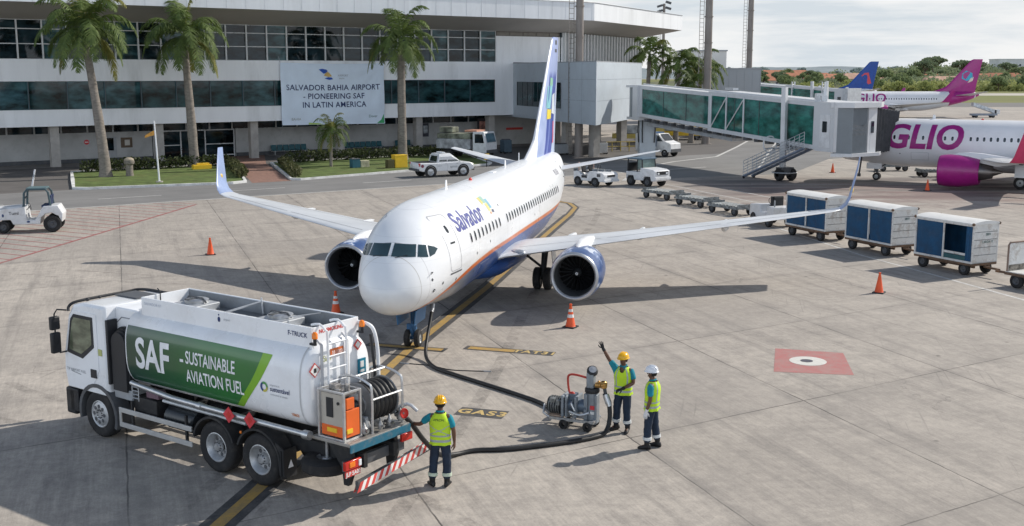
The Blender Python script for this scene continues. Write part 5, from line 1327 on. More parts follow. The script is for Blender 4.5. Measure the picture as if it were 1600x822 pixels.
# roof clutter
mb = MB(); mb.box(tuple(A1_(25.5, 1, top1(25.5) + .35)), (.5, .5, .5)); mb.box(tuple(A1_(14, 1, top1(14) + .35)), (1.2, .5, .18), rz=-1.2); mb.box(tuple(A1_(26.6, .6, top1(26.6) + .3)), (.4, .4, .4)); mb.build('roof_unit', GALV, brt, 0)
# outside stairs
st = V((17.75, 84.3)); en_ = V((21.0, 79.6)); d_ = (en_ - st); Ls = d_.length; d_.normalize(); n_ = V((-d_.y, d_.x)) * .48
SB = M('stair_blue_grey_steel', (.22, .26, .33), .5, .4, var=.2)
mb = MB()
S3 = lambda s, side, h: W3(*(st + d_ * s + n_ * side), .25 + 2.4 * s / Ls + h)
for sd_2 in (-1, 1):
    mb.tube([S3(0, sd_2, -.12), S3(Ls, sd_2, -.12)], .11, 4)
str_ = mb.build('stair_stringers', SB, brt, 0)
for k in range(13):
    s = Ls * (k + .5) / 13; m2 = MB(); a, b_ = V(S3(s, -1, 0)), V(S3(s, 1, 0)); f = V((d_.x, d_.y, 0)) * .13
    m2.quad(a - f, a + f, b_ + f, b_ - f); m2.build('stair_tread', SB, str_, 0, fix=False)
for sd_2 in (-1, 1):
    m2 = MB()
    for h in (.2, .4, .6, .82, 1.05): m2.tube([S3(0, sd_2, h), S3(Ls, sd_2, h)], .026, 5)
    for k in range(14): s = Ls * k / 13; m2.tube([S3(s, sd_2, -.1), S3(s, sd_2, 1.05)], .024, 5)
    m2.build('stair_railing', GALV, brt)
m2 = MB(); a = st
for sd_2 in (-1, 1):
    c = V(S3(.1, sd_2 * 1.15, -.12)); m2.cyl((c.x, c.y, .1), (c.x + .05, c.y - .06, .1), .1, n=12)
m2.build('stair_castor', RUBBER, brt)
br2, A2_, bot2, top2 = bridge('rear boarding bridge with green glass, partly hidden behind the near one', (34, 165), (44.0, 153.5), (3.7, 6.4), (2.75, 5.5), False, (7, 11.6))
o2_ = V((34, 165)); W4 = lambda x, y, z_: (x - o2_.x, y - o2_.y, z_)
mb = MB(); hexa(mb, A2_, A2_.L, A2_.L + 1.1, -.2, 2.9, lambda x: 2.6, lambda x: 5.7); mb.build('vestibule', BRW, br2, 0)
mb = MB(); hexa(mb, A2_, A2_.L + 1.1, A2_.L + 1.9, -.3, 3.0, lambda x: 2.5, lambda x: 5.75); mb.build('cab_portal', M('cab_pale_grey', (.50, .52, .54), .5), br2, 0)
mb = MB(); hexa(mb, A2_, A2_.L + .3, A2_.L + .8, -.24, -.21, lambda x: 3.6, lambda x: 4.6); mb.build('vestibule_window', GLASSD, br2, 0)
for x in (8.3, 13.2):
    mb = MB()
    for y in (-.4, .2): mb.tube([A2_(x, y, 4), A2_(x, y, 6.6)], .1, 4)
    for k in range(5): mb.tube([A2_(x, -.4, 4.8 + k * .35), A2_(x, .2, 4.8 + k * .35)], .05, 4)
    mb.build('lattice_post', BRW, br2, 0)

# ================================================================== vehicles
HUBM = M('wheel_hub_silver', (.45, .46, .47), .45, .6, var=.2, dirt=(.15, .13, .11), dirtamt=.5, dscale=6)
def vwheel(par, c, r, wd, side, rim=HUBM, dish=.06, rr=.56, holes=0):
    """wheel with its axis along local y; side = which side faces out"""
    m2 = MB(); h = wd / 2
    m2.lathe(c, (0, side, 0), [(-h, r * rr * .9), (-h, r * .90), (-h * .75, r * .985), (-h * .3, r), (h * .3, r), (h * .75, r * .985), (h * .97, r * .91), (h, r * .80), (h * .9, r * rr * 1.04), (h * .6, r * rr * .95)], 32)
    for k in (-.45, 0., .45): m2.lathe(c, (0, side, 0), [(h * k - .008, r * 1.002), (h * k, r * .985), (h * k + .008, r * 1.002)], 32)
    o = m2.build('wheel', RUBBER, par, 50)
    m2 = MB(); m2.lathe(c, (0, side, 0), [(h * .86, r * rr * 1.06), (h * .92, r * rr * .98), (h * .80, r * rr * .90), (h * .80 - dish, r * rr * .72), (h * .80 - dish * 1.0, r * rr * .42), (h * .80 - dish * .3, r * rr * .34), (h * .85, r * rr * .24), (h * .85, .003)], 28)
    m2.build('rim', rim, o, 40)
    if holes:
        m2 = MB(); ax = V((0, side, 0)); u = V((1, 0, 0)); w_ = V((0, 0, 1))
        for k in range(holes):
            a = 2 * pi * k / holes; q = V(c) + ax * (h * .80 - dish + .004) + (u * cos(a) + w_ * sin(a)) * r * rr * .60
            m2.lathe(q, ax, [(0, r * .085), (.002, .002)], 10)
        for k in range(10):
            a = 2 * pi * k / 10 + .2; q = V(c) + ax * (h * .80 - dish * .3) + (u * cos(a) + w_ * sin(a)) * r * rr * .30
            m2.cyl(q, q + ax * .025, .014, n=6)
        m2.build('wheel_bolts', DGREY, o, 40)
    return o
# ---- refuelling truck: x forward, y left (towards the camera), origin under the rear bogie
TRW = M('truck_white_paint', (.80, .82, .845), .28, var=.04, scale=1, dirt=(.50, .48, .45), dirtamt=.25, dscale=1.2, coat=.35)
CHAS = M('chassis_black', (.016, .017, .019), .6, var=.3, dirt=(.10, .09, .08), dirtamt=.4, dscale=3)
TRK = thing('fuel_truck', 'white aviation fuel tanker truck with green side banner and hose reel at its rear', 'truck', (-4.823, 21.485, 0), 2.5228)
HW = .88
def tbx(nm, c, d, mat, par=None, bev=.015, **k):
    m2 = MB(); m2.box(c, d, **k); return m2.build(nm, mat, par or TRK, 30, bev)
m2 = MB()
for y in (-.40, .40): m2.box((1.1, y, .86), (8.1, .09, .26))
for x in (-2.4, -1.2, .8, 2.2, 3.6): m2.box((x, 0, .86), (.12, .72, .2))
for x in (-.62, .62): m2.cyl((x, -.75, .52), (x, .75, .52), .1)
m2.cyl((4.45, -.75, .52), (4.45, .75, .52), .08)
m2.build('chassis', CHAS, TRK)
for x in (-.62, .64):
    for s in (1, -1): vwheel(TRK, (x, s * (HW - .17), .52), .52, .30, s, HUBM, .12, .56, 8)
for s in (1, -1): vwheel(TRK, (4.42, s * (HW - .16), .52), .52, .30, s, HUBM, -.03, .56, 8)
# cab: shell lofted from side profile
prof = [(5.52, .98), (5.60, 1.35), (5.58, 1.75), (5.36, 2.62), (5.15, 2.86), (4.80, 2.93), (4.02, 2.93), (4.02, .98)]
m2 = MB(); rings = []
for y, ins in ((HW, .06), (HW - .05, 0), (-HW + .05, 0), (-HW, .06)):
    rings.append([(x - (ins if x > 4.5 else -ins), y, z_ - (ins if z_ > 2 else 0)) for x, z_ in prof])
m2.loft(rings); cab = m2.build('cab', TRW, TRK, 25, .02)
m2 = MB(); m2.loft([[(x, y, z_) for x, z_ in ((4.02, 2.90), (4.02, 1.35), (3.02, 1.35), (3.02, 2.78), (3.3, 2.90))] for y in (HW - .28, -HW + .05)]); m2.build('sleeper_body', TRW, TRK, 25, .03)
m2 = MB(); m2.tube([(4.0, HW - .285, 2.55), (3.8, HW - .275, 2.7), (3.5, HW - .275, 2.7), (3.36, HW - .275, 2.5), (3.36, HW - .275, 1.9)], .012, 5); m2.tube([(3.2, HW - .275, 2.70), (3.05, HW - .275, 2.5)], .01, 5); m2.build('body_seam', M('inset_line_grey', (.25, .26, .28), .6), TRK)  # thin grey inset lines on the body side
# ribbed air intake behind the door
m2 = MB()
for k in range(4):
    r = .34 - .035 * k; y = HW - .27 + .055 * k
    rings = []
    for yy in (y, y + .05):
        rings.append([(3.68 + r * cos(a), yy, 2.18 + r * sin(a)) for a in [pi * q / 12 for q in range(13)]] + [(3.68 - r, yy, 1.15), (3.68 + r, yy, 1.15)])
    m2.loft(rings)
m2.build('air_intake', DARK, TRK, 40)
tbx('cab_rear_pillar', (3.99, HW - .14, 1.95), (.07, .26, 1.4), DARK)
tbx('engine_cover', (3.65, HW - .35, 1.08), (.6, .5, .22), GREY)
def wpoly(nm, pts, mat, par, y, th=.012):
    m2 = MB(); m2.loft([[(x, y, z_) for x, z_ in pts], [(x, y + th, z_) for x, z_ in pts]]); return m2.build(nm, mat, par, 0)
for s in (1, -1):
    dr = wpoly('cab_door', [(5.42, 1.12), (5.46, 1.62), (5.26, 2.55), (5.12, 2.74), (4.30, 2.74), (4.30, 1.5), (4.55, 1.12)], TRW, TRK, s * (HW + .002), s * .012)
    wpoly('door_glass_frame', [(5.41, 1.78), (5.22, 2.54), (5.10, 2.66), (4.42, 2.66), (4.42, 2.0), (4.85, 1.70)], DARK, dr, s * (HW + .015), s * .006)
    wpoly('door_window', [(5.32, 1.86), (5.16, 2.50), (5.08, 2.59), (4.49, 2.59), (4.49, 2.05), (4.88, 1.80)], glass('cab_side_glass', (.16, .18, .12), .08, .5, 2.) if s > 0 else GLASSD, dr, s * (HW + .022), s * .005)
    m2 = MB(); m2.box((4.48, s * (HW + .022), 1.42), (.20, .025, .19)); m2.build('door_handle', DARK, dr, 0, .01)
    m2 = MB(); m2.tube([(5.40, s * (HW - .02), 2.70), (5.54, s * (HW + .12), 2.72), (5.58, s * (HW + .17), 2.62), (5.58, s * (HW + .17), 1.86), (5.52, s * (HW + .12), 1.76), (5.44, s * (HW - .01), 1.78)], .018, 6); ma = m2.build('mirror_arm', DARK, TRK)
    for z_, h in ((2.42, .30), (1.98, .46)):
        m2 = MB(); m2.box((5.59, s * (HW + .17), z_), (.11, .22, h)); m2.build('mirror', DARK, ma, 30, .03)
    m2 = MB(); m2.tube([(5.52, s * (HW - .2), 1.02), (5.64, s * (HW - .2), 1.02)], .01)
    tbx('headlight', (5.56, s * (HW - .26), .78), (.06, .34, .18), LAMPW)
m2 = MB(); m2.quad((5.595, HW - .1, 1.72), (5.595, -HW + .1, 1.72), (5.385, -HW + .12, 2.58), (5.385, HW - .12, 2.58)); m2.v = [(x + .01, y, z_) for x, y, z_ in m2.v]; m2.build('windscreen', GLASSD, TRK, 0)
m2 = MB(); m2.tube([(5.30, HW + .0, 2.70), (5.32, HW - .04, 2.80), (5.26, HW - .2, 2.88), (5.24, 0, 2.90), (5.24, -HW + .3, 2.90), (5.16, -HW + .06, 2.92), (4.7, -HW + .05, 2.955), (3.7, -HW + .06, 2.95)], .035, 6, smooth=3); m2.build('sun_visor_rail', DARK, TRK)
tbx('roof_hatch', (4.55, -.32, 2.945), (.78, .56, .035), DGREY)
m2 = MB(); m2.ell((5.05, HW - .32, 2.93), (.05, .05, .04)); m2.ell((5.05, HW - .62, 2.93), (.04, .04, .03)); m2.build('roof_marker_lamp', DARK, TRK)
tbx('front_bumper', (5.42, 0, .66), (.36, 2 * HW + .02, .60), CHAS, None, .05)
tbx('cab_step', (5.28, HW - .12, .70), (.3, .26, .5), CHAS)
wpoly('door_lettering_band', [(5.30, 1.36), (4.95, 1.32), (4.95, 1.34), (5.30, 1.38)], GREY, TRK, HW + .016, .002)
m2 = MB(); put_text(m2, 'TSP AIRPORT FUEL', .085, plane_fn((5.12, HW + .017, 1.40), (-1, 0, 0), (0, 0, 1)), bold=.01); m2.build('door_lettering', GREY, TRK, 0, fix=False)
m2 = MB(); m2.box((4.22, HW + .012, 1.92), (.12, .01, .14)); m2.build('cab_sticker', M('sticker_yellow_green', (.45, .48, .18), .6), TRK, 0)
# arches
def arch(nm, cx, r0, r1, y0, y1, a0, a1, mat, cz=.52):
    m2 = MB(); rings = []
    for k in range(17):
        a = a0 + (a1 - a0) * k / 16; rings.append([(cx + r * cos(a), y, cz + r * sin(a)) for r, y in ((r0, y0), (r1, y0), (r1, y1), (r0, y1))])
    m2.loft(rings); return m2.build(nm, mat, TRK, 35)
for s in (1, -1):
    a, b_ = (HW - .34) * s, (HW + .02) * s
    arch('front_mudguard', 4.42, .60, .68, a, b_, radians(-15), radians(200), DGREY)
    arch('rear_mudguard', -.62, .585, .63, a, b_, radians(20), radians(168), CHAS); arch('rear_mudguard', .66, .585, .63, a, b_, radians(12), radians(160), CHAS)
    mf = tbx('mud_flap', (-1.26, s * (HW - .17), .56), (.02, .40, .56), CHAS, None, 0)
wpoly('mudguard_skirt', [(-1.10, .98), (-1.32, .86), (-1.32, .34), (-1.20, .34), (-1.16, .7)], CHAS, TRK, HW - .02, .03)
m2 = MB(); f_ = plane_fn((-1.30, HW - .08, .60), (-.0, -1, 0), (0, 0, 1)); 
m2 = MB(); m2.add([(-1.275, HW - .14, .46), (-1.275, HW - .22, .62), (-1.275, HW - .28, .46)], [(0, 1, 2)]); m2.build('flap_emblem', WHITE, TRK, 0, fix=False)
# tanks and boxes between the axles
for s in (1, -1):
    m2 = MB(); m2.loft([[(x, s * (HW - .42) + .30 * cos(a), .78 + .27 * sin(a)) for a in [2 * pi * k / 20 for k in range(20)]] for x in (1.45, 2.35)]); m2.build('diesel_tank', M('diesel_tank_black', (.03, .035, .04), .25, .3), TRK)
    tbx('battery_box', (2.95, s * (HW - .40), .88), (.75, .55, .42), CHAS)
    fr = bpy.data.objects  # side guard
    m2 = MB()
    for z_ in (.76, .44): m2.box((2.52, s * (HW - .02), z_), (2.36, .035, .105))
    m2.box((3.665, s * (HW - .018), .60), (.07, .03, .22)); m2.build('side_guard', M('guard_aluminium', (.50, .50, .49), .45, .4, var=.12), TRK, 0, .006)
    m2 = MB(); m2.box((1.55, s * (HW - .06), .70), (.05, .05, .6)); m2.box((3.3, s * (HW - .06), .7), (.05, .05, .6)); m2.build('guard_post', CHAS, TRK, 0)
    m2 = MB(); m2.tube([(3.28, s * (HW - .06), 1.40), (1.9, s * (HW - .04), 1.30), (-.4, s * (HW - .03), 1.28), (-2.0, s * (HW - .03), 1.27)], .055, 10); m2.cyl((-1.85, s * (HW - .03), 1.27), (-2.0, s * (HW - .03), 1.27), .085); m2.cyl((1.0, s * (HW - .03), 1.29), (1.12, s * (HW - .03), 1.29), .075); m2.build('side_pipe', STEEL, TRK)
    m2 = MB(); m2.tube([(2.3, s * (HW - .1), 1.17), (-.2, s * (HW - .1), 1.14)], .035, 8); m2.build('lower_pipe', GALV, TRK)
m2 = MB()
for k in range(5): m2.tube([(3.15, HW - .12, 1.05 + k * .08), (3.36, HW - .12, 1.05 + k * .08)], .012, 4)
m2.tube([(3.15, HW - .12, 1.0), (3.15, HW - .12, 1.42)], .014, 4); m2.tube([(3.36, HW - .12, 1.0), (3.36, HW - .12, 1.42)], .014, 4); m2.build('step_ladder', GALV, TRK)
m2 = MB(); m2.box((2.65, HW - .22, 1.22), (.3, .2, .16)); m2.box((2.95, HW - .3, 1.18), (.16, .16, .2)); m2.build('valve_block', M('valve_magenta_grey', (.16, .10, .13), .5), TRK, 0, .01)
# tank shell
def tsec(a, k=1.):
    """tank cross-section: box with big soft corners"""
    e = .66; c, s = cos(a), sin(a)
    y = HW * (abs(c) ** e) * (1 if c > 0 else -1); z_ = 2.10 + (.86 if s > 0 else .84) * (abs(s) ** e) * (1 if s > 0 else -1)
    return V((0, y * k, 2.10 + (z_ - 2.10) * k))
NA = 96
m2 = MB(); rings = []
for x, k in ((3.32, .90), (3.37, .97), (3.34, 1.), (1.5, 1.), (-.2, 1.), (-1.76, 1.), (-1.86, .985), (-1.93, .94), (-1.98, .86)):
    rings.append([V((x, 0, 0)) + tsec(2 * pi * q / NA, k) for q in range(NA)])
m2.loft(rings); tank = m2.build('tank', TRW, TRK, 50)
m2 = MB(); rg = [V((-1.79, 0, 0)) + tsec(2 * pi * q / NA, 1.004) for q in range(NA)]; rg2 = [p + V((-.03, 0, 0)) for p in rg]
m2.add(rg + rg2, [(q, (q + 1) % NA, NA + (q + 1) % NA, NA + q) for q in range(NA)]); m2.build('tank_weld', M('weld_grey', (.55, .56, .57), .5), tank, 0)
# arc-length mapping of the near side, v measured down from the shoulder
arc = []; acc = 0; last = None
for q in range(400):
    a = radians(80) - radians(160) * q / 399; p = tsec(a)
    if last is not None: acc += (p - last).length
    arc.append((acc, p)); last = p
def tside(x, v, off=.006, s=1):
    i = 0
    while i < 398 and arc[i + 1][0] < v: i += 1
    f_i = (v - arc[i][0]) / max(1e-9, arc[i + 1][0] - arc[i][0]); p = arc[i][1].lerp(arc[i + 1][1], f_i); q = arc[min(i + 1, 399)][1]; r = arc[max(i - 1, 0)][1]
    t_ = (q - r).normalized(); n = V((0, -t_.z, t_.y)); n = n if n.y > 0 else -n
    p2_ = p + n * off; return V((x, p2_.y * s, p2_.z))
def v_of_z(z_): return min(arc, key=lambda k: abs(k[1].z - z_) if k[1].y > .7 else 9)[0]
vt, vb = v_of_z(2.64), v_of_z(1.46)
def band_mat():
    m, nt, b = _new('green_banner_film'); o = _obj(nt); x, y, z_ = _sep(nt, o); n = _noise(nt, o, 2, 3)
    c = _mix(nt, _range(nt, x, 3.3, .0), (.004, .038, .024), (.022, .17, .030)); c = _mix(nt, _range(nt, n, .3, .7, 0, .25), c, (.006, .06, .024))
    nt.links.new(c, b.inputs['Base Color']); b.inputs['Roughness'].default_value = .3; b.inputs['Coat Weight'].default_value = .3
    return m
GB = band_mat(); LIME = M('lime_film', (.20, .42, .03), .35, var=.06)
for s in (1, -1):
    m2 = MB(); m3 = MB(); NV = 24
    edge = lambda t_: -.98 + .88 * t_ ** 1.5            # curved right end of the banner
    for mbx, f0, f1, off in ((m2, lambda t_: 3.30, lambda t_: edge(t_) + .20 - .02 * t_, .005), (m3, lambda t_: edge(t_) + .20 - .02 * t_, lambda t_: edge(t_) - .06 * (1 - t_) ** 2, .005)):
        k0 = 0; nx = 2
        for j in range(NV + 1):
            t_ = j / NV
            for i in range(nx + 1): mbx.v.append(tuple(tside(f0(t_) + (f1(t_) - f0(t_)) * i / nx, vt + (vb - vt) * t_, off, s)))
        for j in range(NV):
            for i in range(nx):
                k = j * (nx + 1) + i; mbx.f.append((k, k + 1, k + nx + 2, k + nx + 1)); mbx.m.append(0)
    bd = m2.build('banner_film', GB, TRK, 80, fix=False); m3.build('banner_edge', LIME, bd, 80, fix=False)
def ttext(nm, s, x, z_, size, mat, par, sx=1., cuts=3, **k):
    v0 = v_of_z(z_); m2 = MB(); vs, fs = text_mesh(s, size, cuts=cuts, align='LEFT', **k)
    m2.add([tside(x - u * sx, v0 - v, .012) for u, v in vs], fs); return m2.build(nm, mat, par, 0, fix=False)
LW_ = M('white_lettering', (.78, .80, .82), .4)
ttext('banner_lettering', 'SAF', 3.0, 2.10, .88, LW_, TRK, .78, cuts=4, bold=.025)
ttext('banner_lettering', '-', 1.58, 2.20, .5, LW_, TRK, .8, bold=.012)
ttext('banner_lettering', 'SUSTAINABLE', 1.40, 2.235, .36, LW_, TRK, .66, bold=.014)
ttext('banner_lettering', 'AVIATION FUEL', 1.40, 1.86, .36, LW_, TRK, .66, bold=.014)
def tdisc(nm, x, z_, r, mat, r0=0., a0=0, a1=2 * pi):
    v0 = v_of_z(z_); m2 = MB(); n = 24; o = []
    for q in range(n + 1): a = a0 + (a1 - a0) * q / n; o.append(tside(x - r * cos(a), v0 - r * sin(a), .011))
    for q in range(n + 1): a = a0 + (a1 - a0) * q / n; o.append(tside(x - r0 * cos(a), v0 - r0 * sin(a), .011))
    m2.add(o, [(q, q + 1, n + 2 + q, n + 1 + q) for q in range(n)]); return m2.build(nm, mat, TRK, 0, fix=False)
tdisc('emblem_ring', -.86, 2.02, .10, M('emblem_green', (.10, .32, .10), .5), .055, 0, 2.1); tdisc('emblem_ring', -.86, 2.02, .10, M('emblem_navy', (.03, .06, .2), .5), .055, 2.1, 4.4); tdisc('emblem_ring', -.86, 2.02, .10, M('emblem_yellow', (.55, .5, .1), .5), .055, 4.4, 2 * pi)
ttext('emblem_lettering', 'sustentável', -1.02, 2.0, .13, NAVY, TRK, .9, bold=.01); ttext('emblem_lettering', 'combustível de aviação', -1.02, 1.9, .055, GREY, TRK, .9); ttext('emblem_lettering', 'programa de', -1.02, 2.1, .055, GREY, TRK, .9)
ttext('hazard_number', '1863', -1.50, 1.58, .10, M('hazard_orange', (.62, .2, .05), .5), TRK, 1, bold=.02)
# top box with hatches
BW = .60
m2 = MB(); th = .035
for y in (BW, -BW): m2.box((.60, y, 3.02), (4.96, th, .40))
m2.box((3.06, 0, 3.02), (th, 2 * BW - th, .40)); m2.box((-1.87, 0, 3.02), (th, 2 * BW - th, .40)); bx_ = m2.build('top_coaming', TRW, TRK, 0, .008)
m2 = MB(); m2.box((.60, 0, 2.93), (4.88, 2 * BW - .05, .04)); m2.build('tank_top_deck', M('deck_grey', (.17, .175, .18), .6, dirt=(.15, .14, .13), dirtamt=.5), TRK, 0)
m2 = MB()
for y in (BW - .03, -BW + .03): m2.box((.6, y, 3.06), (4.86, .012, .28))
m2.build('coaming_lining', M('lining_grey', (.22, .24, .26), .6, dirt=(.12, .11, .1), dirtamt=.5), TRK, 0)
for x in (2.2, -.30):
    m2 = MB(); m2.box((x, -.1, 3.02), (.72, .62, .16)); hb = m2.build('manhole_box', GALV, TRK, 0, .02)
    m2 = MB(); m2.lathe((x, -.1, 3.10), (0, 0, 1), [(0, .25), (.06, .25), (.08, .20), (.08, .02)], 20); m2.build('manhole_lid', STEEL, hb)
    m2 = MB(); m2.tube([(x - .3, -.1, 3.12), (x - .2, -.1, 3.2), (x + .25, -.1, 3.2), (x + .32, -.1, 3.12)], .018, 5); m2.tube([(x, -.3, 3.16), (x, .2, 3.2)], .02, 5); m2.build('lid_clamp', DGREY, hb)
m2 = MB(); m2.tube([(1.1, BW - .1, 3.02), (.7, -BW + .1, 3.22)], .022, 6); m2.tube([(.66, -BW + .08, 2.96), (.7, -BW + .08, 3.3)], .02, 6); m2.build('folding_handrail', GALV, TRK); m2 = MB(); m2.tube([(-.6, .1, 3.16), (-1.0, -BW + .1, 3.2)], .012, 5); m2.build('cross_stay', GALV, TRK)
m2 = MB(); m2.tube([(3.0, .2, 2.95), (3.0, .2, 3.28), (3.08, .2, 3.34)], .014, 5); m2.build('dip_pipe', DARK, TRK)
def ctext(nm, s, x, z_, size, mat, **k):
    m2 = MB(); put_text(m2, s, size, plane_fn((x, BW + th / 2 + .012, z_), (-1, 0, 0), (0, 0, 1)), **k); return m2.build(nm, mat, TRK, 0, fix=False)
ctext('coaming_lettering', 'F-TRUCK', -1.52, 3.06, .125, NAVY, bold=.01); ctext('coaming_lettering', 'airport', .42, 3.08, .07, GREY); ctext('coaming_lettering', 'SALVADOR 07', 2.7, 3.10, .085, M('faint_blue_print', (.48, .52, .60), .5))
m2 = MB(); m2.ell((.66, BW + th / 2, 3.06), (.04, .012, .055)); m2.ell((.66, BW + th / 2, 3.15), (.018, .012, .018)); m2.build('coaming_emblem', NAVY, TRK)
# rear end dressing
XR = -1.985
m2 = MB()
for y in (.42, -.06):
    m2.tube([(XR - .1, y, 1.9), (XR - .1, y, 3.02), (XR - .06, y, 3.16), (XR + .1, y, 3.26), (XR + .3, y, 3.22)], .024, 8, smooth=2)
ld = m2.build('rear_ladder', TRW, TRK)
for k in range(5): m2 = MB(); m2.tube([(XR - .1, .42, 1.95 + k * .24), (XR - .1, -.06, 1.95 + k * .24)], .018, 6); m2.build('rung', TRW, ld)
for y in (.52, -.14):
    m2 = MB(); m2.tube([(XR - .03, y, 1.4), (XR - .04, y, 2.9), (XR + .08, y, 3.0)], .03, 6); m2.build('drain_pipe', M('pipe_grey_white', (.50, .51, .53), .5), TRK)
for y in (.66, -.58):
    m2 = MB(); m2.cyl((XR - .02, y, 2.95), (XR - .02, y, 3.05), .03); m2.box((XR + .03, y, 2.94), (.14, .05, .04)); bk = m2.build('beacon_bracket', DARK, TRK)
    m2 = MB(); m2.lathe((XR - .02, y, 3.05), (0, 0, 1), [(0, .055), (.09, .052), (.12, .03), (.125, .002)], 14); m2.build('beacon', AMBER, bk)
m2 = MB(); m2.tube([(XR + .12, -.60, 3.12), (XR - .1, -.68, 3.08), (XR - .18, -.76, 2.9), (XR - .20, -.82, 2.4), (XR - .18, -.82, 1.5)], .036, 10, smooth=4); m2.build('vapour_pipe', TRW, TRK)
m2 = MB(); m2.tube([(XR - .16, -.66, 2.9), (XR - .2, -.72, 2.2), (XR - .18, -.72, 1.5)], .03, 8); m2.build('black_conduit', DARK, TRK)
def rpan(nm, y, z_, w_, h, mat, rot=0., off=.0):
    m2 = MB(); m2.box((XR - .012 - off, y, z_), (.008, w_, h), rx=rot); return m2.build(nm, mat, TRK, 0)
HAZ = M('hazard_red', (.58, .07, .06), .5); PAPW = M('label_white', (.74, .74, .72), .5)
rpan('hazard_diamond', .68, 2.46, .20, .20, HAZ, pi / 4); rpan('hazard_symbol', .68, 2.46, .16, .16, PAPW, pi / 4, .006); rpan('hazard_flame', .68, 2.46, .06, .08, DARK, 0, .012)
rpan('hazard_diamond', -.46, 2.72, .16, .16, HAZ, pi / 4); rpan('hazard_symbol', -.46, 2.72, .10, .10, PAPW, pi / 4, .006)
rpan('blue_notice', -.56, 2.28, .22, .30, M('notice_blue', (.01, .20, .30), .5)); rpan('notice_symbol', -.56, 2.32, .10, .12, PAPW, 0, .006); rpan('notice_symbol', -.56, 2.19, .12, .05, PAPW, 0, .006)
rpan('orange_plate', .10, 2.70, .34, .15, M('plate_orange', (.66, .17, .05), .5))
m2 = MB(); put_text(m2, '33 1203', .085, plane_fn((XR - .024, .10, 2.70), (0, -1, 0), (0, 0, 1)), bold=.02); m2.build('plate_lettering', PAPW, TRK, 0, fix=False)
m2 = MB(); put_text(m2, 'SAF', .16, plane_fn((XR - .015, .34, 2.62), (0, -1, 0), (0, 0, 1)), bold=.01); m2.build('rear_lettering', M('lettering_khaki', (.35, .38, .16), .5), TRK, 0, fix=False)
m2 = MB(); put_text(m2, 'NO SMOKING', .10, plane_fn((-1.892, .12, 3.12), (0, -1, 0), (0, 0, 1)), bold=.03); m2.build('rear_lettering', HAZ, TRK, 0, fix=False)
# working platform, pump cabinet, hose reel
XP = -2.0
m2 = MB(); m2.box((-2.48, 0, 1.24), (.96, 1.62, .06)); m2.build('rear_platform', M('chequer_plate', (.36, .35, .33), .5, .6, var=.2, dirt=(.2, .15, .1), dirtamt=.5, dscale=4), TRK, 0, .008)
m2 = MB(); m2.box((-2.97, .0, 1.18), (.03, 1.62, .14)); m2.build('platform_edge', M('platform_blue', (.02, .13, .20), .5, dirt=(.2, .2, .2), dirtamt=.5, dscale=6), TRK, 0)
CX, CY = -2.46, .54
m2 = MB()
for dx in (-.31, .31):
    for dy in (-.21, .21): m2.box((CX + dx, CY + dy, 1.72), (.045, .045, .90))
for z_ in (1.28, 2.16):
    for dy in (-.21, .21): m2.box((CX, CY + dy, z_), (.66, .04, .04))
    for dx in (-.31, .31): m2.box((CX + dx, CY, z_), (.04, .42, .04))
cf = m2.build('cabinet_frame', STEEL, TRK, 0, .006)
m2 = MB(); m2.box((CX, CY + .17, 1.74), (.56, .03, .74)); m2.build('cabinet_panel', M('cabinet_beige_steel', (.46, .43, .38), .5, .3, var=.1), cf, 0)
m2 = MB(); m2.box((CX + .06, CY + .19, 1.85), (.16, .02, .36)); m2.build('cabinet_gauge', DARK, cf, 0)
m2 = MB(); m2.cyl((CX - .15, CY + .18, 1.95), (CX - .15, CY + .2, 1.95), .03); m2.build('cabinet_knob', DARK, cf)
ORP = M('cabinet_orange', (.72, .13, .02), .5, var=.15, dirt=(.3, .1, .05), dirtamt=.3, dscale=5)
m2 = MB(); m2.box((CX, CY + .185, 1.42), (.54, .025, .20)); m2.build('cabinet_orange_box', ORP, cf, 0, .01)
m2 = MB(); m2.box((CX - .30, CY, 1.58), (.06, .34, .50)); m2.box((CX - .30, CY + .05, 1.95), (.05, .2, .2)); m2.build('cabinet_orange_side', ORP, cf, 0, .01)
m2 = MB(); m2.box((CX - .34, CY + .1, 1.45), (.02, .14, .08)); m2.build('cabinet_label', YELLOW, cf, 0)
m2 = MB(); m2.box((CX, CY + .205, 1.44), (.24, .012, .08)); m2.build('cabinet_label', YELLOW, cf, 0)
m2 = MB(); m2.box((CX, CY, 2.11), (.55, .36, .05)); m2.box((CX + .1, CY, 2.19), (.16, .16, .1)); m2.cyl((CX - .15, CY - .05, 2.13), (CX - .15, CY - .05, 2.26), .05); m2.box((CX - .05, CY + .12, 2.17), (.2, .06, .06)); m2.build('cabinet_fittings', M('fittings_mixed', (.28, .27, .26), .5, .5, var=.7, scale=12), cf, 0, .008)
m2 = MB(); m2.box((CX + .05, CY - .08, 1.6), (.4, .2, .5)); m2.build('cabinet_pump', DGREY, cf, 0)
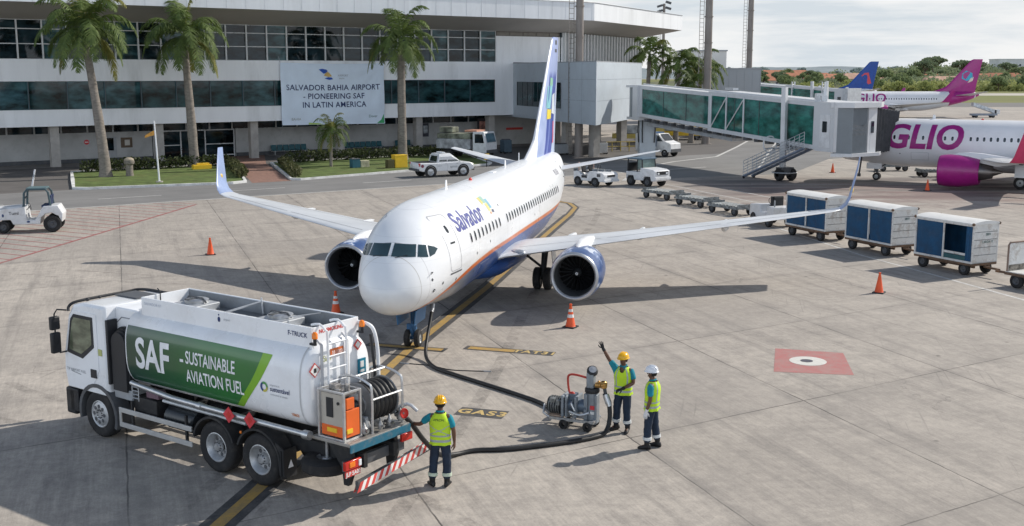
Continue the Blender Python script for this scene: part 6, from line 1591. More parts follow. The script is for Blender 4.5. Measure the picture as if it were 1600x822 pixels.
# hose reel, axis across the truck
RX, RZ = -2.42, 1.74
for y in (.02, -.68):
    m2 = MB(); m2.lathe((RX, y, RZ), (0, 1, 0), [(-.012, .06), (-.012, .37), (.0, .40), (.012, .37), (.012, .06)], 36); m2.build('reel_flange', M('reel_flange_grey', (.30, .31, .32), .4, .5, var=.15), TRK)
for k in range(6):
    y = -.04 - k * .115; m2 = MB(); m2.lathe((RX, y, RZ), (0, 1, 0), [(-.055, .27), (-.055, .33)] + [(.06 * sin(a), .325 + .06 * cos(a)) for a in [-pi / 2 + pi * q / 8 for q in range(9)]] + [(.055, .30)], 36); m2.build('hose_turn', M('hose_black', (.016, .016, .017), .5, var=.3), TRK)
m2 = MB(); m2.cyl((RX, .12, RZ), (RX, -.77, RZ), .05); m2.lathe((RX, .035, RZ), (0, 1, 0), [(0, .22), (.03, .22), (.05, .1)], 20); m2.build('reel_shaft', STEEL, TRK)
m2 = MB()
for y in (.09, -.75):
    m2.tube([(RX - .42, y, 1.27), (RX - .42, y, 2.05), (RX - .34, y, 2.2), (RX, y, 2.28), (RX + .3, y, 2.24), (RX + .40, y, 2.1), (RX + .40, y, 1.27)], .026, 7, smooth=3)
m2.tube([(RX, .09, 2.28), (RX, -.75, 2.28)], .022, 6); m2.tube([(RX - .42, .09, 1.9), (RX - .42, -.75, 1.9)], .022, 6); m2.build('reel_frame', STEEL, TRK)
m2 = MB(); m2.box((RX + .30, .12, 1.72), (.06, .12, .62)); m2.box((RX - .02, .12, 1.42), (.60, .09, .3)); m2.build('reel_motor_guard', GREY, TRK, 0, .02)
for (x, y, z_, r) in ((-2.78, .25, 1.36, .07), (-2.70, .05, 1.34, .06), (-2.86, -.1, 1.38, .05), (-2.82, -.4, 1.36, .06), (-2.86, -.66, 1.42, .07), (-2.84, -.76, 1.4, .06)):
    m2 = MB(); m2.lathe((x, y, z_ - .08), (0, 0, 1), [(0, r * .6), (.03, r), (.12, r), (.15, r * .6), (.22, r * .3), (.24, r * .02)], 12); m2.cyl((x - .1, y, z_), (x + .12, y, z_), r * .5, n=10); m2.build('coupling_valve', M('valve_grey', (.30, .30, .30), .45, .6, var=.5, scale=9), TRK)
m2 = MB(); m2.lathe((-2.98, -.62, 1.5), (-1, .2, .2), [(0, .02), (0, .09), (.02, .1), (.04, .09)], 14); m2.build('hand_wheel', RED, TRK)
m2 = MB(); m2.tube([(-2.6, -.7, 1.45), (-2.9, -.82, 1.62), (-3.1, -.88, 1.5)], .035, 8, smooth=3); m2.build('short_hose_arm', GALV, TRK)
# underrun: bumper beam, lamps, plate, spare wheel, striped bar
m2 = MB(); m2.box((-2.78, 0, .82), (.10, 1.6, .20)); m2.build('rear_bumper', DGREY, TRK, 0, .01)
for y in (.55, -.62): m2 = MB(); m2.loft([[(x, yy, z_) for x, z_ in ((-2.2, 1.2), (-2.8, 1.2), (-2.86, .72), (-2.74, .40), (-2.62, .40), (-2.58, .72))] for yy in (y, y + .10)]); m2.build('rear_bracket', CHAS, TRK, 0, .01)
m2 = MB(); m2.lathe((-2.05, .48, .66), (0, 0, 1), [(-.13, .2), (-.13, .42), (-.08, .48), (.08, .48), (.13, .42), (.13, .2)], 32); sp_ = m2.build('spare_wheel', RUBBER, TRK)
m2 = MB(); m2.lathe((-2.05, .48, .72), (0, 0, 1), [(.07, .22), (.02, .2), (.02, .1), (.05, .08), (.05, .01)], 20); m2.cyl((-2.05, .48, .74), (-2.05, .48, 1.2), .03); m2.build('spare_carrier', HUBM, sp_)
lt = tbx('tail_light', (-2.88, .68, .86), (.07, .42, .17), M('tail_light_red', (.55, .03, .02), .2))
m2 = MB(); m2.box((-2.90, .72, .87), (.06, .14, .10)); m2.build('indicator_lens', AMBER, lt, 0, .01)
m2 = MB(); m2.box((-2.90, .52, .86), (.06, .07, .12)); m2.build('reverse_lens', LAMPW, lt, 0, .01)
pl = tbx('number_plate', (-2.885, .68, .70), (.03, .40, .12), HAZ)
m2 = MB(); put_text(m2, 'JLP 5A02', .10, plane_fn((-2.902, .68, .70), (0, -1, 0), (0, 0, 1)), bold=.03); m2.build('plate_lettering', PAPW, pl, 0, fix=False)
tbx('tail_light', (-2.88, -.80, .98), (.07, .30, .15), M('tail_light_red', (.55, .03, .02), .2))
# striped bar
a_, b_ = V((-2.98, .68, .44)), V((-2.62, -1.75, .50)); L_ = (b_ - a_).length; dv = (b_ - a_).normalized(); wv = V((dv.y, -dv.x, 0)) * .04
m2 = MB(); NS_ = 22
for k in range(NS_):
    p, q = a_ + dv * L_ * k / NS_, a_ + dv * L_ * (k + 1) / NS_; sk = dv * .06
    z0, z1 = V((0, 0, -.085)), V((0, 0, .085))
    m2.add([p - sk + z0 - wv, q - sk + z0 - wv, q + sk + z1 - wv, p + sk + z1 - wv], [(0, 1, 2, 3)], k % 2)
nrm = wv.normalized()
bar = MB(); c = (a_ + b_) / 2; bar.box(tuple(c), (L_, .07, .17), rz=atan2(dv.y, dv.x)); bo = bar.build('striped_bar', DGREY, TRK, 0)
m2.v = [tuple(V(p) + (-nrm if False else nrm) * 0) for p in m2.v]
m2.build('bar_stripes', [HAZ, PAPW], bo, 0, fix=False)
m3 = MB(); m3.f = [tuple(reversed(f)) for f in m2.f]; m3.m = list(m2.m); m3.v = [tuple(V(p) + wv * 2) for p in m2.v]; m3.build('bar_stripes', [HAZ, PAPW], bo, 0, fix=False)
# placards hung under the pipe
for x in (.12, -.47):
    m2 = MB(); m2.box((x, HW + .05, 1.30), (.23, .012, .23), ry=pi / 4); pc = m2.build('placard', REDFLAG, TRK, 0)
    m2 = MB(); m2.box((x, HW + .058, 1.30), (.10, .006, .10), ry=pi / 4); m2.build('placard_symbol', RED, pc, 0)
m2 = MB(); m2.ell((-.12, HW - .02, .98), (.03, .02, .03)); m2.build('side_marker_lamp', AMBER, TRK)

# ---- traffic cones
def cone_thing(x, y, label, bands, h=.75):
    t = thing('traffic_cone', label, 'traffic cone', (x, y, 0), random.Random(x).random() * 3, 'orange traffic cones on the apron')
    m2 = MB(); m2.box((0, 0, .02), (.40, .40, .04)); m2.build('base', DARK if h > .7 else ORANGE, t, 0, .012)
    m2 = MB(); m2.lathe((0, 0, .04), (0, 0, 1), [(0, .165), (.02, .150), (h - .10, .036), (h - .08, .045), (h - .05, .045), (h - .04, .001)], 20); m2.build('cone_body', ORANGE, t, 60)
    for z0, z1 in bands:
        r = lambda z_: .150 + (.036 - .150) * (z_ - .02) / (h - .12) + .003
        m2 = MB(); m2.lathe((0, 0, .04), (0, 0, 1), [(z0, r(z0)), (z1, r(z1))], 20); m2.build('reflective_band', PAPW, t, 60)
cone_thing(-13.12, 48.12, 'plain orange cone standing alone on the left apron', ())
cone_thing(1.82, 34.02, 'orange cone with two white bands below the right engine', ((.28, .38), (.46, .54)))
cone_thing(-5.80, 36.1, 'orange cone with two white bands below the left engine', ((.28, .38), (.46, .54)))
cone_thing(13.2, 39.55, 'plain orange cone in front of the blue-curtained baggage carts', ())
cone_thing(25.4, 88.7, 'small orange cone under the near boarding bridge cab', ())
cone_thing(27.9, 75, 'small orange cone left of the magenta engine', ())

# ---- baggage carts
def cart(x, y, rz, label, open_=False):
    t = thing('baggage_cart', label, 'baggage cart', (x, y, 0), rz, 'baggage carts with blue curtains')
    # x along the train (towards the camera), near side is -y
    L_, Wc, z0, z1 = 2.95, 1.36, .52, 2.02
    m2 = MB(); m2.box((0, 0, .46), (L_, Wc, .10))
    for y_ in (-.4, .4): m2.box((0, y_, .36), (L_ - .2, .08, .12))
    m2.tube([(L_ / 2, 0, .36), (L_ / 2 + .75, 0, .34)], .045, 6); ch = m2.build('chassis', RUST, t, 0)
    for px in (-1.05, 1.05):
        for s in (1, -1): vwheel(t, (px, s * (Wc / 2 - .10), .25), .25, .16, s, DGREY, .02, .5)
    m2 = MB(); m2.box((0, 0, z0 + .0), (L_, Wc, .05)); m2.build('floor', GALV, t, 0)
    def panel(nm, xc):
        m2 = MB(); n = 5
        for k in range(n): m2.box((xc, 0, z0 + (z1 - z0) * (k + .5) / n), (.05, Wc, (z1 - z0) / n - .018))
        return m2.build(nm, OFFW, t, 0, .006)
    p1 = panel('end_wall', L_ / 2 - .03); panel('end_wall', -L_ / 2 + .03)
    m2 = MB(); f_ = plane_fn((L_ / 2 + .004, .12, 1.62), (0, 1, 0), (0, 0, 1)); put_text(m2, 'SBSV', .13, f_, bold=.02); put_text(m2, 'CARGA 12', .13, plane_fn((L_ / 2 + .004, .1, 1.33), (0, 1, 0), (0, 0, 1)), bold=.01) if open_ else None
    m2.build('cart_lettering', M('stencil_dark_green', (.05, .12, .11), .6), t, 0, fix=False)
    m2 = MB()
    NN = 16; rf = []
    for k in range(NN + 1):
        yy = -Wc / 2 - .04 + (Wc + .08) * k / NN; rf.append((yy, z1 + .05 + .09 * (1 - (2 * k / NN - 1) ** 2)))
    m2.loft([[(xx, yy, zz) for yy, zz in rf] + [(xx, yy, z1) for yy in (Wc / 2 + .04, -Wc / 2 - .04)] for xx in (-L_ / 2 - .04, L_ / 2 + .04)]); m2.build('roof', M('cart_roof_white', (.70, .70, .68), .5, var=.06, dirt=(.42, .4, .36), dirtamt=.35, dscale=2), t, 40)
    m2 = MB()
    for px in (-L_ / 2 + .02, 0, L_ / 2 - .02):
        for s in (-1, 1): m2.box((px, s * (Wc / 2 - .02), (z0 + z1) / 2), (.06, .05, z1 - z0))
    for s in (-1, 1): m2.box((0, s * (Wc / 2 - .005), z1 - .04), (L_, .05, .07)); m2.box((0, s * (Wc / 2 - .005), z0 + .02), (L_, .05, .08))
    m2.build('frame', OFFW, t, 0, .005)
    m2 = MB()
    for px in (-L_ / 2, L_ / 2):
        for s in (-1, 1): m2.ell((px, s * (Wc / 2 + .02), z1 + .02), (.07, .06, .06), 8, 6)
    m2.build('corner_bumper', RUST, t)
    rng = random.Random(int(x * 10))
    for s in (-1, 1):
        for xa, xb in ((-L_ / 2 + .06, -.04), (.04, L_ / 2 - .06)):
            if open_ and s == -1 and xa > 0: xa = xb - .32
            m2 = MB(); nx, nz = 14, 8; ph = rng.random() * 6
            for j in range(nz + 1):
                for i in range(nx + 1):
                    u = i / nx; v_ = j / nz
                    m2.v.append((xa + (xb - xa) * u, s * (Wc / 2 - .035 + .022 * sin(u * 16 + ph + v_) * (1 - v_ * .6) + .015 * sin(u * 5 + ph)), z0 + .06 + (z1 - z0 - .1) * v_))
            for j in range(nz):
                for i in range(nx): k = j * (nx + 1) + i; m2.f.append((k, k + 1, k + nx + 2, k + nx + 1)); m2.m.append(0)
            m2.build('curtain', BLUEC, t, 70, fix=False)
    if open_:
        m2 = MB(); m2.box((.55, -Wc / 2 + .06, .82), (1.1, .03, .09)); m2.build('load_bar', OFFW, t, 0)
        m2 = MB(); m2.box((.55, -Wc / 2 + .05, .64), (1.1, .02, .22)); m2.build('kick_panel', M('teal_kick_panel', (.03, .10, .11), .6), t, 0)
    return t
ca = radians(-72)
cart(14.62, 53.35, radians(-66), 'blue-curtained baggage cart farthest from the camera, crossed by the winglet')
cart(16.25, 49.0, radians(-66), 'blue-curtained baggage cart in the middle of the row of three')
cart(17.75, 44.35, radians(-64), 'blue-curtained baggage cart nearest the camera with its right curtain drawn open', True)
# flat trailer with headboard at the frame edge
t = thing('flat_trailer', 'flat baggage trailer with a white headboard at the right edge of the photo', 'trailer', (19.1, 40.6, 0), radians(-62))
m2 = MB(); m2.box((.9, 0, .50), (3.0, 1.35, .10)); m2.box((.9, 0, .40), (2.8, .5, .1)); m2.tube([(-.6, 0, .40), (-1.5, .0, .38)], .05, 6); m2.build('chassis', RUST, t, 0)
m2 = MB(); m2.box((.9, 0, .565), (2.95, 1.3, .03)); m2.build('deck', OFFW, t, 0)
for px in (-.1, 1.9):
    for s in (1, -1): vwheel(t, (px, s * .58, .27), .27, .18, s, DGREY, .02, .5)
m2 = MB(); m2.box((-.52, 0, 1.10), (.05, 1.22, 1.02)); hbd = m2.build('headboard', OFFW, t, 0, .02)
m2 = MB(); m2.tube([(-.52, -.63, .58), (-.52, -.63, 1.55), (-.52, -.55, 1.64), (-.52, .55, 1.64), (-.52, .63, 1.55), (-.52, .63, .58)], .035, 8); m2.build('headboard_frame', M('frame_brown', (.20, .14, .11), .6), hbd)
m2 = MB()
for s in (-1, 1): m2.box((-.52 + s * .028, 0, .70), (.006, 1.18, .22))
m2.build('headboard_grime', M('grimy_panel', (.20, .18, .15), .8, var=.9, scale=9), hbd, 0)
m2 = MB(); put_text(m2, 'AIR', .11, plane_fn((-.547, .15, 1.15), (0, -1, 0), (0, 0, 1)), bold=.03); put_text(m2, 'T-08', .06, plane_fn((-.547, -.3, 1.18), (0, -1, 0), (0, 0, 1))); m2.build('headboard_lettering', M('stencil_dark_green', (.05, .12, .11), .6), hbd, 0, fix=False)
# flat dollies
DOLM = M('dolly_galvanised', (.20, .22, .23), .55, .4, var=.5, scale=6, dirt=(.08, .07, .06), dirtamt=.5, dscale=5)
def dolly(x, y, rz, label):
    t = thing('cargo_dolly', label, 'dolly', (x, y, 0), rz, 'empty flat cargo dollies')
    m2 = MB()
    for y_ in (-.62, -.2, .2, .62): m2.box((0, y_, .42), (2.6, .09, .12))
    for x_ in (-1.26, -.6, 0, .6, 1.26): m2.box((x_, 0, .43), (.09, 1.33, .10))
    m2.tube([(1.3, 0, .38), (2.05, 0, .36)], .04, 6); m2.build('frame', DOLM, t, 0)
    for x_ in (-1.0, -.72, -.44, -.16, .14, .44, .74, 1.0):
        m2 = MB(); m2.cyl((x_, -.58, .50), (x_, .58, .50), .045, n=10); m2.build('roller', DOLM, t)
    for px in (-.95, .95):
        for s in (1, -1): vwheel(t, (px, s * .55, .24), .24, .15, s, DGREY, .02, .5)
    for px in (-1.24, 1.24): m2 = MB(); m2.box((px, 0, .56), (.05, 1.2, .14)); m2.build('end_stop', DOLM, t, 0)
dolly(9.5, 70.2, radians(-55), 'empty flat dolly farthest left, just right of the white tow tractor')
dolly(11.0, 66.3, radians(-58), 'empty flat dolly in the middle of the row of three')
dolly(12.3, 62.6, radians(-60), 'empty flat dolly nearest the blue-curtained carts')
dolly(30.6, 90.5, radians(10), 'dark flat dolly under the nose of the docked airliner')
dolly(32.2, 85.3, radians(0), 'dark flat dolly between the docked airliner nose wheel and its magenta engine')

# ---- tow tractors
TUGW = M('tug_white', (.66, .67, .68), .4, var=.08, dirt=(.35, .33, .30), dirtamt=.45, dscale=3)
def seat_(par, c, s=1., mat=DARK):
    m2 = MB(); m2.box((c[0], c[1], c[2]), (.45 * s, .48 * s, .12)); m2.box((c[0] - .22 * s, c[1], c[2] + .28), (.10, .46 * s, .5), ry=-.15); m2.build('seat', mat, par, 0, .03)
def steer(par, c):
    m2 = MB(); q = [V(c) + V((.05 * sin(a), .17 * cos(a), .17 * sin(a))) for a in [2 * pi * k / 16 for k in range(16)]]; m2.tube(q, .016, 5, loop=True, cap=False); m2.tube([V(c), V(c) + V((.25, 0, -.3))], .02, 5); m2.build('steering_wheel', DARK, par)
# left tug: open jeep-like with roll frame
t = thing('tow_tractor', 'open white tow tractor with a dark roll bar at the left edge', 'tow tractor', (-23.95, 55.55, 0), radians(194))
def sideprof(mb, pts, y0, y1): mb.loft([[(x, y, z_) for x, z_ in pts] for y in (y0, y1)])
m2 = MB(); sideprof(m2, [(-1.45, .48), (-1.52, .9), (-1.30, 1.32), (-.62, 1.30), (-.40, .92), (-.22, .62), (.16, .62), (.22, 1.30), (1.95, 1.14), (2.25, 1.06), (2.25, .46), (1.72, .44), (1.62, .64), (.92, .66), (.8, .42), (-.45, .42), (-.5, .75), (-.7, .92), (-1.0, .97), (-1.3, .8)], -.66, .66); m2.build('body', TUGW, t, 30, .03)
m2 = MB(); m2.box((1.2, 0, 1.235), (1.7, 1.1, .06), ry=.07); m2.build('bonnet', TUGW, t, 0, .03)
for s in (1, -1):
    vwheel(t, (-1.0, s * .60, .42), .42, .28, s, DGREY, .04, .5); vwheel(t, (1.27, s * .60, .31), .31, .20, s, DGREY, .03, .5)
RB = M('roll_bar_blue_grey', (.05, .085, .10), .5)
m2 = MB()
for s in (1, -1): m2.tube([(.30, s * .52, 1.2), (.24, s * .52, 1.95), (.1, s * .52, 2.13), (-.75, s * .52, 2.13), (-.88, s * .52, 1.95), (-.95, s * .52, 1.3)], .055, 8)
for x, z_ in ((.1, 2.13), (-.75, 2.13), (.25, 1.7)): m2.tube([(x, -.52, z_), (x, .52, z_)], .05, 8)
m2.build('roll_bar', RB, t)
m2 = MB(); m2.box((-.33, 0, 2.17), (.95, 1.0, .05)); m2.build('canopy', M('canopy_teal_grey', (.10, .16, .17), .6), t, 0, .02)
for y in (-.3, .3): seat_(t, (-.72, y, 1.28), .9, M('seat_navy', (.02, .035, .09), .7))
steer(t, (.05, .28, 1.28))
m2 = MB(); put_text(m2, 'TUG', .22, plane_fn((.95, -.685, 1.0), (1, 0, 0), (0, 0, 1)), bold=.01); m2.mapv(lambda p: p); 
m2 = MB(); put_text(m2, 'Tuml', .22, plane_fn((.75, .668, .98), (-1, 0, 0), (0, 0, 1)), bold=.01); put_text(m2, 'AIR', .10, plane_fn((1.45, .668, 1.02), (-1, 0, 0), (0, 0, 1)), bold=.01); m2.build('body_lettering', DARK, t, 0, fix=False)
m2 = MB(); m2.ell((1.25, .665, .88), (.05, .02, .08)); m2.ell((.1, .665, .55), (.08, .02, .05)); m2.build('body_fitting', M('fitting_navy', (.03, .06, .16), .5), t)
m2 = MB(); m2.box((2.26, 0, .82), (.04, .9, .3)); m2.build('grille', DARK, t, 0)
for s in (1, -1): m2 = MB(); m2.lathe((2.26, s * .52, .94), (1, 0, 0), [(0, .09), (.03, .08), (.04, .01)], 14); m2.build('headlight', LAMPW, t)
# tug A: low open tractor facing the camera, mid distance
t = thing('tow_tractor', 'low open white tow tractor crowded with gear, just right of the white jet tail', 'tow tractor', (5.85, 78.6, 0), radians(-44))
m2 = MB(); sideprof(m2, [(-1.35, .38), (-1.35, 1.02), (-.9, 1.02), (-.75, .8), (-.1, .8), (.1, 1.05), (1.2, .98), (1.42, .85), (1.42, .36), (.95, .36), (.85, .58), (.35, .58), (.25, .36), (-.65, .36), (-.75, .56), (-1.1, .56), (-1.2, .38)], -.78, .78); m2.build('body', TUGW, t, 30, .03)
for px, r in ((-.95, .33), (.62, .33)):
    for s in (1, -1): vwheel(t, (px, s * .72, r), r, .22, s, DGREY, .03, .5)
for y in (-.4, .35): seat_(t, (-.55, y, .98), .9)
steer(t, (.05, .35, 1.25))
for p in ((-1.2, -.6, 1.1), (-1.2, .5, 1.12), (.3, -.3, 1.08), (.8, .45, 1.02), (.5, .1, 1.05)): m2 = MB(); m2.box(p, (.4, .35, .2), rz=p[0]); m2.build('gear_box', M('gear_mixed', (.16, .18, .20), .6, var=.9, scale=5), t, 0, .02)
for s in (1, -1):
    m2 = MB(); m2.box((-.35, s * .785, .66), (.5, .012, .18)); m2.build('side_opening', DARK, t, 0)
    m2 = MB(); m2.box((.95, s * .785, .80), (.3, .012, .2)); m2.build('side_vent', DGREY, t, 0)
m2 = MB(); m2.box((1.43, 0, .75), (.03, .8, .14)); m2.build('grille', DARK, t, 0); m2 = MB(); m2.box((1.47, 0, .42), (.10, 1.6, .16)); m2.build('front_bumper', TUGW, t, 0, .02)
m2 = MB(); put_text(m2, 'T17', .3, plane_fn((-.3, -.785, .70), (1, 0, 0), (0, 0, 1)), bold=.02); m2.build('body_lettering', DARK, t, 0, fix=False)
for s in (1, -1): m2 = MB(); m2.lathe((1.43, s * .6, .72), (1, 0, 0), [(0, .08), (.03, .07), (.035, .01)], 12); m2.build('headlight', LAMPW, t)
m2 = MB(); m2.cyl((-.7, .65, 1.0), (-.7, .65, 1.45), .03); m2.cyl((-.95, -.65, 1.0), (-.95, -.65, 1.5), .03); m2.ell((-.7, .65, 1.5), (.07, .07, .09)); m2.ell((-.95, -.65, 1.55), (.07, .07, .09)); m2.build('beacon_post', M('post_pinkish', (.55, .35, .28), .5), t)
# tug B: tractor with cab
t = thing('tow_tractor', 'white tow tractor with a closed cab and big front grille behind the right wing', 'tow tractor', (9.45, 78.4, 0), radians(-50))
m2 = MB(); sideprof(m2, [(-1.3, .45), (-1.3, 1.0), (.0, 1.0), (.1, 1.30), (1.2, 1.22), (1.45, 1.12), (1.45, .42), (1.1, .42), (1.0, .72), (.45, .72), (.35, .42), (-.5, .42), (-.6, .72), (-1.1, .72), (-1.2, .45)], -.76, .76); m2.build('body', TUGW, t, 30, .04)
for px in (-.85, .75):
    for s in (1, -1): vwheel(t, (px, s * .68, .36), .36, .24, s, DGREY, .03, .5)
m2 = MB()
for x in (-1.2, -.3, .22):
    for s in (1, -1): m2.tube([(x, s * .68, 1.0), (x - (.1 if x > 0 else 0), s * .64, 1.86)], .045, 6)
m2.build('cab_posts', DARK, t)
m2 = MB(); m2.box((-.55, 0, 1.90), (1.55, 1.5, .10)); m2.build('cab_roof', M('tug_roof_blue', (.07, .12, .17), .5), t, 0, .04)
m2 = MB(); m2.quad((.20, -.62, 1.3), (.20, .62, 1.3), (.13, .60, 1.85), (.13, -.60, 1.85)); m2.build('windscreen', glass('tug_glass', (.14, .20, .19), .05), t, 0, fix=False)
for s in (1, -1): m2 = MB(); m2.quad((-.28, s * .67, 1.1), (.16, s * .67, 1.3), (.10, s * .64, 1.84), (-.28, s * .64, 1.84)); m2.build('side_window', glass('tug_glass', (.14, .20, .19), .05), t, 0, fix=False)
m2 = MB(); m2.box((-1.18, 0, 1.28), (.04, 1.3, .6)); m2.build('cab_back', DARK, t, 0)
seat_(t, (-.6, .3, 1.15)); steer(t, (-.1, .3, 1.4))
m2 = MB(); m2.box((1.46, 0, .98), (.04, 1.1, .24)); gr = m2.build('grille', DARK, t, 0)
for s in (1, -1): m2 = MB(); m2.box((1.485, s * .42, .96), (.02, .18, .12)); m2.build('headlight', LAMPW, gr, 0)
m2 = MB(); m2.box((1.5, 0, .60), (.12, 1.56, .20)); m2.build('front_bumper', TUGW, t, 0, .03)
# small tug towing the carts, half hidden under the wing
t = thing('tow_tractor', 'small white tow tractor between the dollies and the first blue cart, half under the wing', 'tow tractor', (13.5, 57.9, 0), radians(105))
m2 = MB(); sideprof(m2, [(-1.3, .4), (-1.3, 1.05), (-.7, 1.08), (-.6, .7), (0, .7), (.1, 1.1), (1.2, 1.0), (1.3, .4)], -.62, .62); m2.build('body', TUGW, t, 30, .04)
for px in (-.8, .8):
    for s in (1, -1): vwheel(t, (px, s * .56, .3), .3, .2, s, DGREY, .03, .5)
seat_(t, (-.4, 0, 1.0)); steer(t, (.0, 0, 1.25))
m2 = MB(); m2.box((-.55, 0, 1.3), (.12, .7, .5)); m2.build('backrest_guard', DARK, t, 0, .03)
m2 = MB(); m2.cyl((-1.15, .45, 1.05), (-1.15, .45, 1.4), .04); m2.build('exhaust_stack', GREY, t)

# ---- pickup on the road
def pickup():
    t = thing('pickup_truck', 'white double-cab pickup on the road before the right lawn', 'pickup truck', tuple(V((-5.35, 85.9, 0))), FA - radians(6))
    W_ = .90; PW = M('pickup_white', (.72, .73, .74), .25, var=.04, coat=.5, dirt=(.5, .48, .45), dirtamt=.2)
    low = [(-2.30, .55), (-2.34, .95), (-2.28, 1.12), (-.95, 1.10), (1.0, 1.14), (1.9, 1.08), (2.22, .94), (2.28, .55), (1.9, .42), (-2.0, .45)]
    m2 = MB(); rings = []
    for y, k in ((-W_, .0), (-W_ + .06, .0), (W_ - .06, .0), (W_, 0.)):
        ins = .06 if abs(y) == W_ else 0
        rings.append([(x * (1 - ins * .25), y, z_ - (ins if z_ > .8 else -ins)) for x, z_ in low])
    m2.loft(rings); m2.build('body', PW, t, 30, .03)
    m2 = MB(); rings = []
    for y, k in ((-W_ + .06, 0), (-W_ + .22, 1), (W_ - .22, 1), (W_ - .06, 0)):
        rings.append([(x, y, z_) for x, z_ in (((-.78, 1.06), (-.66, 1.54), (.46, 1.54), (1.22, 1.10)) if not k else ((-.78, 1.06), (-.58, 1.75), (.34, 1.77), (1.28, 1.10)))])
    m2.loft(rings); m2.build('cabin', PW, t, 30, .03)
    for s in (1, -1):
        y = s * (W_ - .035)
        for pts in ([(-.64, 1.18), (-.56, 1.53), (.0, 1.55), (.0, 1.18)], [(.07, 1.18), (.07, 1.55), (.42, 1.53), (1.0, 1.18)]):
            m2 = MB(); m2.add([(x, s * (W_ - .045 - (z_ - 1.08) * .12), z_) for x, z_ in pts], [(0, 1, 2, 3)]); m2.v = [(x, yy + s * .012, z_) for x, yy, z_ in m2.v]; m2.build('side_window', GLASSD, t, 0, fix=False)
        for px in (-1.38, 1.36):
            m2 = MB(); m2.lathe((px, s * (W_ - .1), .45), (0, s, 0), [(0, .01), (.112, .50), (.112, .40)], 28); m2.build('wheel_arch', DARK, t)
            vwheel(t, (px, s * (W_ - .09), .42), .42, .26, s, HUBM, .05, .62)
        m2 = MB(); m2.box((.05, s * (W_ + .005), .75), (.012, .01, .6)); m2.box((-.85, s * (W_ + .005), .78), (.012, .01, .55)); m2.box((-.1, s * (W_ + .008), 1.0), (.16, .02, .03)); m2.box((.85, s * (W_ + .008), 1.0), (.16, .02, .03)); m2.build('door_seam', GREY, t, 0)
        m2 = MB(); m2.box((1.0, s * (W_ + .08), 1.15), (.10, .16, .12)); m2.build('mirror', PW, t, 0, .02)
        m2 = MB(); m2.box((-2.26, s * (W_ - .08), .97), (.14, .16, .24)); m2.build('tail_light', RED, t, 0, .02)
        m2 = MB(); m2.box((2.13, s * (W_ - .16), .9), (.2, .22, .12)); m2.build('headlight', LAMPW, t, 0, .02)
        m2 = MB(); put_text(m2, 'apron', .26, plane_fn((.55, s * (W_ + .006), .78), (-s * 1, 0, 0), (0, 0, 1)), bold=.02); put_text(m2, 'airport', .13, plane_fn((-.6, s * (W_ + .006), .86), (-s, 0, 0), (0, 0, 1)), bold=.01); m2.build('door_lettering', GREY, t, 0, fix=False)
    m2 = MB(); m2.quad((1.2, -.66, 1.15), (1.2, .66, 1.15), (.42, .60, 1.69), (.42, -.60, 1.69)); m2.v = [(x + .02, y, z_ + .015) for x, y, z_ in m2.v]; m2.build('windscreen', GLASSD, t, 0, fix=False)
    m2 = MB(); m2.quad((-.77, -.6, 1.17), (-.77, .6, 1.17), (-.64, .55, 1.58), (-.64, -.55, 1.58)); m2.v = [(x - .02, y, z_) for x, y, z_ in m2.v]; m2.build('rear_window', GLASSD, t, 0, fix=False)
    m2 = MB(); m2.box((-1.52, 0, 1.115), (1.42, 1.5, .04)); m2.build('load_bed', DARK, t, 0)
    m2 = MB(); m2.box((-2.38, 0, .58), (.14, 1.7, .18)); m2.build('rear_bumper', DGREY, t, 0, .03); m2 = MB(); m2.box((2.29, 0, .56), (.12, 1.7, .26)); m2.build('front_bumper', DGREY, t, 0, .04)
    m2 = MB(); m2.box((-2.34, 0, .9), (.02, .5, .12)); m2.build('number_plate', PAPW, t, 0)
    m2 = MB(); m2.lathe((-2.05, -(W_ + .004), .88), (0, -1, 0), [(0, .12), (.006, .12), (.007, .001)], 18); m2.build('round_sticker', M('maroon_sticker', (.22, .03, .06), .5), t)
    m2 = MB(); m2.box((-.12, 0, 1.82), (.3, .9, .09)); m2.build('light_bar', LAMPW, t, 0, .02)
    return t
pickup()
# service lorry parked at the terminal, behind the tailplane
t = thing('service_lorry', 'white service lorry with cluttered load body parked at the terminal columns', 'truck', (-4.2, 104.2, 0), FA - radians(62))
m2 = MB(); m2.box((.2, 0, .75), (4.6, 1.5, .3)); m2.build('chassis', CHAS, t, 0)
m2 = MB(); sideprof(m2, [(1.2, .6), (1.2, 2.5), (2.35, 2.5), (2.6, 1.6), (2.65, .6)], -1.05, 1.05); m2.build('cab', TUGW, t, 30, .06)
m2 = MB(); m2.quad((2.63, -.85, 1.55), (2.63, .85, 1.55), (2.39, .82, 2.35), (2.39, -.82, 2.35)); m2.v = [(x + .015, y, z_) for x, y, z_ in m2.v]; m2.build('windscreen', glass('lorry_glass', (.06, .13, .17), .05), t, 0, fix=False)
for s in (1, -1):
    m2 = MB(); m2.quad((1.45, s * 1.062, 1.5), (2.4, s * 1.062, 1.5), (2.25, s * 1.062, 2.3), (1.45, s * 1.062, 2.3)); m2.build('side_window', GLASSD, t, 0, fix=False)
    for px in (-1.4, 1.85): vwheel(t, (px, s * .9, .45), .45, .28, s, DGREY, .04, .5)
m2 = MB(); m2.box((-.9, 0, 1.35), (3.6, 2.0, .9)); m2.build('load_body', M('lorry_body_grey', (.35, .36, .38), .6, var=.5, scale=2), t, 0, .03)
m2 = MB(); m2.box((-.9, 0, 2.05), (3.5, 1.8, .5)); m2.box((-2.0, .2, 2.6), (1.4, 1.2, .5)); m2.build('load_covers', M('tarp_mixed', (.20, .21, .16), .8, var=.8, scale=1.5), t, 0, .05)
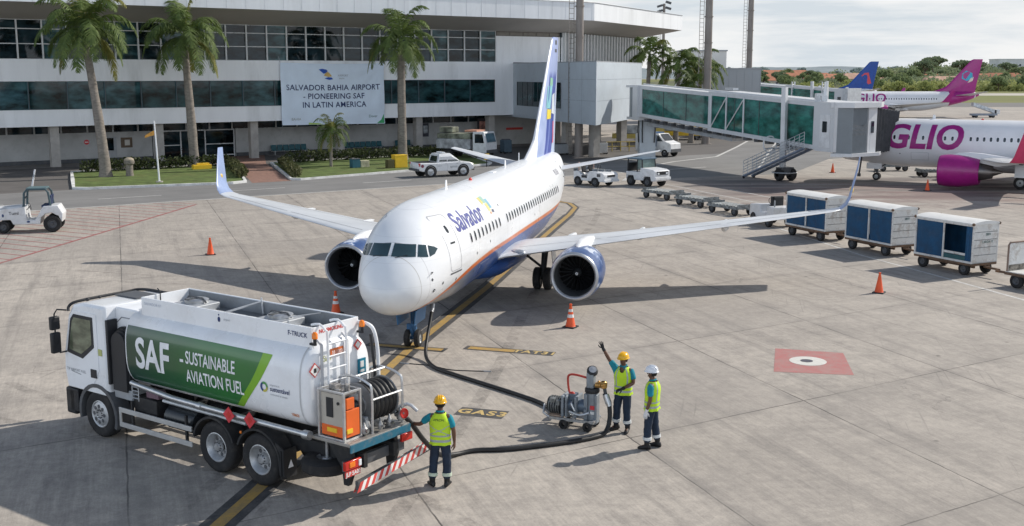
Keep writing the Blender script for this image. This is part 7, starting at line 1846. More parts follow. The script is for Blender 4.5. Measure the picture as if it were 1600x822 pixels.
m2 = MB(); m2.box((.9, 0, 2.55), (1.3, 1.7, .16)); m2.build('roof_deflector', M('salmon_panel', (.50, .25, .17), .6), t, 0, .03)
m2 = MB(); m2.box((-.9, 1.01, 1.4), (2.4, .02, .5)); m2.build('body_decal', M('decal_blue_print', (.10, .14, .35), .5, var=.8, scale=3), t, 0)
m2 = MB(); m2.box((2.68, 0, .72), (.08, 2.0, .3)); m2.build('front_bumper', DGREY, t, 0)
# van behind the right wing
t = thing('service_van', 'white service van with dark blue cab stripe under the start of the near bridge', 'van', (13.9, 107, 0), radians(-40))
m2 = MB(); sideprof(m2, [(-2.0, .45), (-2.0, 2.1), (.6, 2.15), (1.2, 1.5), (1.95, 1.25), (2.0, .45)], -.9, .9); m2.build('body', TUGW, t, 30, .05)
for s in (1, -1):
    m2 = MB(); m2.box((.1, s * .905, 1.5), (.6, .012, 1.1)); m2.build('blue_stripe', M('van_blue', (.03, .09, .2), .4), t, 0)
    m2 = MB(); m2.quad((.45, s * .91, 1.45), (1.1, s * .91, 1.45), (.65, s * .91, 2.0), (.45, s * .91, 2.0)); m2.build('side_window', GLASSD, t, 0, fix=False)
    for px in (-1.3, 1.3): vwheel(t, (px, s * .8, .36), .36, .24, s, DGREY, .03, .5)
m2 = MB(); m2.quad((1.22, -.75, 1.52), (1.22, .75, 1.52), (.66, .7, 2.12), (.66, -.7, 2.12)); m2.v = [(x + .02, y, z_ + .01) for x, y, z_ in m2.v]; m2.build('windscreen', GLASSD, t, 0, fix=False)
m2 = MB(); m2.box((-.6, 0, 2.22), (1.6, 1.5, .10)); m2.build('roof_rack', M('van_blue', (.03, .09, .2), .4), t, 0)
m2 = MB(); m2.box((2.02, 0, .6), (.08, 1.7, .3)); m2.build('front_bumper', DGREY, t, 0)
# yellow equipment far behind the near bridge
def loader(x, y, rz, label, L_, mat):
    t = thing('cargo_loader', label, 'cargo loader', (x, y, 0), rz, 'airport loaders parked far behind the near bridge')
    m2 = MB(); m2.box((0, 0, .75), (L_, 2.2, .5)); m2.build('chassis', mat, t, 0, .03)
    m2 = MB(); m2.box((-L_ * .15, 0, 1.5), (L_ * .55, 1.7, .9)); m2.build('load_deck', M('loader_grey', (.35, .36, .36), .6, var=.5, scale=2), t, 0, .03)
    m2 = MB(); m2.box((L_ * .36, 0, 1.6), (1.4, 1.7, 1.2)); m2.build('operator_cab', mat, t, 0, .05)
    m2 = MB(); m2.box((L_ * .36 + .1, 0, 1.9), (1.25, 1.72, .45)); m2.build('cab_window', GLASSD, t, 0)
    for px in (-L_ * .35, L_ * .35):
        for s in (1, -1): vwheel(t, (px, s * .95, .42), .42, .3, s, DGREY, .03, .5)
loader(19.5, 134, radians(-8), 'yellow loader directly behind the palms clump base', 7, YELLOW)
loader(26.4, 138, radians(-12), 'long yellow loader with grey deck under the middle of the near bridge', 9, YELLOW)
loader(14.4, 128, radians(-5), 'dull yellow loader at the left under the near bridge start', 6, M('dull_yellow', (.50, .38, .10), .6))
loader(33.2, 152, radians(0), 'white loader far back right of the yellow ones', 6, TUGW)
loader(30.5, 118, radians(-10), 'white loader behind the near bridge stairs', 5, TUGW)
# stairs vehicle far right
t = thing('passenger_stairs', 'blue and white mobile passenger stairs on the far taxiway above the docked airliner', 'mobile stairs', (83.5, 200, 0), radians(180)); t.scale = (.68,) * 3
m2 = MB(); m2.box((0, 0, .8), (6.5, 2, .5)); m2.build('chassis', M('stairs_chassis', (.25, .28, .33), .6), t, 0)
m2 = MB(); m2.loft([[(x, y, z_) for x, z_ in ((-3, 1.0), (3.0, 3.0), (3.0, 3.9), (-3, 1.9))] for y in (-.9, .9)]); m2.build('stair_flight', M('stairs_pale', (.52, .56, .60), .5, var=.4, scale=1.2), t, 0)
m2 = MB(); m2.box((-2.2, -.92, 1.9), (2.0, .03, .5), ry=-.32); m2.build('side_decal', M('decal_deep_blue', (.04, .08, .3), .5), t, 0)
m2 = MB(); m2.box((-3.2, 0, 1.5), (1.4, 1.8, 1.2)); m2.build('driver_cab', TUGW, t, 0, .05)
for px in (-2.2, 2.2):
    for s in (1, -1): vwheel(t, (px, s * .85, .45), .45, .3, s, DGREY, .03, .5)

# ---- lawn and kerb-side things
t = thing('stone_post', 'short rounded stone stump beside the leftmost palm trunk', 'stone post', (-29.0, 84.9, .1), 0)
m2 = MB(); m2.lathe((0, 0, 0), (0, 0, 1), [(0, .30), (.3, .26), (.85, .27), (.9, .36), (1.05, .40), (1.2, .36), (1.3, .2), (1.32, .01)], 16); m2.build('shaft', TRUNK, t)
m2 = MB(); m2.ell((0, 0, 1.2), (.37, .37, .2)); m2.build('cap', M('stone_cap', (.36, .31, .24), .85), t)
t = thing('flagpole', 'thin white pole with a small orange pennant on the left lawn', 'flagpole', (-25.2, 79.9, .1), 0)
m2 = MB(); m2.cyl((0, 0, 0), (-.15, 0, 4.35), .065, .045, 10); m2.build('pole', WHITE, t); m2 = MB(); m2.cyl((0, 0, 0), (0, 0, .08), .25, n=14); m2.build('base', COLM, t)
m2 = MB()
pts = [(-.13 - .75 * u, .03 * sin(u * 9), 3.35 - .12 * u - .1 * u * u) for u in [k / 8 for k in range(9)]]
for i in range(8): a, b_ = V(pts[i]), V(pts[i + 1]); h0, h1 = V((0, 0, .34 - .02 * i)), V((0, 0, .34 - .02 * (i + 1))); m2.quad(a, b_, b_ + h1, a + h0)
m2.build('pennant', M('pennant_orange', (.60, .30, .06), .7, var=.3, scale=4), t, 0, fix=False)
def lump(name, label, cat, x, y, parts):
    t = thing(name, label, cat, (x, y, .1), FA)
    for nm, c, d, mat in parts: m2 = MB(); m2.box(c, d); m2.build(nm, mat, t, 0, .03)
lump('yellow_barrier', 'low yellow plastic barrier at the foot of the straight left palm', 'barrier', -25.2, 91.0, (('barrier_body', (0, 0, .18), (1.5, .5, .36), YELLOW), ('barrier_top', (.1, 0, .42), (1.0, .3, .14), YELLOW)))
lump('tool_chest', 'small teal chest with a beige sack beside it on the right lawn', 'chest', -12.95, 92.4, (('chest', (0, 0, .35), (.7, .6, .7), M('chest_teal', (.03, .12, .16), .6)), ('sack', (.85, .1, .28), (.8, .6, .55), M('sack_beige', (.42, .40, .28), .9, var=.4, scale=4)), ('lid', (0, 0, .72), (.75, .64, .05), DGREY)))
lump('yellow_bin', 'yellow box with dark side on the lawn just left of the pickup', 'storage box', -9.3, 92.6, (('bin_body', (0, 0, .5), (1.15, .7, 1.0), YELLOW), ('bin_side', (-.95, -.1, .35), (.6, .5, .7), M('bin_dark', (.09, .08, .03), .7)), ('bin_lid', (0, 0, 1.02), (1.2, .75, .06), YELLOW)))
lump('yellow_drum_stand', 'small yellow marker beside the pickup bonnet', 'marker', -2.1, 93.0, (('marker_board', (0, 0, .85), (.5, .08, .5), YELLOW), ('marker_leg', (0, 0, .3), (.08, .08, .6), DARK)))
t = thing('marker_post', 'leaning thin white marker post by the road at the far left', 'post', (-33.3, 77.5, 0), 0)
m2 = MB(); m2.cyl((0, 0, 0), (.28, 0, 1.2), .07, .06, 8); m2.build('shaft', WHITE, t); m2 = MB(); m2.cyl((.16, 0, .68), (.21, 0, .88), .075, .075, 8); m2.build('band', GREY, t)

# ---- clutter under the connector block
t = thing('yellow_railing', 'low yellow guard railing on the apron just right of the connector columns', 'railing', (9.2, 113, 0), radians(12))
for k in range(6): m2 = MB(); m2.cyl((k * .9, 0, 0), (k * .9, 0, 1.0), .05, n=8); m2.build('post', M('dull_yellow', (.50, .38, .10), .6), t)
m2 = MB()
for z_ in (.5, .95): m2.tube([(0, 0, z_), (4.5, 0, z_)], .045, 6)
m2.build('rails', M('dull_yellow', (.50, .38, .10), .6), t)
def crate(x, y, rz, label, cat, d, mat, top=DGREY, grp=None):
    t = thing(cat.replace(' ', '_'), label, cat, (x, y, 0), rz, grp)
    m2 = MB(); m2.box((0, 0, d[2] / 2 + .12), d); m2.build('housing', mat, t, 0, .05)
    m2 = MB(); m2.box((0, 0, d[2] + .16), (d[0] * .8, d[1] * .7, .1)); m2.build('lid', top, t, 0, .02)
    for sx in (-1, 1):
        for sy in (-1, 1): m2 = MB(); m2.lathe((sx * d[0] * .4, sy * d[1] * .42, .15), (0, sy, 0), [(-.05, .05), (-.05, .15), (.05, .15), (.05, .05)], 12); m2.build('wheel', RUBBER, t)
crate(4.6, 108.6, .6, 'grey wheeled generator between the columns under the connector block', 'generator', (1.6, .9, .9), GREY)
crate(3.0, 112.5, .5, 'red wheeled fire extinguisher bin in the shade behind the white tail', 'extinguisher bin', (.8, .6, .8), RED)
crate(8.6, 109.5, .2, 'pale wheeled equipment locker under the right corner of the connector block', 'equipment locker', (1.3, .8, 1.0), OFFW)
crate(-.6, 110.5, .6, 'dark blue wheeled luggage bin by the terminal column behind the tailplane', 'luggage bin', (.9, .8, 1.2), M('bin_blue_grey', (.08, .12, .15), .6))
# ================================================================== hoses and pump cart
HOSE = M('hose_black', (.016, .016, .017), .5, var=.3)
def hose(name, label, pts, r, mat=HOSE, rings=()):
    o = V(pts[0]); o.z = 0
    t = thing(name, label, 'hose', tuple(o), 0)
    loc = [V(p) - o for p in pts]
    m2 = MB(); m2.tube(loc, r, 12, smooth=8); m2.build('hose_tube', mat, t)
    m2 = MB()
    for i in (0, -1):
        a = loc[i]; b_ = loc[i + (1 if i == 0 else -1)]; d = (b_ - a).normalized(); m2.cyl(a - d * .05, a + d * .16, r * 1.45, n=14); m2.cyl(a + d * .16, a + d * .22, r * 1.2, n=14)
    m2.build('hose_coupling', STEEL, t)
    return t
hr = .05
hose('fuel_hose', 'black hose running from under the aircraft nose down to the pump cart', [(-2.28, 31.45, 1.22), (-2.32, 31.1, .85), (-2.38, 30.6, .45), (-2.36, 29.9, .12), (-2.05, 29.0, hr), (-1.45, 28.25, hr), (-.6, 27.3, hr), (.1, 26.5, hr), (.62, 25.85, hr), (.92, 25.3, hr), (1.05, 24.95, .14), (1.12, 24.72, .30)], hr)
hose('fuel_hose', 'black hose looping on the ground from the truck reel to the upright pump valve', [(-2.42, 20.55, 1.52), (-2.15, 20.58, 1.42), (-1.93, 20.66, 1.17), (-1.72, 21.0, .72), (-1.45, 21.6, .22), (-1.15, 22.1, hr), (-.75, 22.35, hr), (-.1, 22.42, hr), (.7, 22.68, hr), (1.35, 22.95, hr), (1.78, 23.2, hr), (2.03, 23.42, .09), (2.13, 23.55, .32), (2.13, 23.66, .62), (2.07, 23.72, .80)], hr)
# thin static line lying behind the truck
hose('bonding_cable', 'thin dark cable curving over the concrete between nose wheel and truck', [(-3.0, 29.6, .015), (-2.2, 29.35, .012), (-1.6, 28.9, .012), (-.6, 28.75, .012)], .012)

PUMP = thing('hydrant_pump_cart', 'small wheeled grey pump cart with upright valve post and red handle', 'pump cart', (1.5, 24.05, 0), radians(-24))
PG = M('pump_grey_paint', (.25, .28, .31), .45, .2, var=.2, dirt=(.12, .11, .1), dirtamt=.4, dscale=6)
m2 = MB(); m2.box((-.15, 0, .24), (1.0, .06, .06)); 
for y in (-.24, .24): m2.box((-.1, y, .22), (1.05, .05, .06))
for x in (-.6, -.1, .4): m2.box((x, 0, .22), (.05, .5, .05))
m2.tube([(-.6, -.24, .22), (-.78, -.2, .30), (-.84, 0, .42), (-.78, .2, .30), (-.6, .24, .22)], .028, 6); m2.build('frame', STEEL, PUMP, 0)
m2 = MB(); m2.box((-.50, -.02, .26), (.36, .34, .05), rx=.1); m2.build('drip_tray', M('tray_tan', (.48, .34, .25), .6, var=.3, scale=6), PUMP, 0, .01)
for x in (-.28, .28):
    m2 = MB(); m2.lathe((x, -.24, .11), (0, 1, 0), [(-.05, .04), (-.05, .10), (0, .115), (.05, .10), (.05, .04)], 20); m2.build('castor', RUBBER, PUMP)
    m2 = MB(); m2.lathe((x, .24, .11), (0, 1, 0), [(-.05, .04), (-.05, .10), (0, .115), (.05, .10), (.05, .04)], 20); m2.build('castor', RUBBER, PUMP)
m2 = MB(); m2.lathe((-.72, 0, .46), (1, 0, 0), [(0, .02), (0, .17), (.03, .19), (.30, .19), (.34, .15)], 24); m2.build('motor', DARK, PUMP)
m2 = MB()
for k in range(5): m2.lathe((-.66 + k * .055, 0, .46), (1, 0, 0), [(-.01, .19), (-.01, .205), (.01, .205), (.01, .19)], 24)
m2.box((-.58, -.12, .60), (.12, .14, .09)); m2.box((-.44, -.16, .56), (.08, .1, .1)); m2.build('motor_fins', M('motor_fins', (.20, .21, .21), .5, .5, var=.6, scale=10), PUMP)
for x, w_ in ((-.33, .07), (-.24, .05), (-.02, .06)):
    m2 = MB(); m2.box((x, 0, .50), (w_, .46, .50)); m2.build('pump_flange', PG, PUMP, 0, .03)
m2 = MB(); m2.cyl((-.3, 0, .50), (.22, 0, .50), .155, n=20); m2.box((-.13, 0, .70), (.14, .2, .14)); m2.build('pump_body', M('pump_steel_blue', (.14, .18, .23), .4, .5), PUMP, 35)
m2 = MB(); m2.tube([(-.1, -.14, .62), (-.1, -.24, .60), (-.02, -.25, .45)], .025, 7, smooth=3); m2.tube([(-.16, -.2, .4), (.1, -.25, .36), (.3, -.2, .42)], .03, 7, smooth=3); m2.build('hose_stub', STEEL, PUMP)
m2 = MB(); m2.cyl((.30, 0, .12), (.30, 0, .86), .115, n=20); m2.box((.19, -.02, .46), (.08, .26, .72)); m2.box((.41, 0, .48), (.06, .2, .66)); m2.build('valve_post', PG, PUMP, 35, .012)
m2 = MB(); m2.lathe((.30, 0, .84), (0, 0, 1), [(0, .15), (.02, .165), (.09, .165), (.11, .15)], 24); m2.build('post_collar', DARK, PUMP)
m2 = MB(); m2.box((.27, 0, 1.12), (.17, .20, .36)); hd = m2.build('control_head', PG, PUMP, 30, .03)
m2 = MB(); m2.lathe((.30, 0, 1.33), (.3, -.6, .75), [(-.06, .10), (-.04, .125), (.02, .125), (.04, .10), (.04, .01)], 20); m2.build('head_gauge', DARK, hd)
m2 = MB(); m2.lathe((.315, -.03, 1.37), (.3, -.6, .75), [(.0, .085), (.004, .001)], 20); m2.build('gauge_face', STEEL, hd)
m2 = MB(); m2.tube([(-.16, -.02, .72), (-.24, -.02, .82), (-.27, -.02, 1.10), (-.22, -.02, 1.19), (-.06, -.02, 1.2), (.2, -.02, 1.16)], .026, 8, smooth=4); m2.ell((-.16, -.02, .75), (.07, .06, .06)); m2.build('red_handle', M('handle_red', (.42, .045, .03), .45), PUMP)
BR = M('valve_brass', (.52, .29, .09), .35, .6, var=.3, scale=9)
m2 = MB(); m2.cyl((.38, 0, 1.02), (.56, 0, 1.02), .06, n=14); m2.lathe((.56, 0, .96), (0, 0, 1), [(0, .05), (.02, .08), (.12, .09), (.16, .05)], 14)
for k in range(6): a = k * pi / 3; m2.ell((.52 + .07 * cos(a), .0 + .09 * sin(a), 1.06 + .03 * cos(a * 2)), (.035, .035, .035), 8, 6)
m2.build('brass_valve', BR, PUMP)
m2 = MB(); m2.cyl((.58, 0, 1.0), (.62, 0, .78), .04, n=12); m2.lathe((.60, 0, .84), (.1, 0, -1), [(0, .055), (.05, .055), (.06, .045)], 14); m2.build('outlet_elbow', DGREY, PUMP)
m2 = MB(); m2.box((.345, -.118, .52), (.10, .012, .09)); m2.build('post_label', REDFLAG, PUMP, 0); m2 = MB(); m2.box((.345, -.118, .40), (.09, .012, .06)); m2.build('post_label', PAPW, PUMP, 0)

# ================================================================== people
SKIN = M('skin_brown', (.125, .062, .038), .55, var=.12, scale=6, spec=.4)
VEST = M('hi_vis_vest', (.50, .72, .03), .75, var=.07, scale=5, bump=.25, bscale=9)
SILV = M('reflective_tape', (.36, .40, .42), .45, .2, var=.1)
POLO = M('teal_polo_shirt', (.008, .22, .29), .8, var=.15, scale=7, bump=.35, bscale=11)
NAVYT = M('navy_work_trousers', (.016, .028, .052), .85, var=.3, scale=6, bump=.5, bscale=10)
BOOT = M('black_work_boot', (.012, .012, .013), .55, var=.3)
HAIR = M('black_hair', (.010, .009, .008), .8)
BANDL = M('trouser_band_pale', (.52, .60, .48), .5); BANDW = M('trouser_band_white', (.62, .64, .64), .5)
def skin_mesh(name, verts, edges, radii, root, mat, parent, sub=2):
    """one continuous limb/body surface grown along a skeleton"""
    me = bpy.data.meshes.new(name); me.from_pydata([tuple(v) for v in verts], edges, [])
    ob = bpy.data.objects.new(name, me); COL.objects.link(ob)
    md = ob.modifiers.new('skin', 'SKIN'); md.use_smooth_shade = True; md.branch_smoothing = .35
    for i, r in enumerate(radii):
        sv = me.skin_vertices[0].data[i]; sv.radius = r if isinstance(r, tuple) else (r, r); sv.use_root = (i == root)
    ob.modifiers.new('sub', 'SUBSURF').levels = sub
    dg = bpy.context.evaluated_depsgraph_get(); dg.update()
    m3 = bpy.data.meshes.new_from_object(ob.evaluated_get(dg)); bpy.data.objects.remove(ob); bpy.data.meshes.remove(me)
    m3.name = name; m3.materials.clear(); m3.materials.append(mat)
    m3.polygons.foreach_set('use_smooth', [True] * len(m3.polygons))
    return m3
def mesh_join(meshes, name, mats):
    bm = bmesh.new()
    for k, m_ in enumerate(meshes):
        n0 = len(bm.faces); bm.from_mesh(m_); bm.faces.ensure_lookup_table()
        for f in bm.faces[n0:]: f.material_index = min(k, len(mats) - 1) if len(mats) > 1 else 0; f.smooth = True
    me = bpy.data.meshes.new(name); bm.to_mesh(me); bm.free()
    for m_ in mats: me.materials.append(m_)
    return me
def hand(W, dirv, palm_n, thumb_side, curl=.5, spread=.06, k=1.0):
    """palm and five unequal, bent fingers; returns MB in the same space as the wrist W"""
    W = V(W); d = V(dirv).normalized(); n = V(palm_n); n = (n - d * n.dot(d)).normalized(); s = d.cross(n).normalized() * thumb_side
    mb = MB(); rings = []
    for t_, w_, h in ((-.02, .027, .022), (.02, .034, .020), (.06, .042, .017), (.092, .040, .014)):
        c = W + d * t_ * k
        rings.append([c + s * w_ * k * cos(a) + n * h * k * sin(a) for a in [2 * pi * q / 12 for q in range(12)]])
    mb.loft(rings)
    for i, (off, ln) in enumerate(((.030, .074), (.010, .083), (-.011, .076), (-.030, .060))):
        b_ = W + d * .080 * k + s * off * k; fd = (d + s * (off / .03) * spread).normalized(); pts = [b_]; p = b_
        for j, seg in enumerate((.46, .31, .23)):
            ang = curl * (.35 + .55 * j); dd = fd * cos(ang) + n * sin(ang); p = p + dd * ln * seg * k; pts.append(p)
        mb.tube(pts, [.0098 * k, .0092 * k, .0082 * k, .0062 * k], 8, smooth=2)
    b_ = W + d * .022 * k + s * .028 * k; d1 = (d * .62 + s * .75 + n * .25).normalized(); d2 = (d * .85 + s * .3 + n * .45 * (.4 + curl)).normalized()
    mb.tube([b_ - d1 * .01, b_ + d1 * .036 * k, b_ + d1 * .036 * k + d2 * .034 * k, b_ + d1 * .036 * k + d2 * .058 * k], [.0135 * k, .0118 * k, .0102 * k, .007 * k], 8, smooth=2)
    return mb
def person(label, loc, rz, J, helmet, gloves, band, back_x, face_yaw=0., logo=False):
    """local frame: faces -y, left hand at +x; J holds joint positions"""
    t = thing('person', label, 'person', loc, rz)
    P = {k: V(v) for k, v in J.items() if isinstance(v, tuple) and not isinstance(v[0], tuple)}
    # --- body: one skinned surface incl. neck and head
    vs, rs, ed = [], [], []
    def av(p, r): vs.append(V(p)); rs.append(r); return len(vs) - 1
    pel = av(P['pelvis'], (.135, .105)); wai = av(P['pelvis'].lerp(P['chest'], .5), (.135, .10)); che = av(P['chest'], (.165, .115)); nb = av(P['neck'], .062)
    hy = Matrix.Rotation(face_yaw, 3, 'Z'); hd = P['head']
    nk = av(P['neck'].lerp(hd, .45), .053); jaw = av(hd + hy @ V((0, -.028, -.055)), .062); sk = av(hd + V((0, .0, .035)), .088); tp = av(hd + V((0, .005, .085)), .07)
    ed += [(pel, wai), (wai, che), (che, nb), (nb, nk), (nk, jaw), (jaw, sk), (sk, tp)]
    for s in ('L', 'R'):
        sh = av(P['sh' + s], .066); e1 = av(P['sh' + s].lerp(P['el' + s], .5), .052); el = av(P['el' + s], .043); fo = av(P['el' + s].lerp(P['wr' + s], .35), .043); wr = av(P['wr' + s], .029)
        ed += [(che, sh), (sh, e1), (e1, el), (el, fo), (fo, wr)]
        hp = av(P['hip' + s], .092); kn = av(P['kn' + s], .06); cf = av(P['kn' + s].lerp(P['an' + s], .3), .056); an = av(P['an' + s], .042); to = av(P['an' + s] + (P['toe' + s] - P['an' + s]) * .8 + V((0, 0, -.0)), .036)
        ed += [(pel, hp), (hp, kn), (kn, cf), (cf, an), (an, to)]
    body = skin_mesh('body', vs, ed, rs, pel, SKIN, t)
    # face and ears merged into the body surface mesh
    fb = MB(); H = lambda x, y, z_: hd + hy @ V((x, y, z_))
    fb.loft([[H(.010 * cos(a), -.088, .035 + .006 * sin(a)) for a in [2 * pi * q / 8 for q in range(8)]], [H(.017 * cos(a), -.104 - .004 * sin(a), .0 + .012 * sin(a)) for a in [2 * pi * q / 8 for q in range(8)]], [H(.021 * cos(a), -.098, -.012 + .010 * sin(a)) for a in [2 * pi * q / 8 for q in range(8)]]])
    for s in (-1, 1):
        fb.ell(H(s * .088, .008, .015), (.012, .022, .034), 10, 8)
        fb.ell(H(s * .034, -.078, .040), (.026, .016, .009), 10, 6)
    for z_ in (-.045, -.057): fb.ell(H(0, -.086, z_), (.026, .012, .007), 10, 6)
    parts = [body, fb.mesh('face', [SKIN], 80)]
    for s, sx in (('L', 1), ('R', -1)):
        fd, pn, cu = J['hand' + s]
        hm = hand(P['wr' + s], fd, pn, J.get('th' + s, sx), cu, J.get('spread' + s, .08), 1.08)
        if gloves[s]:
            g = hm.build('glove', gloves[s], t, 80)
            cuff = MB(); d = (P['wr' + s] - P['el' + s]).normalized(); cuff.tube([P['wr' + s] - d * .06, P['wr' + s] - d * .02, P['wr' + s] + d * .012], [.040, .037, .033], 12); cuff.build('glove_cuff', gloves[s], g)
        else: parts.append(hm.mesh('hand', [SKIN], 80))
    bo = bpy.data.objects.new('body', mesh_join(parts, 'body', [SKIN])); COL.objects.link(bo); bo.parent = t
    ey = MB()
    for s in (-1, 1): ey.ell(H(s * .034, -.0865, .030), (.014, .007, .008), 10, 6)
    ey.build('eyes', M('eye_dark', (.03, .025, .022), .25), t)
    # --- hair below the helmet
    hb = MB(); rings = []
    for z_, r in ((-.03, .080), (.0, .094), (.04, .101), (.075, .101)):
        rings.append([hd + hy @ V((r * .93 * cos(a), .012 + r * sin(a), z_)) for a in [radians(-18) + radians(216) * q / 20 for q in range(21)]])
    hb.loft(rings, cap=False, closed=False); hb.build('hair', HAIR, t, 80)
    # --- helmet
    hc = hd + V((0, .0, .062)); mb = MB(); rings = []
    for k in range(11):
        a = (pi / 2) * k / 10; rings.append([hc + hy @ V((.118 * cos(a) ** .8 * cos(q), -.004 + .140 * cos(a) ** .8 * sin(q), .122 * sin(a))) for q in [2 * pi * i / 28 for i in range(28)]])
    mb.loft(rings); he = mb.build('hard_hat', helmet, t, 60)
    mb = MB(); rings = []
    for r, z_ in ((1.0, -.004), (1.10, -.010), (1.10, -.002), (1.0, .010)):
        rings.append([hc + hy @ V((.118 * r * cos(q), -.004 + .140 * (r + (.16 * max(0, -sin(q)) ** 3 if r > 1.05 else 0)) * sin(q), z_ - (.010 * max(0, -sin(q)) if r > 1.05 else 0))) for q in [2 * pi * i / 36 for i in range(36)]])
    mb.loft(rings, cap=False, loop=True); mb.build('brim', helmet, he, 60)
    mb = MB()
    for x in (-.035, 0, .035): mb.tube([hc + hy @ V((x, -.004 + .138 * cos(a), .122 * sin(a) + .002)) for a in [radians(25) + radians(130) * q / 10 for q in range(11)]], .0075, 6)
    mb.build('ridge', helmet, he)
    # --- trousers, shirt
    vs, rs, ed = [], [], []
    wa = av(P['pelvis'] + V((0, 0, .09)), (.162, .120)); pe = av(P['pelvis'] - V((0, 0, .01)), (.180, .132)); ed.append((wa, pe))
    for s in ('L', 'R'):
        hp = av(P['hip' + s] - V((0, 0, .05)), .114); md = av(P['hip' + s].lerp(P['kn' + s], .55), .102); kn = av(P['kn' + s], .090); cf = av(P['kn' + s].lerp(P['an' + s], .45), .086); an = av(P['an' + s] + V((0, 0, .05)), .082); ed += [(pe, hp), (hp, md), (md, kn), (kn, cf), (cf, an)]
    me = skin_mesh('trousers', vs, ed, rs, pe, NAVYT, t)
    for v in me.vertices:        # cloth creases
        n_ = noise.noise(V(v.co) * 9 + V((loc[0], 0, 0))) * .010 + noise.noise((v.co.x * 4, v.co.y * 4, v.co.z * 22)) * .006
        v.co += v.normal * n_
    to_ = bpy.data.objects.new('trousers', me); COL.objects.link(to_); to_.parent = t
    for s in ('L', 'R'):
        p = P['kn' + s].lerp(P['an' + s], .62); d = (P['an' + s] - P['kn' + s]).normalized(); m2 = MB(); m2.tube([p - d * .032, p - d * .03, p + d * .03, p + d * .032], [.082, .0945, .0945, .082], 20); m2.build('reflective_band', band, to_, 80)
    vs, rs, ed = [], [], []
    b0 = av(P['pelvis'] + V((0, 0, .10)), (.165, .122)); b1 = av(P['pelvis'].lerp(P['chest'], .6), (.165, .122)); b2 = av(P['chest'], (.180, .128)); b3 = av(P['neck'] - V((0, 0, .045)), (.105, .085)); b4 = av(P['neck'] + V((0, 0, .012)), .068); ed += [(b0, b1), (b1, b2), (b2, b3), (b3, b4)]
    for s in ('L', 'R'):
        sh = av(P['sh' + s], .083); m_ = av(P['sh' + s].lerp(P['el' + s], .45), .075); e_ = av(P['sh' + s].lerp(P['el' + s], .80), .070); ed += [(b2, sh), (sh, m_), (m_, e_)]
    me = skin_mesh('shirt', vs, ed, rs, b1, POLO, t)
    for v in me.vertices: v.co += v.normal * noise.noise(V(v.co) * 11) * .007
    o = bpy.data.objects.new('shirt', me); COL.objects.link(o); o.parent = t
    m2 = MB(); q = [P['neck'] + V((.070 * cos(a), .066 * sin(a) - .004, .020 + .010 * sin(a))) for a in [2 * pi * k / 20 for k in range(20)]]; m2.tube(q, .017, 6, loop=True, cap=False); m2.build('collar', POLO, o)
    # --- vest: lofted around the torso, tape set into its faces
    mb = MB(); NA_, NZ_ = 64, 40; base = P['pelvis']; ch = P['chest']; nk_ = P['neck']; shx = (abs(P['shL'].x - P['shR'].x)) / 2
    zs0, zs1 = base.z - .10, nk_.z - .005
    for j in range(NZ_ + 1):
        u = j / NZ_; z_ = zs0 + (zs1 - zs0) * u
        f = (z_ - base.z) / (nk_.z - base.z); c = base.lerp(nk_, max(-.2, f)); 
        if u < .70: rx, ry = .206 - .012 * sin(pi * u / .7) + .012 * u, .160 - .010 * sin(pi * u / .7)
        else:
            w_ = (u - .70) / .30; rx = .200 - (.200 - .098) * w_ ** 1.9; ry = .158 - (.158 - .096) * w_ ** 2.2
        for i in range(NA_):
            a = 2 * pi * i / NA_; e = .80; ca_, sa_ = cos(a), sin(a)
            x = rx * abs(ca_) ** e * (1 if ca_ > 0 else -1); y = ry * abs(sa_) ** e * (1 if sa_ > 0 else -1)
            wr_ = .006 * noise.noise((a * 2.2, z_ * 7, loc[0] * 3)) + (.012 * max(0, .12 - u) / .12 * sin(a * 7) if u < .12 else 0)
            mb.v.append((c.x + x * (1 + wr_ / .18), c.y + y * (1 + wr_ / .15), z_))
    for j in range(NZ_):
        for i in range(NA_):
            k = j * NA_ + i; k2 = j * NA_ + (i + 1) % NA_; z_ = zs0 + (zs1 - zs0) * (j + .5) / NZ_; a = 2 * pi * (i + .5) / NA_; u = (j + .5) / NZ_
            xx = cos(a); back = sin(a) > 0
            mi = 0
            if .10 < u < .165 or .27 < u < .335: mi = 1
            if back_x and back and .335 < u < .62 and abs(abs(xx) - abs((u - .335) / .285 * 2 - 1) * .82) < .085: mi = 1
            if (not back_x or not back) and u > .33 and abs(abs(xx) - .52) < .085: mi = 1
            if not back and abs(xx) < .03 and u < .75: mi = 2
            if not back and u > .80 and abs(xx) < (u - .80) * 2.6: continue        # V neck
            mb.f.append((k, k2, k2 + NA_, k + NA_)); mb.m.append(mi)
    vo = mb.build('hi_vis_vest', [VEST, SILV, DGREY], t, 80, fix=False)
    if logo:
        m2 = MB(); put_text(m2, 'APRON', .062, lambda u_, v_: V((base.x + u_, base.y + .166 - abs(u_) * .12, base.z + .40 + v_)), bold=.012)
        m2.f = [tuple(reversed(f)) for f in m2.f]; m2.v = [(2 * base.x - x, y, z_) for x, y, z_ in m2.v]; m2.build('vest_lettering', M('vest_print_olive', (.10, .14, .03), .7), vo, 0, fix=False)
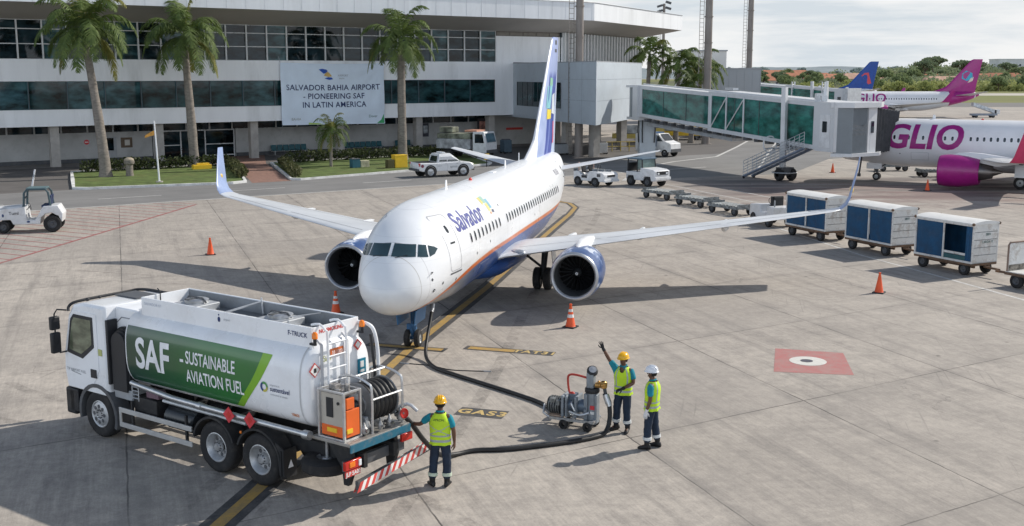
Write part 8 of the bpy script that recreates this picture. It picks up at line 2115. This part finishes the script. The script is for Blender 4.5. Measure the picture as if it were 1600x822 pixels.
    # --- boots
    for s in ('L', 'R'):
        a, to = P['an' + s], P['toe' + s]; f = (to - a); f.z = 0; f.normalize(); sd_ = V((-f.y, f.x, 0)); mb = MB(); rings = []
        gz = J.get('gz' + s, 0)
        for t_, w_, h, z0 in ((-.085, .030, .075, .012), (-.065, .042, .13, .004), (-.01, .046, .15, .0), (.05, .046, .115, .0), (.11, .050, .082, .0), (.165, .046, .066, .003), (.195, .028, .045, .010)):
            c = V((a.x, a.y, gz)) + f * t_
            rings.append([c + sd_ * w_ * cos(q) * (1 if sin(q) > -.3 else 1.05) + V((0, 0, z0 + (h - z0) * (.5 + .5 * sin(q)) ** .8)) for q in [2 * pi * i / 14 for i in range(14)]])
        mb.loft(rings); bt_ = mb.build('boot', BOOT, t, 60)
        mb = MB(); mb.tube([V((a.x, a.y, gz + .09)), V((a.x, a.y, gz + .20))], [.056, .060], 14); mb.build('boot_shaft', BOOT, bt_)
    return t
YH = M('hard_hat_yellow', (.80, .43, .008), .3, var=.04, coat=.3); WH = M('hard_hat_white', (.74, .76, .80), .3, var=.04, coat=.3)
BLKG = M('black_glove', (.016, .017, .020), .7); WHG = M('white_glove', (.62, .63, .65), .8, var=.12)
base = dict(pelvis=(0, 0, .96), chest=(0, .005, 1.30), neck=(0, .012, 1.475), head=(0, -.012, 1.615), shL=(.185, .012, 1.40), shR=(-.185, .012, 1.40),
            hipL=(.095, 0, .91), hipR=(-.095, 0, .91), knL=(.12, -.015, .50), knR=(-.12, -.015, .50), anL=(.135, .02, .095), anR=(-.135, .02, .095), toeL=(.17, -.15, .03), toeR=(-.17, -.15, .03))
# A: back to the camera, left arm out to the truck hose, right arm hanging
JA = dict(base); JA.update(elL=(.40, -.06, 1.20), wrL=(.585, -.20, 1.16), elR=(-.265, .03, 1.12), wrR=(-.262, -.04, .88), handL=((.9, -.45, .0), (0, -.6, -.8), 1.0), handR=((.0, -.12, -1), (.9, -.2, 0), .55),
          knL=(.135, -.01, .50), knR=(-.115, -.03, .50), anL=(.16, .03, .095), anR=(-.12, .0, .095), toeL=(.26, -.12, .03), toeR=(-.14, -.18, .03))
person('worker in yellow hard hat with back to the camera, holding the hose at the truck', (-1.36, 20.42, 0), radians(172), JA, YH, dict(L=BLKG, R=None), BANDL, True, .18, True)
# B: facing the camera, right arm raised in a wave, left hand on the valve
JB = dict(base); JB.update(elR=(-.335, -.02, 1.62), wrR=(-.455, -.06, 1.85), handR=((-.32, -.05, .95), (-.2, -1, 0), .12), spreadR=.28,
          elL=(.25, -.06, 1.14), wrL=(.055, -.27, 1.045), handL=((-.80, -.5, -.25), (-.1, .3, -1), .95),
          knL=(.10, -.05, .50), knR=(-.13, -.02, .50), anL=(.12, -.03, .095), anR=(-.165, .05, .095), toeL=(.13, -.2, .03), toeR=(-.27, -.09, .03), shR=(-.190, .010, 1.435))
person('worker in yellow hard hat waving one raised hand beside the pump cart', (2.44, 23.76, 0), radians(-22), JB, YH, dict(L=BLKG, R=BLKG), BANDW, False, -.30)
# C: side on, watching the other two
JC = dict(base); JC.update(elL=(.262, .03, 1.12), wrL=(.270, -.05, .87), handL=((.02, -.15, -1), (-.9, -.2, 0), .45), elR=(-.255, .0, 1.12), wrR=(-.215, -.13, .90), handR=((.1, -.35, -1), (.9, -.2, 0), .45),
          anL=(.12, -.06, .095), knL=(.11, -.05, .50), anR=(-.13, .10, .095), knR=(-.12, .04, .50), toeL=(.14, -.23, .03), toeR=(-.16, -.06, .03))
person('worker in white hard hat and white gloves standing side-on at the right', (2.93, 22.62, 0), radians(-112), JC, WH, dict(L=WHG, R=WHG), BANDW, False, -.15)
